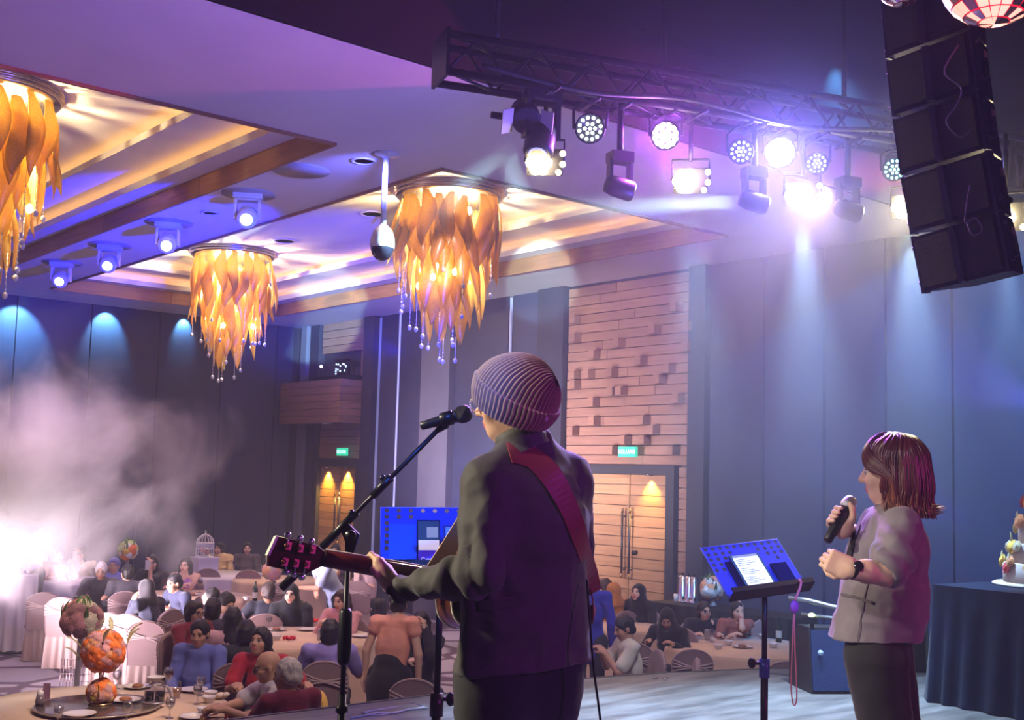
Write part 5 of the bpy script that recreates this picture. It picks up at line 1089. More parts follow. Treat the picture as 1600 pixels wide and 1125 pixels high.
bc = b0+(b1-b0)*.40; wp(MB().cyl(bc-bd_*.10, bc+bd_*.06, .013, n=12), 'boom_sleeve', STB, t)
b = MB(); b.loft([[p+AWAY*d_ for p in (W(540, 868, 3.62), W(552, 868, 3.62), W(562, 835, 3.62), W(545, 818, 3.62), W(534, 830, 3.62), W(540, 846, 3.62))] for d_ in (-.014, .014)], smooth=False); wp(b, 'swivel_bracket', STB, t)
wp(MB().cyl(W(549, 836, 3.60), W(549, 836, 3.60)-AWAY*.03, .016, n=12), 'swivel_knob', STB, t); wp(MB().sphere(W(549, 801, 3.62), .010, 8, 6), 'lock_knob', STB, t)
for k in range(3):
    a = 2*PI*k/3+.2; d = np.array([math.cos(a), math.sin(a), 0]); lg = wp(MB().tube([fx+UP*(STAGE+.14), fx+d*.30+UP*(STAGE+.014)], .008, 8), 'leg', STB, t); wp(MB().sphere(fx+d*.305+UP*(STAGE+.014), .014, 8, 6), 'rubber_foot', BLACK, lg)
m0, m1 = W(657, 666, 3.55), W(724, 647, 3.54); md2 = nrm(m1-m0); ll = np.linalg.norm(m1-m0)
mc2 = thing('microphone', m0, 'black microphone with round grille clipped on the boom stand', 'microphone')
wp(MB().lathe([(.008, 0), (.013, .004), (.014, .03), (.017, ll*.72), (.020, ll*.82), (.021, ll*.86)], 20, m0, md2), 'mic_body', mat('mic_black', (.012, .012, .013), .4), mc2)
wp(MB().lathe([(.019, ll*.84), (.026, ll*.90), (.028, ll*1.0), (.026, ll*1.10), (.017, ll*1.18), (.005, ll*1.205)], 24, m0, md2), 'mic_grille', mat('mic_grille_black', (.02, .02, .022), .45, .6, bump=.8, bscale=500), mc2)
cl_ = m0+md2*ll*.62; b = MB(); b.lathe([(.0185, -.02), (.0225, -.018), (.0225, .018), (.0185, .02)], 20, cl_, md2, caps=False); wp(b, 'mic_clip_ring', STB, t); wp(MB().cyl(b1-bd_*.002, cl_-UP*.018, .011, n=10), 'mic_clip', STB, t)

# ---------------------------------------------------------------- navy cake table, cake, wedge monitor and bits on the stage
TT = 1.77; A_, B_ = atz(1459, 914, TT), atz(1600, 929, TT); ex = nrm(B_-A_); ey = np.array([-ex[1], ex[0], 0]); ey = ey if ey@AWAY > 0 else -ey
t = thing('cake_table', A_+ex*.9+ey*.4-UP*(TT-STAGE), 'table under a long navy velvet cloth at the right edge of stage', 'table')
VEL = mat('navy_velvet', (.005, .012, .036), .6, sheen=.05, spec=.25, noise=.3, nscale=4)
per = []; LX, LY = 1.8, .62
for i in range(100): per.append((LX*i/100, 0, 0, -1))
for i in range(36): per.append((LX, LY*i/36, 1, 0))
for i in range(100): per.append((LX-LX*i/100, LY, 0, 1))
for i in range(36): per.append((0, LY-LY*i/36, -1, 0))
rings = []
for kz, z in enumerate(np.linspace(0, 1, 9)):
    zz = TT-.002-(TT-STAGE-.008)*z; rg_ = []
    for i, (x, y, nx_, ny_) in enumerate(per):
        fl_ = .012+.075*z**1.2+.022*z**.6*math.sin(i*.78+2*math.sin(i*.13))*min(1, z*3); rg_.append(A_*[1, 1, 0]+ex*(x+nx_*fl_)+ey*(y+ny_*fl_)+UP*zz)
    rings.append(rg_)
cv = MB(); cv.loft(rings, caps=False); wp(cv, 'cloth_skirt', VEL, t)
b = MB(); b.loft([rings[0], [p+UP*.006 for p in rings[0]]], smooth=False); wp(b, 'cloth_top', VEL, t)
for x, y in ((.1, .1), (1.7, .1), (.1, .52), (1.7, .52)): wp(MB().cyl(A_*[1, 1, 0]+ex*x+ey*y+UP*STAGE, A_+ex*x+ey*y-UP*.02, .02, n=8), 'table_leg', STB, t)
# flowers
def petal_flower(name, r, col, layers, n, cup):
    b = MB(); m_ = 20; rr = random.Random(name)          # ruffled rings of petals round a solid heart
    b.lathe([(r*.2, -.35*r), (r*.80, -.05*r), (r*.72, .25*r), (r*.40, .5*r), (r*.08, .58*r)], 10)
    for L_ in range(layers):
        f_ = 1-L_/(layers+.8); z0 = r*(-.05+.52*(1-f_)); ph = rr.uniform(0, 6); w = n
        inn = [np.array([math.cos(2*PI*k/m_)*r*f_*.45, math.sin(2*PI*k/m_)*r*f_*.45, z0]) for k in range(m_)]
        out = [np.array([math.cos(2*PI*k/m_)*r*f_*(1+.10*math.sin(w*2*PI*k/m_+ph)), math.sin(2*PI*k/m_)*r*f_*(1+.10*math.sin(w*2*PI*k/m_+ph)), z0+r*(.10+cup*.35)+r*.09*math.sin((w+4)*2*PI*k/m_+ph)]) for k in range(m_)]
        b.loft([inn, out, [p*np.array([.93, .93, 1])+UP*.05*r for p in out], [p+UP*.10*r for p in inn]], caps=False)
    return b.mesh('flower', mat('petal_'+name, col, .9, rand=.2, spec=.1))
FLOW = {k: petal_flower(k, .06, c, l, n_, cu) for k, c, l, n_, cu in (('orange', (.95, .26, .06), 4, 7, .5), ('peach', (.95, .48, .25), 4, 7, .5), ('pink', (.80, .42, .42), 4, 8, .6), ('yellow', (.9, .65, .15), 2, 9, .25), ('cream', (.9, .82, .6), 4, 7, .5), ('white', (.9, .88, .85), 3, 8, .4), ('lime', (.55, .68, .25), 3, 7, .4), ('rose', (.75, .12, .12), 4, 6, .6), ('dusk', (.36, .20, .22), 4, 7, .5))}
LFM = MB(); LFM.loft([[(w, y, z), (0, y, z-.006), (-w, y, z), (0, y, z-.009)] for y, w, z in ((0, .004, 0), (.03, .014, .012), (.07, .017, .02), (.11, .010, .016), (.14, .001, .004))]); LEAFG = LFM.mesh('leaf', mat('leaf_green', (.10, .22, .06), .5, rand=.3)); LEAFP = LFM.mesh('leaf', mat('leaf_pale', (.75, .70, .40), .5, rand=.2))
def put(me, name, root, p, dr, sc, roll=0):
    q = Vector(dr).to_track_quat('Z', 'Y') @ __import__('mathutils').Quaternion((0, 0, 1), roll); ob = link(name, me, root); ob.location = tuple(p); ob.rotation_euler = q.to_euler(); ob.scale = (sc,)*3; return ob
def flower_ball(root, c, r, kinds, nf, seed, sc=1., squash=1., low=-.8):
    rr = random.Random(seed)
    for i in range(nf):
        z = 1-(i+.5)/nf*(1-low); a = i*2.39996+rr.uniform(-.2, .2); q = math.sqrt(max(0, 1-z*z)); d = np.array([q*math.cos(a), q*math.sin(a), z*squash]); put(FLOW[rr.choice(kinds)], 'flower', root, np.asarray(c)+d*r*.72, d, sc*rr.uniform(.8, 1.25), rr.uniform(0, 6))
# tiered cake
cc_ = atz(1640, 916, TT+.006); ck = thing('wedding_cake', cc_, 'tall white tiered cake with yellow and orange flowers on navy table', 'cake'); ICE = mat('icing', (.85, .78, .76), .5); ck.rotation_euler = (0, 0, 0)
MB().lathe([(0, 0), (.36, 0), (.36, .012), (.34, .02), (0, .02)], 40).build('cake_board', mat('board_cream', (.8, .72, .62), .5), ck)
z = .02
for r, h_ in ((.29, .13), (.24, .13), (.19, .13), (.14, .13), (.09, .12)): MB().lathe([(0, z), (r-.005, z), (r, z+.006), (r, z+h_-.012), (r-.012, z+h_), (0, z+h_)], 40).build('cake_tier', ICE, ck); z += h_
rr = random.Random(8)
for r, zz, n_ in ((.29, .14, 13), (.245, .27, 12), (.2, .41, 10), (.15, .54, 8), (.1, .66, 6), (.04, .75, 4)):
    for i in range(n_):
        a = 2*PI*i/n_+rr.uniform(-.2, .2)+zz*3; d = np.array([math.cos(a), math.sin(a), .25]); k_ = rr.choice(['yellow', 'yellow', 'orange', 'cream', 'peach', 'rose']); put(FLOW[k_], 'flower', ck, np.array([math.cos(a)*r, math.sin(a)*r, zz+rr.uniform(-.03, .03)]), d, rr.uniform(.6, 1.0), rr.uniform(0, 6))
        if i % 2: put(LEAFP, 'leaf', ck, np.array([math.cos(a)*r*1.03, math.sin(a)*r*1.03, zz+.02]), np.array([-d[1], d[0], .3]), .5)
# floor wedge monitor
wq = atz(1292, 1078, STAGE); t = thing('wedge_monitor', wq, 'floor monitor speaker with blue-lit grille behind the singer', 'speaker'); wx = nrm(RIGHT+AWAY*.15); wy = nrm(np.cross(UP, wx)); Rw = np.array([wx, wy, UP]).T
b = MB(); P2 = [(-.15, 0), (.24, 0), (.24, .30), (.08, .43), (-.10, .43)]
b.loft([[wq+wy*(y-.0)+wx*s_*.175+UP*z for y, z in P2] for s_ in (-1, 1)], smooth=False); wp(b, 'cabinet', SPK, t)
gn_ = [wq+wy*-.15+UP*.012, wq+wy*-.10+UP*.425]; b = MB(); gd = nrm(gn_[1]-gn_[0]); b.box((gn_[0]+gn_[1])/2-wy*.006, (.33, .012, np.linalg.norm(gn_[1]-gn_[0])*.96), np.array([wx, np.cross(gd, wx), gd]).T); wp(b, 'grille', mat('grille_blue_light', (.015, .036, .12), .4, .3, bump=.5, bscale=300), t)  # blue stage light on the grille is put into its colour
b = MB(); b.cyl(wq-wy*.14-wx*.11+UP*.27, wq-wy*.155-wx*.11+UP*.27, .018, n=12); wp(b, 'badge', mat('badge_pale', (.4, .55, .8), .4), t)
wp(MB().box(wq+wx*-.15+wy*-.10+UP*.445, (.02, .02, .03)), 'corner_lug', STB, t)
# keyboard stand and small stage light behind the singer
kq = atz(1268, 1040, STAGE)+AWAY*.7; t = thing('keyboard_stand', kq, 'grey keyboard stand arm reaching behind the singer above monitor', 'stand'); GS = mat('stand_grey', (.35, .38, .42), .35, .7)
wp(MB().tube([W(1232, 935, 8.2), W(1262, 938, 8.15), W(1300, 948, 8.1), W(1345, 955, 8.0)], .018, 8), 'upper_bar', GS, t); wp(MB().tube([W(1252, 960, 8.3), W(1300, 966, 8.2), W(1345, 972, 8.1)], .014, 8), 'lower_bar', GS, t)
k1 = W(1320, 950, 8.07); wp(MB().cyl((k1[0], k1[1], STAGE), k1, .016, n=8), 'post', STB, t); wp(MB().box((k1[0], k1[1], STAGE+.012), (.5, .06, .024)), 'foot_bar', STB, t); wp(MB().box((k1[0], k1[1], STAGE+.012), (.06, .5, .024)), 'foot_bar', STB, t)
wp(MB().sphere(W(1268, 961, 8.25), .022, 8, 6, (1.4, 1, .7)), 'indicator_light', mat('lamp_green', (.8, 1, .4), .4, emit=(.75, 1, .35), es=3), t)
bq = atz(1432, 1062, STAGE); t = thing('flight_case', bq+AWAY*.5, 'black flight case between the singer and the navy table', 'case'); c = bq+AWAY*.5
wp(MB().box(c+UP*.25, (.4, .34, .5), np.array([RIGHT, AWAY, UP]).T), 'case_body', SPK, t)
for s_ in (-1, 1): wp(MB().box(c+RIGHT*s_*.195-AWAY*.172+UP*.25, (.02, .012, .5), np.array([RIGHT, AWAY, UP]).T), 'edge_rail', GS, t)
wp(MB().box(c-AWAY*.178+UP*.3, (.1, .012, .05), np.array([RIGHT, AWAY, UP]).T), 'handle', STB, t)
# tape and cables taped on the stage by the edge
def flat_ring(px, label, w=.012):
    P = [atz(x, y, STAGE+.004) for x, y in px]; b = MB(); b.tube(P+[P[0]], .004, 5); return tag(wp(b, 'tape_outline', mat('tape_white', (.75, .75, .78), .5), None) if False else b.build('tape_outline', mat('tape_white', (.75, .75, .78), .5)), label, 'tape')
flat_ring([(566, 1113), (648, 1099), (664, 1104), (590, 1118)], 'white taped rectangle on the stage edge left of guitarist')
b = MB(); b.tube([atz(x, y, STAGE+.006) for x, y in ((548, 1122), (590, 1114), (618, 1114), (640, 1108), (668, 1106))], .006, 6); tag(b.build('stage_cable', mat('cable_pale', (.5, .5, .52), .5)), 'pale cable on the stage edge near the music stand foot', 'cable')
for dx, lb in ((0, 'small shiny cable clip on front stage edge, first of two below cream polo shirt'), (.07, 'small shiny cable clip on front stage edge, nearer the lavender-lit chair')):
    q = atz(1020, 1056, STAGE+.004)-AWAY*.15+RIGHT*dx; t = thing('cable_clip', q, lb, 'clip'); wp(MB().sphere(q+UP*.008, .012, 8, 6, (1.6, 1, .6)), 'clip_body', CHROME, t); wp(MB().cyl(q+UP*.012-RIGHT*.02, q+UP*.012+RIGHT*.02, .003, n=5), 'clip_wire', CHROME, t)
# ---------------------------------------------------------------- banquet chairs
CHM = mat('chair_cover', (.27, .175, .18), .8, noise=.08, nscale=6, bump=.1, bscale=200, sheen=.2); CHP = mat('chair_piping', (.46, .34, .34), .7); CHS = mat('chair_skirt', (.34, .235, .22), .6, sheen=.3); CHY = mat('chair_yellow', (.62, .36, .04), .6)
def arch(w, z0, z1, n=14):
    return [(-w, z0)]+[(-w*math.cos(PI*k/n)*(1 if abs(math.cos(PI*k/n)) < .999 else 1), z1-.16+.16*math.sin(PI*k/n)) for k in range(n+1)]+[(w, z0)]
def back_mesh(mt):
    A = arch(.225, .44, .97); rings = []
    for y, sc_ in ((-.255, .96), (-.262, 1.0), (-.215, 1.0), (-.208, .96)): rings.append([(x*sc_*(.94+.06*min(1, (z-.44)/.3)), y-.10*(z-.44), .44+(z-.44)*(.5+.5*sc_)) for x, z in A])
    return MB().loft(rings, smooth=False).mesh('backrest', mt)
def skirt_mesh(mt):
    per = []; n = 96; rings = []
    for k in range(n):
        a = 2*PI*k/n; c, s = math.cos(a), math.sin(a); q = max(abs(c), abs(s)); per.append((c/q*.9+c*.1, s/q*.9+s*.1))
    for z, f_, am in ((.47, .215, .0), (.42, .222, .004), (.25, .232, .012), (.008, .245, .018)): rings.append([(x*(f_+am*math.sin(k*PI/3)), y*(f_+am*math.sin(k*PI/3))-.01, z) for k, (x, y) in enumerate(per)])
    return MB().loft(rings, caps=False).mesh('skirt', mt)
def seat_mesh(mt): return MB().lathe([(.01, .44), (.24, .44), (.255, .46), (.25, .49), (.22, .50), (.01, .50)], 24).mesh('seat', mt)
def sash_mesh():
    b = MB()
    for s_ in (-1, 1):
        for dz in (-.02, .02): b.tube([(-.226, -.292, .80+s_*.045+dz), (-.1, -.302, .785+s_*.012+dz*.6), (0, -.306, .78+dz*.2), (.1, -.302, .775-s_*.012+dz*.6), (.226, -.292, .76-s_*.045+dz)], .010, 6)
    b.sphere((0, -.305, .78), .018, 8, 5); return b.mesh('sash', CHP)
def pipe_mesh():
    A = [p for p in arch(.228, .50, .975)]; return MB().tube([(x*(.94+.06*min(1, (z-.44)/.3)), -.235-.10*(z-.44), z) for x, z in A], .007, 6).mesh('piping', CHP)
CHK = {'t': (back_mesh(CHM), seat_mesh(CHM), skirt_mesh(CHS), sash_mesh(), pipe_mesh()), 'y': (back_mesh(CHY), seat_mesh(CHY), None, None, None)}
legm = MB().cyl((0, 0, 0), (0, 0, .45), .014, n=8).mesh('leg', mat('chair_leg', (.5, .4, .3), .4, .6))
def rot_for(a):                     # 0 faces the camera, 90 faces the photograph's left
    d = -AWAY*math.cos(math.radians(a))-RIGHT*math.sin(math.radians(a)); return math.atan2(-d[0], d[1])
def chair(p, a, label, k='t'):
    t = thing('banquet_chair', (p[0], p[1], FL), label, 'chair', 'covered banquet chairs' if k == 't' else 'yellow chairs', rot_for(a)); t.scale = (.92,)*3; B_, S_, K_, X_, P_ = CHK[k]
    link('backrest', B_, t); link('seat', S_, t)
    if K_: link('skirt', K_, t)
    if X_: link('sash', X_, t); link('piping', P_, t)
    for x, y in ((-.18, -.18), (.18, -.18), (-.18, .18), (.18, .18)): link('leg', legm, t, (x, y, 0))
    return t
# ---------------------------------------------------------------- guests
GH = {}
def guest(px, py, a, label, top, hair='short', hc=(.012, .010, .012), skin='a', sleeve='short', pose='table', stand=False, lean=0., look=(0, 0), bottom=(.03, .03, .04), zh=None, h=.011, sc=1., glasses=False, chairk='t', extra=None, side=0., hd=None, ch=True, neckline=0.):
    sk = np.array(SKINS[skin]); pel = .90 if stand else .48; L = .475*sc
    dirn = np.array([math.sin(side)*.9, math.sin(lean), math.cos(lean)*math.cos(side)]); dirn = nrm(dirn)
    P0 = np.array([0, 0, pel*sc if stand else pel]); nk = P0+dirn*(L+.03); hc_ = nk+nrm(dirn*.6+np.array([0, .25, .55]))*.13*sc
    zt = hc_[2]; Hw = atz(px, py, zt+FL if zh is None else zh); rz = rot_for(a); cz, sz = math.cos(rz), math.sin(rz)
    root = np.array([Hw[0]-(hc_[0]*cz-hc_[1]*sz), Hw[1]-(hc_[0]*sz+hc_[1]*cz), FL])
    t = thing('person', root, label, 'person', 'banquet guests', rz)
    yaw, pit = math.radians(look[0]), math.radians(look[1]); hf = np.array([math.sin(yaw)*math.cos(pit), math.cos(yaw)*math.cos(pit), math.sin(pit)]); R = mat3(hf)
    sw = .185*sc; sx = nrm(np.cross(dirn, (0, 1, 0))); shp = P0+dirn*L
    sh = {g: shp+np.array([g*sw, 0, -.01]) for g in (-1, 1)}
    HT = {'table': ((-.16, .36, .79), (.16, .36, .79)), 'lap': ((-.10, .26, .62), (.10, .26, .62)), 'down': ((-.26, .04, pel-.12), (.26, .04, pel-.12)), 'face': ((-.02, .17, 1.08), (.14, .30, .80)), 'eat': ((-.06, .30, .95), (.14, .34, .80)),
          'cross': ((.10, .24, .80), (-.10, .26, .84)), 'reachl': ((-.18, .52, .84), (-.05, .55, .82)), 'phone': ((-.07, .32, .88), (.07, .32, .88)), 'hair': ((-.12, .02, 1.22), (.1, .28, .66)), 'out': ((-.42, .22, .80), (.16, .36, .79)), 'tray': ((-.14, .36, 1.12), (.14, .36, 1.12)), 'serve': ((.0, .52, 1.02), (.22, .20, .98))}[pose]
    el, wr = {}, {}
    for g, tg in ((-1, HT[0]), (1, HT[1])):
        tg = np.array(tg)*[1, 1, 1]; d = tg-sh[g]; D = np.linalg.norm(d); a1, a2 = .285*sc, .245*sc; D2 = min(D, (a1+a2)*.985); u_ = d/D; ca = (a1*a1+D2*D2-a2*a2)/(2*a1*D2); pole = nrm(np.array([g*.55, -.35, -.75])); pole = nrm(pole-u_*np.dot(pole, u_))
        el[g] = sh[g]+u_*a1*ca+pole*a1*math.sqrt(max(0, 1-ca*ca)); wr[g] = sh[g]+u_*D2
    S = SDF(); skin_head(S, hc_, R, .98*sc); S.cap(nk-dirn*.05, hc_-R@np.array([0, .02, .05]), .055*sc, .050*sc, .02); S.cap(P0, shp-dirn*.05, .10*sc, .11*sc, .04, ((0, 1, 0), .7)); S.cap(sh[-1]*.8+sh[1]*.2, sh[-1]*.2+sh[1]*.8, .055, .055, .03)
    if sleeve == 'none': S.cap(sh[-1], sh[1], .050, .050, .03); S.cap(P0+dirn*L*.6, shp-dirn*.03, .135*sc, .12*sc, .04, ((0, 1, 0), .7))
    for g in (-1, 1):
        S.chain([sh[g], el[g], wr[g]], [.046*sc, .039*sc, .027*sc], .015); fd_ = nrm(wr[g]-el[g]); hand(S, wr[g], nrm(fd_+np.array([0, .1, -.15])), np.array([-g*.35, -.1, -.9]), .95*sc, .45, thumb=-g, r=.0095)
    hips = [P0+np.array([g*.09, 0, -.02]) for g in (-1, 1)]
    kn = [np.array([g*.10, .02 if stand else .40, .50*sc if stand else .50]) for g in (-1, 1)]; an = [np.array([g*.10, 0 if stand else .42, .09]) for g in (-1, 1)]
    for i in (0, 1): S.chain([hips[i], kn[i], an[i], an[i]+np.array([0, .13, -.055])], [.06, .05, .036, .030], .02)
    V, Q = S.mesh(h, 1); C = head_colors(V, hc_, R, .98*sc, sk); link('body', vq_mesh('body', V, Q, SKINM, C), t)
    # garment
    mk = 'cloth_%d_%d_%d' % tuple(int(c*255) for c in top); tm = cloth(mk, top, .8, .15, .15); S = SDF(); fy = ((0, 1, 0), .72)
    S.cap(P0-dirn*.02, P0+dirn*L*.55, .155*sc, .150*sc, .05, fy); S.cap(P0+dirn*L*.55, shp-dirn*.05, .155*sc, .128*sc, .05, fy)
    if sleeve != 'none':
        S.cap(sh[-1], sh[1], .064*sc, .064*sc, .04); S.cap(shp-dirn*.02, nk-dirn*.015, .10*sc, .062*sc, .03, ((0, 1, 0), .85))
        for g in (-1, 1):
            if sleeve == 'short': S.cap(sh[g], sh[g]+(el[g]-sh[g])*(.72 if top[0] < .7 or not stand else .25), .066*sc, .070*sc, .03)
            else: S.chain([sh[g], el[g], el[g]+(wr[g]-el[g])*.9], [.066*sc, .056*sc, .046*sc], .03)
    else:
        for g in (-1, 1): S.cap(P0+dirn*(L*.72)+np.array([g*.08, .08, 0]), sh[g]*.75+nk*.25+np.array([0, .02, .035]), .022, .018, .02)
    if stand and top[0] < .7: S.cap(P0+UP*.0, P0-UP*.08, .160*sc, .165*sc, .04, fy)
    if sleeve == 'none': S.plane(P0+dirn*(L*.86), dirn, .01) if neckline else None
    V, Q = S.mesh(h, 2); gm_ = link('shirt', vq_mesh('shirt', folds(V, Q, .014, 7, (1, 1, .5), int(px)), Q, tm), t)
    if sleeve == 'short' and hair != 'hijab':
        b = MB(); b.lathe([(.066, -.012), (.074, -.004), (.070, .022), (.060, .024)], 20, nk-dirn*.03+np.array([0, .004, 0]), nrm(dirn+np.array([0, .3, 0])), caps=False); b.build('collar', tm, gm_)
    bm_ = cloth('cloth_%d_%d_%d' % tuple(int(c*255) for c in bottom), bottom, .85, .1, .15); S = SDF(); S.cap(hips[0], hips[1], .125*sc, .125*sc, .04, ((0, 1, 0), .85))
    for i in (0, 1): S.chain([hips[i], kn[i], an[i]], [.098*sc, .072, .058], .04)
    V, Q = S.mesh(max(h, .013), 2); link('trousers', vq_mesh('trousers', V, Q, bm_), t)
    for i in (0, 1): MB().sphere(an[i]+np.array([0, .06, -.045]), .045, 10, 6, (1, 2.6, .95)).build('shoe', mat('shoe_black', (.01, .01, .01), .35), t)
    # hair
    HPq = lambda x, y, z: hc_+R@(np.array([x, y, z])*.98*sc); hm = mat('hair_%d_%d' % (int(hc[0]*255), int(hc[2]*255)), hc, .45, bump=.5, bscale=120, noise=.2, nscale=40)
    if hair not in ('bald',):
        S = SDF(); s_ = .98*sc
        if hair == 'hijab':
            S.ell(HPq(0, -.018, .030), (.094*s_, .112*s_, .106*s_), R, .02); S.ell(HPq(0, .0, -.06), (.082*s_, .088*s_, .085*s_), R, .04); S.cap(HPq(0, -.03, -.08), nk-dirn*.03, .085, .11, .05); S.cap(sh[-1]*.85+nk*.15, sh[1]*.85+nk*.15, .075, .075, .05); S.cap(nk, shp+np.array([0, .05, -.14]), .10, .115, .06, ((0, 1, 0), .75))
            S.ell(HPq(0, .105, -.018), (.060*s_, .075*s_, .080*s_), R, .015, 's')
        else:
            S.ell(HPq(0, -.014, .040), (.087*s_, .106*s_, .096*s_), R, .02)
            if hair in ('short', 'buzz'): S.ell(HPq(0, -.05, -.02), (.078*s_, .062*s_, .062*s_), R, .02)
            if hair == 'mid': S.ell(HPq(0, -.04, -.04), (.090*s_, .078*s_, .088*s_), R, .03)
            if hair in ('long', 'longb'):
                S.ell(HPq(0, -.035, -.04), (.092*s_, .082*s_, .10*s_), R, .03); S.chain([HPq(0, -.06, -.06), HPq(0, -.085, -.17), HPq(0, -.10, -.27)], [.075, .070, .045], .04, (R[:, 1], .7))
                for g in (-1, 1): S.chain([HPq(g*.075, -.01, .0), HPq(g*.085, .0, -.12), HPq(g*.085, .03, -.21)], [.03, .03, .018], .03)
            if hair == 'bun': S.ell(HPq(0, -.11, .05), (.04, .04, .04), R, .02); S.ell(HPq(0, -.04, -.02), (.08*s_, .07*s_, .06*s_), R, .02)
            S.ell(HPq(0, .108, -.050), (.062*s_, .074*s_, .120*s_), R, .018, 's')
            if hair in ('short', 'buzz', 'bun'):
                for g in (-1, 1): S.ell(HPq(g*.09, .01, -.03), (.03*s_, .035*s_, .045*s_), R, .01, 's')
        V, Q = S.mesh(h, 1); n_ = vnormals(V, Q)
        if hair != 'hijab': V = V+n_*(.010*vnoise(V*np.array([1, 1, .5]), 60, 2)+.018*vnoise(V, 20, 3))[:, None]
        else: V = folds(V, Q, .008, 9, (1, 1, .6), 3)
        link('headscarf' if hair == 'hijab' else 'hair', vq_mesh('hair', V, Q, hm if hair != 'hijab' else cloth('scarf_%d' % int(hc[0]*999), hc, .85, .2, .1)), t)
    if glasses:
        b = MB(); s_ = .98*sc
        for g in (-1, 1):
            b.tube([HPq(g*(.033+.026*math.cos(q)), .108, -.002+.020*math.sin(q)) for q in np.linspace(0, 2*PI, 15)], .0028, 5); b.tube([HPq(g*.060, .106, .004), HPq(g*.082, .085, .006), HPq(g*.084, -.01, .0)], .0026, 5)
        b.build('glasses', BLACK, t)
    if extra: extra(t, dict(nk=nk, sh=sh, el=el, wr=wr, hc=hc_, HP=HPq, R=R, P0=P0, dirn=dirn, L=L))
    if not stand and ch:
        chair(root, a, chair_label(label, chairk), chairk)
    GH[label] = root
    return t
def chair_label(label, k):
    w = label.split()[:9]
    while w[-1].strip(',') in ('at', 'the', 'with', 'in', 'of', 'and', 'by', 'from', 'a', 'her', 'to', 'on', 'left', 'right', 'behind', 'beside', 'before', 'centre', 'front', 'far', 'near', 'black', 'dark', 'his', 'pale', 'holding', 'between', 'white', 'red', 'navy', 'lilac', 'table', 'short', 'long', 'navy'): w.pop()
    return ('taupe' if k == 't' else 'yellow')+' banquet chair seating the '+' '.join(w).rstrip(',')
def stole(col, name):
    def f(t, J):
        S = SDF(); S.cap(J['sh'][-1], J['sh'][1], .085, .085, .05); S.cap(J['nk']-J['dirn']*.05, J['P0']+J['dirn']*.2, .13, .18, .05, ((0, 1, 0), .75))
        V, Q = S.mesh(.012, 2); link('shawl', vq_mesh('shawl', folds(V, Q, .03, 8, (1, 1, .3), 5), Q, cloth(name, col, .7, .3, .1)), t)
    return f
def mask(t, J):
    MB().sphere(J['HP'](0, .082, -.055), .048, 12, 8, (1.1, .75, .95)).build('face_mask', mat('mask_dark', (.06, .035, .10), .8), t)
def holding(name, col, g=-1):
    def f(t, J):
        w = J['wr'][g]+np.array([0, .08, .01]); MB().box(w, (.075, .010, .15)).build(name, mat(name+'_m', col, .4), t)
    return f
def skirt(t, J):
    S = SDF(); S.chain([J['P0']+UP*.07, J['P0']-UP*.10, J['P0']-UP*.45], [.150, .195, .215], .05, ((0, 1, 0), .8)); V, Q = S.mesh(.012, 2); link('skirt', vq_mesh('skirt', folds(V, Q, .012, 7, (1, 1, .3), 8), Q, cloth('skirt_black', (.010, .010, .012))), t)
WHT = (.62, .56, .60)
# front table
guest(312, 990, 14, 'man in blue shirt with black side-swept hair at the front table', (.16, .19, .55), 'short', skin='b', sleeve='long', pose='lap', look=(-12, -8), h=.009, bottom=(.02, .02, .03))
guest(407, 1003, 8, 'short-haired guest in bright red top leaning behind the bald man', (.42, .012, .03), 'mid', skin='b', pose='out', side=.16, look=(10, 12), h=.009)
guest(418, 1042, 62, 'bald man with glasses in white shirt reaching over front table', WHT, 'bald', skin='b', pose='reachl', look=(12, -12), lean=.22, glasses=True, h=.009, chairk='y', bottom=(.02, .025, .05))
guest(449, 1056, 140, 'white-haired man in dark red vest seen from behind at front table', (.20, .008, .03), 'buzz', (.62, .55, .50), 'b', pose='table', look=(-30, -5), lean=.12, h=.009, chairk='y')
# second table (left centre)
guest(199, 896, 165, 'dark-suited man seen from behind with short black hair, left of the woman in navy hijab', (.045, .04, .055), 'short', sleeve='long', look=(-20, 0), skin='b')
guest(228, 922, 118, 'woman in black headscarf and navy robe leaning to the table', (.008, .010, .028), 'hijab', (.012, .010, .014), 'b', sleeve='long', pose='eat', lean=.25, look=(8, -10))
guest(239, 879, 8, 'woman with long black hair wiping her mouth by dark wall', (.012, .012, .022), 'long', pose='face', look=(-8, -4), sleeve='short', extra=holding('tissue', (.8, .8, .78)))
guest(290, 883, 4, 'woman with long black hair in lilac dress', (.48, .22, .55), 'long', skin='c', sleeve='none', pose='cross', look=(4, 0))
guest(272, 912, 40, 'man in navy crouching between the lilac dress and headscarf woman', (.015, .018, .05), 'buzz', skin='d', sleeve='long', pose='table', lean=.3, look=(0, -8))
guest(329, 933, 60, 'girl with tilted face and dark hair at table of the lilac dress', (.50, .30, .30), 'mid', skin='c', pose='table', lean=.35, look=(10, 8), sc=.9)
guest(304, 957, -58, 'woman with glasses and shoulder-length dark hair in red-sleeved top', (.20, .012, .025), 'mid', skin='b', pose='table', look=(0, -4), glasses=True, sleeve='long')
guest(333, 952, 178, 'dark-haired guest from behind left of the boy in white shirt', (.06, .05, .08), 'mid', sleeve='short', pose='table')
guest(354, 944, -48, 'young man in white shirt looking down, black bowl-cut hair', (.60, .50, .66), 'short', skin='c', pose='lap', lean=.18, look=(0, -22))
guest(364, 968, 160, 'guest with long straight black hair from behind, pink sleeve', (.60, .34, .38), 'long', pose='table', look=(14, 0))
guest(385, 990, 180, 'guest with round black hair from behind, left of the red top guest', (.03, .03, .04), 'mid', pose='table', sleeve='long')
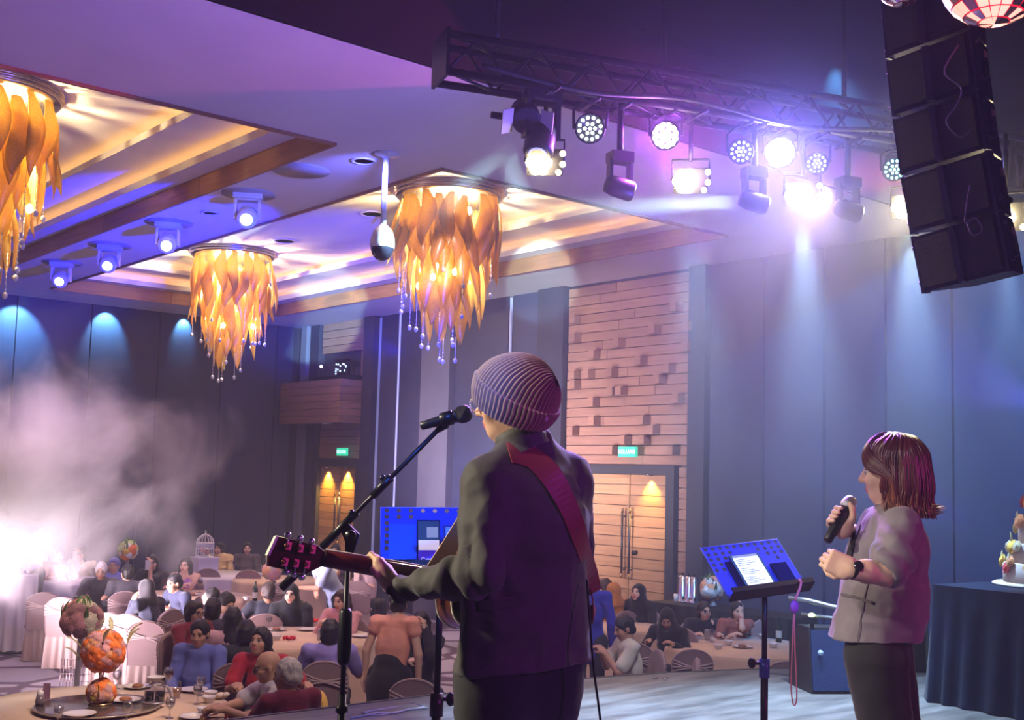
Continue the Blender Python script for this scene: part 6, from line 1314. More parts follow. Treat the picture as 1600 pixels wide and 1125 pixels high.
# third table (centre)
guest(419, 926, 172, 'close-cropped man in dark suit from behind holding a pink card', (.012, .014, .030), 'buzz', (.045, .03, .03), 'd', sleeve='long', pose='out', look=(-12, 0), lean=.1, extra=holding('card', (.55, .32, .36)))
guest(455, 929, 2, 'smiling woman in black hijab and robe at centre table', (.006, .010, .018), 'hijab', (.008, .010, .014), 'c', sleeve='long', pose='lap', look=(2, 2))
guest(534, 938, 22, 'woman in pink dress with long brown hair behind mic stand', (.62, .28, .33), 'long', (.03, .015, .014), 'c', sleeve='long', pose='phone', look=(12, -8))
guest(516, 988, 178, 'guest with rounded black hair from behind, lavender collar, centre table', (.30, .24, .62), 'mid', pose='table')
guest(494, 868, 58, 'server in pale blue shirt bending under the guitar headstock', (.36, .42, .66), 'short', skin='b', stand=True, lean=.55, pose='serve', look=(0, -30), bottom=(.012, .016, .03))
# standing in front of the stage
guest(622, 944, 200, 'woman in peach one-shoulder top and black skirt standing by the stage', (.80, .34, .24), 'bun', skin='c', sleeve='short', stand=True, pose='down', look=(-25, 0), lean=.10, h=.009, bottom=(.010, .010, .012), side=.04, sc=.94, extra=skirt)
guest(658, 975, -14, 'person with glasses and dark face mask facing the stage', (.02, .02, .03), 'long', skin='c', sleeve='long', pose='face', look=(0, 0), glasses=True, extra=mask)
# far tables
guest(343, 858, 4, 'woman in beige draped top beside the white birdcage', (.62, .44, .22), 'mid', skin='b', sleeve='long', pose='lap', look=(24, 6), extra=stole((.66, .46, .22), 'beige_drape'))
guest(386, 857, 4, 'woman in dark patterned blouse right of the beige top', (.10, .08, .09), 'mid', skin='c', sleeve='long', pose='lap', look=(-20, 0))
guest(524, 860, 10, 'guest in dusky mauve by far door behind the guitar neck', (.25, .16, .20), 'mid', skin='b', sleeve='long', pose='table')
guest(577, 880, -30, 'guest in pale pink at far table behind fretting hand', (.60, .42, .42), 'mid', skin='c', sleeve='long', pose='table')
# left side, in the smoke
guest(7, 812, -20, 'man in dark shirt standing at left photo edge by dark wall', (.03, .03, .035), 'buzz', skin='b', sleeve='short', stand=True, pose='tray', look=(0, -10), sc=1.08)
guest(57, 826, 200, 'waiter in light blue shirt standing with back turned in the smoke', (.22, .34, .72), 'short', stand=True, sleeve='long', pose='tray', look=(0, -14), sc=1.04)
guest(92, 868, -30, 'woman in peach dress seated in the smoke behind pale chair', (.70, .38, .25), 'mid', skin='c', pose='table')
guest(127, 865, 10, 'woman in cream top in smoke holding a napkin', (.68, .55, .36), 'long', skin='c', pose='face', extra=holding('napkin', (.75, .65, .5)))
guest(158, 892, -12, 'man in dark jacket and pale cap in the smoke', (.035, .03, .04), 'short', (.65, .58, .62), 'b', sleeve='long', pose='table', look=(0, -14))
guest(178, 884, -4, 'guest in violet seated behind the dark-suited man', (.22, .22, .66), 'short', (.20, .20, .5), 'b', pose='table')
# right-hand tables
guest(922, 905, 196, 'guest in cobalt blue shirt from behind at edge of the guitarist blazer', (.03, .035, .42), 'short', stand=True, skin='b', sleeve='long', pose='down', look=(20, 0))
guest(944, 918, 120, 'guest with brown hair beside the cobalt shirt', (.35, .30, .55), 'mid', (.045, .02, .014), 'c', pose='table', look=(-20, 0))
guest(958, 925, 150, 'guest in orange satin scarf by near double door', (.62, .24, .05), 'hijab', (.60, .23, .05), 'b', sleeve='long', pose='table')
guest(997, 927, 30, 'woman in black hijab looking up in front of the near double door', (.006, .010, .014), 'hijab', (.010, .012, .014), 'c', sleeve='long', pose='lap', look=(6, 14))
guest(976, 982, 78, 'young man in cream polo shirt with black hair in profile beside stage', (.62, .60, .50), 'short', (.010, .012, .018), 'b', pose='phone', look=(0, -16), lean=.12, h=.009)
guest(1042, 967, 30, 'woman in black headscarf looking down at her plate', (.006, .008, .012), 'hijab', (.008, .010, .012), 'b', sleeve='long', pose='table', lean=.3, look=(-18, -30), sc=.92)
guest(1100, 955, -4, 'smiling woman with glasses and short curly dark hair in black top', (.015, .015, .022), 'mid', (.020, .014, .014), 'c', sleeve='long', pose='table', look=(-18, 0), glasses=True, sc=.9, lean=.2)
guest(1152, 955, -10, 'guest in rust top with raised hand behind the music stand post', (.35, .10, .07), 'mid', skin='c', pose='face', look=(0, 0), sc=.92, lean=.15)
# free chairs the photograph shows
for px, py, a, lab in ((240, 965, 180, 'taupe banquet chair with crossed sash behind the orange flower centrepiece'), (205, 955, 172, 'taupe chair left of the crossed-sash chair, holding a pink napkin'), (172, 953, 165, 'taupe chair beside the pale flowers of second centrepiece'),
        (107, 930, 175, 'pale chair in the smoke with bright rim'), (70, 922, 160, 'pale chair farthest left in the smoke'), (393, 888, 178, 'taupe chair with crossed sash in front of the patterned blouse'), (327, 886, 170, 'taupe chair behind the arm of the lilac dress woman'),
        (437, 905, 150, 'small taupe chair below the guitar tuners'), (514, 1010, 178, 'large taupe chair right of the yellow chairs, sash crossed on its back'), (656, 1052, 185, 'taupe chair with star-shaped sash beside the black skirt'),
        (1075, 1008, 178, 'lavender-lit chair with crossed sash at the stage edge'), (1046, 1026, 95, 'narrow pale chair seen from its side beside lavender-lit chair'), (1216, 1026, 178, 'lavender-lit chair between music stand post and monitor'), (1205, 970, 5, 'pink-lit chair on far side of right table'), (985, 998, 178, 'violet-lit chair left of the cream polo shirt'), (560, 905, 175, 'taupe chair in the far row behind fretting hand')):
    chair(atz(px, py, .90+FL), a, lab)
# ---------------------------------------------------------------- tables and tableware
CLOTHT = mat('champagne_cloth', (.72, .50, .34), .7, noise=.05, nscale=5, sheen=.3)
def round_table(px, py, r, label, top=CLOTHT, zt=.75, py_is_center=True):
    c = atz(px, py, zt+FL); t = thing('banquet_table', (c[0], c[1], FL), label, 'table', 'round banquet tables'); rings = []; n = 120
    for z, f_, am in ((zt, .985, 0), (zt-.006, 1.0, 0), (zt-.05, 1.004, .004), (zt*.5, 1.02, .02), (.01, 1.04, .035)): rings.append([((r*f_+am*math.sin(k*.5*PI/3)+am*.5*math.sin(k*.21))*math.cos(2*PI*k/n), (r*f_+am*math.sin(k*.5*PI/3)+am*.5*math.sin(k*.21))*math.sin(2*PI*k/n), z) for k in range(n)])
    b = MB(); b.loft(rings, caps=False); b.build('tablecloth', top, t); MB().lathe([(0, zt-.001), (r*.985, zt-.001), (r*.985, zt)], 96).build('table_top', top, t); MB().lathe([(.3, .008), (.3, .03), (.05, .05), (.05, zt-.03), (r*.8, zt-.02)], 20).build('table_base', STB, t)
    return c
GLS = glass('drinking_glass', (.93, .93, .96)); WINE = mat('red_wine', (.04, .004, .012), .1); BEER = mat('amber_drink', (.75, .36, .04), .15); POR = mat('porcelain', (.72, .66, .68), .25); REDN = mat('red_napkin', (.62, .01, .03), .75, bump=.3, bscale=60); SOY = mat('soy_dark', (.012, .005, .005), .15); FOOD = mat('food_brown', (.30, .12, .05), .6, noise=.5, nscale=60); CANM = mat('can_silver', (.5, .5, .55), .3, .8)
gob = MB().lathe([(.030, 0), (.030, .003), (.006, .008), (.005, .055), (.012, .065), (.034, .095), (.036, .12), (.031, .150), (.029, .150), (.034, .12), (.030, .095), (.005, .068)], 18).mesh('bowl_and_stem', GLS)
gobw = MB().lathe([(.005, .068), (.031, .095), (.033, .112), (.01, .112)], 16).mesh('water', glass('water', (.85, .88, .92)))
wgl = MB().lathe([(.033, 0), (.033, .003), (.006, .008), (.005, .085), (.014, .10), (.040, .135), (.040, .16), (.032, .20), (.030, .20), (.038, .16), (.036, .135), (.005, .10)], 18).mesh('bowl_and_stem', GLS)
wgw = MB().lathe([(.006, .102), (.036, .136), (.037, .16), (.035, .172), (.005, .172)], 16).mesh('wine', WINE)
bowlm = MB().lathe([(.025, 0), (.028, .006), (.052, .042), (.056, .052), (.053, .052), (.048, .040), (.02, .012), (.002, .010)], 22).mesh('bowl', POR)
platem = MB().lathe([(.06, 0), (.065, .004), (.115, .018), (.118, .021), (.110, .019), (.06, .007), (.002, .007)], 26).mesh('plate', POR)
cupm = MB().lathe([(.026, 0), (.036, .075), (.034, .075), (.026, .01), (.002, .008)], 18).mesh('tumbler', GLS); cupw = MB().lathe([(.002, .011), (.025, .011), (.033, .068), (.002, .068)], 16).mesh('drink', BEER)
botm = MB().lathe([(.002, 0), (.034, .002), (.036, .15), (.030, .19), (.013, .225), (.013, .27), (.015, .275), (.002, .28)], 18).mesh('bottle', mat('bottle_dark', (.015, .03, .02), .1)); botl = MB().lathe([(.037, .05), (.037, .13)], 18, caps=False).mesh('label_band', mat('label_pale', (.6, .55, .5), .6))
canm = MB().lathe([(.028, 0), (.033, .008), (.033, .110), (.027, .122), (.002, .121)], 18).mesh('can', CANM)
petm = MB().lathe([(.002, 0), (.032, .003), (.032, .13), (.026, .17), (.012, .20), (.012, .215)], 16).mesh('bottle', glass('pet_clear', (.85, .88, .95))); petc = MB().lathe([(.014, .213), (.014, .235), (.002, .236)], 12).mesh('cap', mat('cap_white', (.8, .8, .85), .4))
napm = MB(); 
for k in range(7): a = 2*PI*k/7; napm.loft([[(.012*math.cos(a), .012*math.sin(a), 0), (.03*math.cos(a-.5), .03*math.sin(a-.5), .002), (.012*math.cos(a), .012*math.sin(a), .01)], [(.04*math.cos(a), .04*math.sin(a), .045), (.065*math.cos(a-.5), .065*math.sin(a-.5), .03), (.05*math.cos(a), .05*math.sin(a), .035)], [(.075*math.cos(a+.2), .075*math.sin(a+.2), .035), (.08*math.cos(a-.4), .08*math.sin(a-.4), .005), (.07*math.cos(a), .07*math.sin(a), .012)]])
napm = napm.mesh('napkin', REDN)
KINDS_T = {'goblet': ('water_goblet', 'glass', [gob, gobw]), 'wine': ('wine_glass', 'glass', [wgl, wgw]), 'bowl': ('bowl', 'bowl', [bowlm]), 'plate': ('plate', 'plate', [platem]), 'beer': ('tumbler', 'glass', [cupm, cupw]), 'bottle': ('bottle', 'bottle', [botm, botl]), 'can': ('drink_can', 'can', [canm]), 'pet': ('water_bottle', 'bottle', [petm, petc]), 'napkin': ('red_napkin', 'napkin', [napm])}
def put_on(kind, px, py, label, z=.752, food=False):
    nm, cat, ms = KINDS_T[kind]; p = atz(px, py, z+FL); t = thing(nm, p, label, cat, cat+' pieces on the banquet tables')
    for m_ in ms: link(m_.name.split('.')[0], m_, t)
    if food: MB().sphere((0, 0, .02 if kind == 'plate' else .045), .04, 10, 6, (1.3, 1.1, .45)).build('food', FOOD, t)
    t.rotation_euler = (0, 0, (px*7 % 60)/10.); return t
T1 = round_table(158, 1104, .95, 'front round table with champagne cloth, flower centrepiece and lazy susan')
# lazy susan
lc = atz(153, 1102, .78+FL); t = thing('lazy_susan', (lc[0], lc[1], .75+FL), 'dark glass lazy susan turntable with pale rim on the front table', 'turntable'); MB().lathe([(.10, .002), (.10, .018), (.44, .020), (.455, .026), (.455, .032), (.44, .036), (0, .036)], 64).build('turntable_disc', mat('susan_glass', (.085, .06, .05), .15, noise=.2, nscale=3), t); MB().tube([(.457*math.cos(a), .457*math.sin(a), .029) for a in np.linspace(0, 2*PI, 65)], .007, 6).build('rim', mat('susan_rim', (.45, .38, .33), .3, .6), t)
ZS = .787
ctr = np.array([*atz(157, 1100, ZS+FL)[:2], ZS+FL]); t = thing('flower_centrepiece', ctr, 'orange and pink double flower ball on gold stand, front table', 'flowers', None)
GOLDM = mat('gold_wire', (.8, .55, .25), .25, 1)
MB().lathe([(.0, 0), (.09, 0), (.09, .012), (.02, .02), (.0, .02)], 24).build('stand_base', GOLDM, t)
for k in range(4): a = 2*PI*k/4+.4; MB().tube(curve_pts([(.03*math.cos(a), .03*math.sin(a), .01), (.05*math.cos(a), .05*math.sin(a), .12), (.018*math.cos(a+.6), .018*math.sin(a+.6), .20), (.055*math.cos(a), .055*math.sin(a), .29)], 14), .005, 6).build('stand_wire', GOLDM, t)
zu = aty(157, 1018, ctr[1])[2]-ctr[2]; zl = .085
MB().sphere((0, 0, zu), .125, 16, 10).build('foam_ball', mat('foam_orange', (.5, .16, .06), .8), t); MB().sphere((0, 0, zl), .07, 14, 8).build('foam_ball', mat('foam_orange', (.5, .16, .06), .8), t)
flower_ball(t, (0, 0, zu), .20, ['orange', 'orange', 'peach', 'pink', 'pink', 'orange'], 130, 3, .62, 1, -.95); flower_ball(t, (0, 0, zl), .125, ['orange', 'peach', 'pink', 'yellow', 'orange'], 56, 5, .58, 1, -.5)
for a, z_, dz in ((0.3, .1, .5), (.55, .05, .7), (3.4, -.06, .1), (3.0, .0, .3), (5.0, .1, .4), (1.6, .12, .6)): d = np.array([math.cos(a)*RIGHT[0]-math.sin(a)*AWAY[0]*-1, math.cos(a)*RIGHT[1]+math.sin(a)*AWAY[1], 0]); put(LEAFP, 'leaf', t, np.array([0, 0, zu+z_])+d*.17, nrm(np.cross(d, UP)*.2+UP*.5-d*.4), 1.1); t.children[-1].rotation_euler = Vector(d*.8+UP*dz).to_track_quat('Y', 'Z').to_euler()
# cruet with handle
cq = atz(241, 1098, ZS+FL); t = thing('cruet_set', cq, 'clear cruet set with dark soy sauce and curved handle on lazy susan', 'cruet')
MB().lathe([(0, 0), (.085, 0), (.085, .010), (0, .012)], 24).build('tray', mat('steel_tray', (.5, .45, .45), .3, .8), t)
for s_ in (-1, 1):
    q = RIGHT*.04*s_; MB().lathe([(.036, .012), (.038, .02), (.038, .115), (.028, .13)], 18, q).build('jar', GLS, t); MB().lathe([(.002, .014), (.034, .014), (.034, .085), (.002, .085)], 16, q).build('sauce', SOY, t)
MB().lathe([(.05, .14), (.03, .155), (.045, .185), (.07, .195), (.066, .197), (.03, .16)], 18).build('spout_funnel', POR, t)
MB().tube(curve_pts([RIGHT*.05+UP*.13, RIGHT*.095+UP*.12, RIGHT*.12+UP*.07, RIGHT*.125+UP*.0+UP*.012], 12), .007, 6).build('handle', mat('steel_tray', (.5, .45, .45), .3, .8), t)
cq = atz(62, 1102, ZS+FL); t = thing('salt_shaker', cq, 'small glass shaker with white top at left of lazy susan', 'shaker'); MB().lathe([(.002, 0), (.032, 0), (.035, .03), (.026, .075)], 16).build('shaker_jar', mat('jar_grey', (.16, .12, .14), .1), t); MB().sphere((0, 0, .088), .026, 12, 8).build('shaker_top', POR, t)
cq = atz(72, 1094, .752+FL); t = thing('menu_card', cq, 'narrow mauve menu card standing left on front table', 'card'); MB().box((0, 0, .065), (.055, .004, .13), np.array([RIGHT, AWAY, UP]).T).build('card', mat('card_mauve', (.30, .16, .24), .6), t)
for k, px, py, lab, z in (('goblet', 265, 1122, 'water goblet at right rim of lazy susan', .752), ('goblet', 198, 1128, 'water goblet in front of lazy susan, cut by the bottom', .752), ('goblet', 90, 1136, 'water goblet cut by bottom edge near left', .752), ('goblet', 182, 1076, 'tall goblet behind the orange flower ball', .752), ('goblet', 308, 1100, 'half-filled water goblet left of the white bowls', .752), ('goblet', 313, 1086, 'goblet behind the half-filled one near blue shirt', .752),
        ('wine', 262, 1082, 'glass of dark red wine in front of the blue shirt man', .752), ('beer', 276, 1090, 'small tumbler of amber drink next to the wine glass', .752)): put_on(k, px, py, lab, z)
for px, py, lab in ((326, 1098, 'white bowl nearest the bald man hands'), (318, 1116, 'white bowl near the bottom in front of the others'), (329, 1090, 'white bowl stacked up behind bowl nearest bald man')): put_on('bowl', px, py, lab)
put_on('plate', 302, 1080, 'white plate with napkin in front of the blue shirt man'); put_on('plate', 215, 1075, 'plate with leftover food beyond the lazy susan', food=True); put_on('plate', 305, 1122, 'white saucer at the bottom edge beside chopsticks'); put_on('napkin', 366, 1124, 'crumpled red napkin on front table edge below the vest'); put_on('plate', 124, 1118, 'shallow glass dish on the lazy susan front', ZS); put_on('plate', 196, 1096, 'dish with leaves on the far side of lazy susan', ZS, True)
p = atz(352, 1103, .752+FL); t = thing('phone', p, 'black phone lying on the front table before the bald man', 'phone'); MB().box((0, 0, .006), (.16, .08, .012), np.array([RIGHT, AWAY, UP]).T).build('phone_body', PHB, t)
p = atz(345, 1092, .752+FL); t = thing('tissue_pile', p, 'crumpled cream tissue beside the black phone', 'tissue'); tb_ = MB(); 
for k in range(6): tb_.sphere((.03*math.cos(k*1.3), .03*math.sin(k*2.1), .02+.008*(k % 3)), .028, 8, 5, (1.2, .9, .7))
tb_.build('tissue', mat('tissue_cream', (.75, .62, .5), .9), t)
b = MB(); b.cyl(atz(320, 1122, .757+FL), atz(372, 1120, .757+FL), .004, n=6); tag(b.build('chopsticks', mat('chopstick_dark', (.05, .02, .02), .4)), 'dark chopsticks lying on the front table by the red napkin', 'chopsticks')
# mesh bin behind the front table
q = np.array([*atz(120, 1030, .45+FL)[:2], FL]); t = thing('wire_stand', q, 'dark wire mesh stand behind the front table flowers', 'stand'); WM = mat('wire_dark', (.12, .08, .09), .4, .6)
for k in range(11): MB().cyl(RIGHT*(-.17+.034*k), RIGHT*(-.17+.034*k)+UP*.45, .004, n=5).build('wire', WM, t)
for k in range(6): MB().cyl(RIGHT*-.17+UP*(.05+.08*k), RIGHT*.17+UP*(.05+.08*k), .004, n=5).build('wire', WM, t)
# other tables
T2 = round_table(288, 932, .95, 'round table where the lilac dress woman and headscarf woman sit'); T3 = round_table(462, 995, .90, 'centre round table with red napkins in front of the smiling hijab woman'); T6 = round_table(1155, 1009, .88, 'right round table with bowls behind the music stand'); T4 = round_table(345, 897, .80, 'far round table below the white birdcage', mat('white_cloth', (.72, .66, .74), .7)); T8 = round_table(110, 905, .7, 'round table lost in the smoke at left', mat('white_cloth', (.72, .66, .74), .7)); T9 = round_table(968, 975, .70, 'round table between cream polo shirt and near double door'); T10 = round_table(440, 905, .8, 'far table with flowers below the guitar headstock')
tt = round_table(30, 897, .25, 'tall white cocktail table at left edge carrying dishes', mat('white_cloth', (.72, .66, .74), .7), 1.05)
def label_dish(t_, k): return t_
for k, px, py, lab in (('plate', 18, 896, 'white dish at left on the tall cocktail table'), ('bowl', 46, 896, 'white bowl on right side of the tall cocktail table'), ('bowl', 33, 896, 'dark-shadowed bowl in the middle of tall cocktail table')): put_on(k, px, py, lab, 1.052)
for k, px, py, lab, fd_ in (('bowl', 272, 936, 'white bowl on table of the lilac dress woman', False), ('plate', 285, 948, 'plate of food near the glasses woman', True), ('plate', 300, 930, 'brown dish of fish in front of the lilac dress woman', True), ('goblet', 262, 938, 'goblet near the navy robe', False), ('wine', 312, 926, 'wine glass by the tilted-face girl', False), ('bowl', 290, 940, 'small bowl beside the plate of food', False),
        ('napkin', 452, 1000, 'big red napkin fan on front of centre table', False), ('napkin', 490, 972, 'red bow napkin on far side of centre table', False), ('bowl', 432, 1000, 'white bowl left of the red napkin fan', False), ('plate', 480, 985, 'white plate in middle of centre table', False), ('can', 500, 1000, 'silver drink can on centre table before rounded-hair guest', False), ('goblet', 420, 983, 'goblet on left edge of centre table', False), ('plate', 432, 985, 'plate of orange food on centre table', True), ('goblet', 455, 975, 'goblet below the hijab woman', False), ('bottle', 470, 975, 'dark bottle on centre table', False), ('plate', 540, 985, 'stack of plates at right end beyond mic stand', False), ('bowl', 556, 980, 'bowl on the table behind mic stand post', False), ('plate', 565, 995, 'plate by the peach top woman', False),
        ('pet', 1095, 992, 'clear water bottle in front of the glasses woman', False), ('bowl', 1122, 1014, 'white bowl at front of the right table', False), ('bowl', 1138, 1008, 'white bowl next to front one on right table', False), ('goblet', 1112, 1003, 'goblet near the clear water bottle', False), ('goblet', 1130, 995, 'goblet in middle of the right table', False), ('wine', 1150, 985, 'wine glass left of the music stand post', False), ('bottle', 1217, 1003, 'dark green bottle right of music stand post', False), ('plate', 1160, 1012, 'plate of food before the music stand post', True), ('bowl', 1192, 998, 'white bowl right of music stand post', False), ('bowl', 1208, 1012, 'white bowl beside the dark green bottle', False), ('can', 1105, 1000, 'drink can by the clear water bottle', False), ('plate', 1145, 992, 'white plate at far side of right table', False), ('plate', 1102, 990, 'yellow snack plate before the glasses woman', True), ('beer', 1168, 990, 'tumbler behind the music stand post', False), ('napkin', 1062, 1000, 'red napkin near the looking-down headscarf woman', False),
        ('bowl', 335, 898, 'bowl on the far table by the birdcage', False), ('bottle', 398, 940, 'dark bottle before the close-cropped man', False), ('bowl', 385, 938, 'white bowl near the bowl-cut young man', False)): put_on(k, px, py, lab, .752, fd_)
# birdcage on a box
bq = atz(318, 898, .752+FL); bx_ = thing('gift_box', bq, 'white ribboned box under the birdcage on far table', 'box'); MB().box((0, 0, .14), (.36, .36, .28)).build('box_body', mat('box_white', (.66, .60, .74), .6), bx_); MB().box((0, 0, .285), (.38, .38, .03)).build('box_lid', mat('box_white', (.66, .60, .74), .6), bx_)
t = thing('birdcage', bq+UP*.302, 'white ornamental birdcage with domed top on far table', 'birdcage'); CGM = mat('cage_white', (.75, .72, .78), .4)
for k in range(16): a = 2*PI*k/16; MB().tube([(.15*math.cos(a), .15*math.sin(a), 0), (.15*math.cos(a), .15*math.sin(a), .24), (.13*math.cos(a), .13*math.sin(a), .31), (.07*math.cos(a), .07*math.sin(a), .37), (0, 0, .40)], .005, 5).build('cage_wire', CGM, t)
for z in (.01, .14, .24): MB().tube([(.152*math.cos(a), .152*math.sin(a), z) for a in np.linspace(0, 2*PI, 25)], .008, 5).build('cage_ring', CGM, t)
MB().lathe([(.151, .17), (.153, .22)], 24, caps=False).build('cage_band', CGM, t); MB().tube([(.0, 0, .40), (.02, 0, .43), (0, 0, .46), (-.02, 0, .43), (0, 0, .40)], .005, 5).build('cage_hook', CGM, t); MB().lathe([(0, 0), (.16, 0), (.16, .012), (0, .012)], 24).build('cage_floor', CGM, t)
flower_ball(t, (0, 0, .10), .09, ['white', 'pink'], 14, 6, .6)
# other bouquets
def bouquet(px, py, z, r, kinds, nf, label, seed, base=None, squash=1., sc=1.):
    p = atz(px, py, z+FL); t = thing('flower_bouquet', p, label, 'flowers'); b0 = .0 if base is None else base-z
    MB().lathe([(.05, b0), (.055, b0+.01), (.03, b0+.04), (.025, -r*.6), (.05, -r*.45)], 14).build('vase', mat('vase_grey', (.4, .36, .38), .3), t); MB().sphere((0, 0, 0), r*.62, 12, 8).build('foam_ball', mat('foam_green', (.05, .09, .04), .8), t)
    flower_ball(t, (0, 0, 0), r, kinds, nf, seed, sc, squash)
    rr = random.Random(seed)
    for i in range(10): d = nrm(np.array([rr.gauss(0, 1), rr.gauss(0, 1), rr.uniform(-.2, 1)])); put(LEAFG, 'leaf', t, d*r*.75, d, 1.2); t.children[-1].rotation_euler = Vector(d).to_track_quat('Y', 'Z').to_euler()
    return t
bouquet(200, 860, 1.18, .19, ['lime', 'cream', 'yellow', 'orange', 'white', 'lime'], 34, 'tall white and yellow bouquet behind the dark-suited man head', 4, .02)
bouquet(128, 968, 1.02, .24, ['pink', 'dusk', 'pink', 'dusk', 'cream'], 46, 'dusky pink and white bouquet in smoke behind orange flowers', 9, .02, 1., 1.1)
bouquet(425, 893, .95, .17, ['peach', 'cream', 'pink'], 30, 'peach bouquet below the guitar headstock on far table', 12, .75)
bouquet(520, 893, .95, .12, ['peach', 'cream'], 18, 'small peach bouquet right of bending server', 15, .75)
# black draped buffet and chrome urns by the near door
bq = np.array([12.36, 10.15, FL]); BX, BY, BH = np.array([0, -1., 0]), np.array([1., 0, 0]), .92; t = thing('buffet_table', bq, 'long black draped buffet along wall right of the near double door', 'table'); BLKC = mat('black_drape', (.008, .010, .013), .8)
rings = []; per = [(-1.15+2.3*i/60, -.33) for i in range(60)]+[(1.15, -.33+.66*i/16) for i in range(16)]+[(1.15-2.3*i/60, .33) for i in range(60)]+[(-1.15, .33-.66*i/16) for i in range(16)]
for z, g in ((BH-.01, 0), (BH-.02, .01), (.4, .03), (.01, .05)): rings.append([bq+BX*x*(1+g*.3)+BY*(y*(1+g))+BY*math.copysign(1, y)*g*.5*math.sin(i*.9)+UP*z for i, (x, y) in enumerate(per)])
b = MB(); b.loft(rings, caps=False); wp(b, 'drape', BLKC, t); b = MB(); b.loft([rings[0], [p+UP*.01 for p in rings[0]]], smooth=False); wp(b, 'buffet_top', BLKC, t)
p = atx(1112, 920, 12.36); bouquet(1112, 920, p[2]-FL, .18, ['pink', 'peach', 'white'], 28, 'pale pink flowers on black buffet behind the glasses woman', 17, BH+.002)
for i, (px, lab) in enumerate(((1066, 'chrome urn leftmost of three on the buffet'), (1076, 'chrome urn in middle of three on the buffet'), (1084, 'chrome urn rightmost of three on the buffet'))):
    p = atx(px, 938, 12.36); t = thing('drink_urn', (p[0], p[1], BH+.002+FL), lab, 'urn', 'chrome urns'); MB().lathe([(.0, 0), (.075, 0), (.075, .02), (.062, .03), (.062, .34), (.05, .36), (0, .37)], 18).build('urn_body', CHROME, t); MB().sphere((0, 0, .385), .018, 8, 6).build('lid_knob', BLACK, t); tp_ = -AWAY*.07; MB().cyl(tp_+UP*.08, tp_-AWAY*.05+UP*.07, .010, n=8).build('tap', BLACK, t)
p = atx(1056, 935, 12.3); t = thing('pillar_candle', (p[0], p[1], BH+.002+FL), 'short white candle left of the chrome urns', 'candle'); MB().lathe([(0, 0), (.03, 0), (.03, .11), (0, .105)], 14).build('wax', mat('wax', (.8, .75, .7), .5), t); MB().cyl((0, 0, .1), (0, 0, .125), .003, n=5).build('wick', BLACK, t)
# ---------------------------------------------------------------- haze and smoke
def volmat(name): 
    m = bpy.data.materials.new(name); m.use_nodes = True; m.node_tree.nodes.clear(); return m, m.node_tree
m, nt = volmat('thin_haze'); N = nt.nodes.new; L = nt.links.new
o = N('ShaderNodeOutputMaterial'); v = N('ShaderNodeVolumeScatter'); v.inputs['Color'].default_value = (.93, .93, 1, 1); v.inputs['Density'].default_value = .0038; v.inputs['Anisotropy'].default_value = .35; L(v.outputs[0], o.inputs['Volume'])
tag(MB().bx(-8.9, XW-.01, -3.9, YW-.02, FL+.01, 6.39).build('haze', m), 'thin stage haze filling the hall', 'haze', kind='stuff')
m, nt = volmat('smoke'); N = nt.nodes.new; L = nt.links.new
o = N('ShaderNodeOutputMaterial'); v = N('ShaderNodeVolumeScatter'); v.inputs['Color'].default_value = (.97, .88, .95, 1); v.inputs['Anisotropy'].default_value = .1; L(v.outputs[0], o.inputs['Volume'])
tc = N('ShaderNodeTexCoord'); nz = N('ShaderNodeTexNoise'); nz.inputs['Scale'].default_value = .78; nz.inputs['Detail'].default_value = 5; nz.inputs['Roughness'].default_value = .63; nz.inputs['Distortion'].default_value = .5; L(tc.outputs['Object'], nz.inputs['Vector'])
ln = N('ShaderNodeVectorMath'); ln.operation = 'LENGTH'; mp = N('ShaderNodeMapping'); L(tc.outputs['Generated'], mp.inputs['Vector']); mp.inputs['Location'].default_value = (-1, -1, -1); mp.inputs['Scale'].default_value = (2, 2, 2); L(mp.outputs[0], ln.inputs[0])
fo = N('ShaderNodeMapRange'); fo.inputs[1].default_value = .25; fo.inputs[2].default_value = 1.0; fo.inputs[3].default_value = .12; fo.inputs[4].default_value = -.32; L(ln.outputs['Value'], fo.inputs[0])
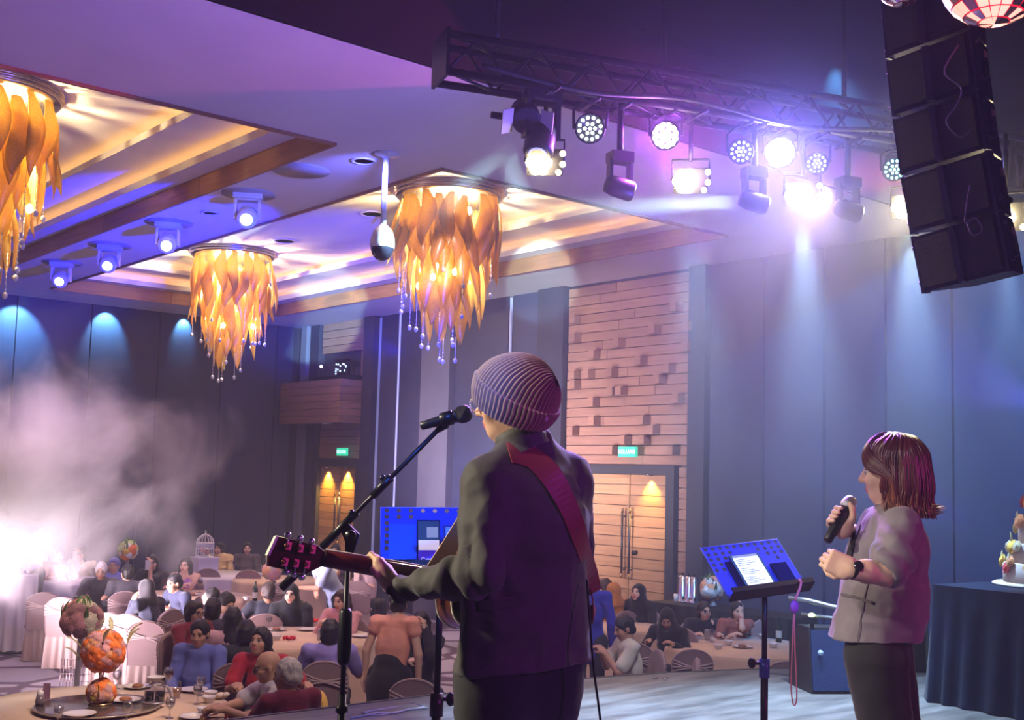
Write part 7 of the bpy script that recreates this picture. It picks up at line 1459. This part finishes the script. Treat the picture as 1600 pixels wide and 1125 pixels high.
ad = N('ShaderNodeMath'); ad.operation = 'ADD'; L(nz.outputs['Fac'], ad.inputs[0]); L(fo.outputs[0], ad.inputs[1])
mr = N('ShaderNodeMapRange'); mr.inputs[1].default_value = .47; mr.inputs[2].default_value = .68; mr.inputs[3].default_value = 0; mr.inputs[4].default_value = 1.0; L(ad.outputs[0], mr.inputs[0]); L(mr.outputs[0], v.inputs['Density'])
SMOKE_N = (m, fo, mr)
c = (atz(120, 700, 3.0)); c = W(30, 770, 13.2)
ob = MB().box((0, 0, 0), (6.4, 4.6, 4.9)).build('smoke', m, loc=(c[0], c[1], 2.30)); ob.rotation_euler = (0, 0, -YAW)
tag(ob, 'cloud of pale pink smoke rolling in front of the back wall', 'smoke', kind='stuff')

# denser haze hanging in the lamp beams over the stage front
m, nt = volmat('beam_haze'); N = nt.nodes.new; L = nt.links.new
o = N('ShaderNodeOutputMaterial'); v = N('ShaderNodeVolumeScatter'); v.inputs['Color'].default_value = (.90, .93, 1, 1); v.inputs['Anisotropy'].default_value = .3; L(v.outputs[0], o.inputs['Volume'])
tc = N('ShaderNodeTexCoord'); mp = N('ShaderNodeMapping'); mp.inputs['Location'].default_value = (-1, -1, -1); mp.inputs['Scale'].default_value = (2, 2, 2); L(tc.outputs['Generated'], mp.inputs['Vector']); ln = N('ShaderNodeVectorMath'); ln.operation = 'LENGTH'; L(mp.outputs[0], ln.inputs[0])
fo = N('ShaderNodeMapRange'); fo.interpolation_type = 'SMOOTHSTEP'; fo.inputs[1].default_value = .15; fo.inputs[2].default_value = 1.0; fo.inputs[3].default_value = .095; fo.inputs[4].default_value = 0; L(ln.outputs['Value'], fo.inputs[0]); L(fo.outputs[0], v.inputs['Density'])
c = W(1260, 330, 8.8)
ob = MB().box((0, 0, 0), (6.6, 5.6, 6.2)).build('beam_haze', m, loc=(c[0], c[1], 3.9)); ob.rotation_euler = (0, 0, -YAW)
tag(ob, 'bluish haze glowing in the lamp beams above the stage front', 'haze', kind='stuff')
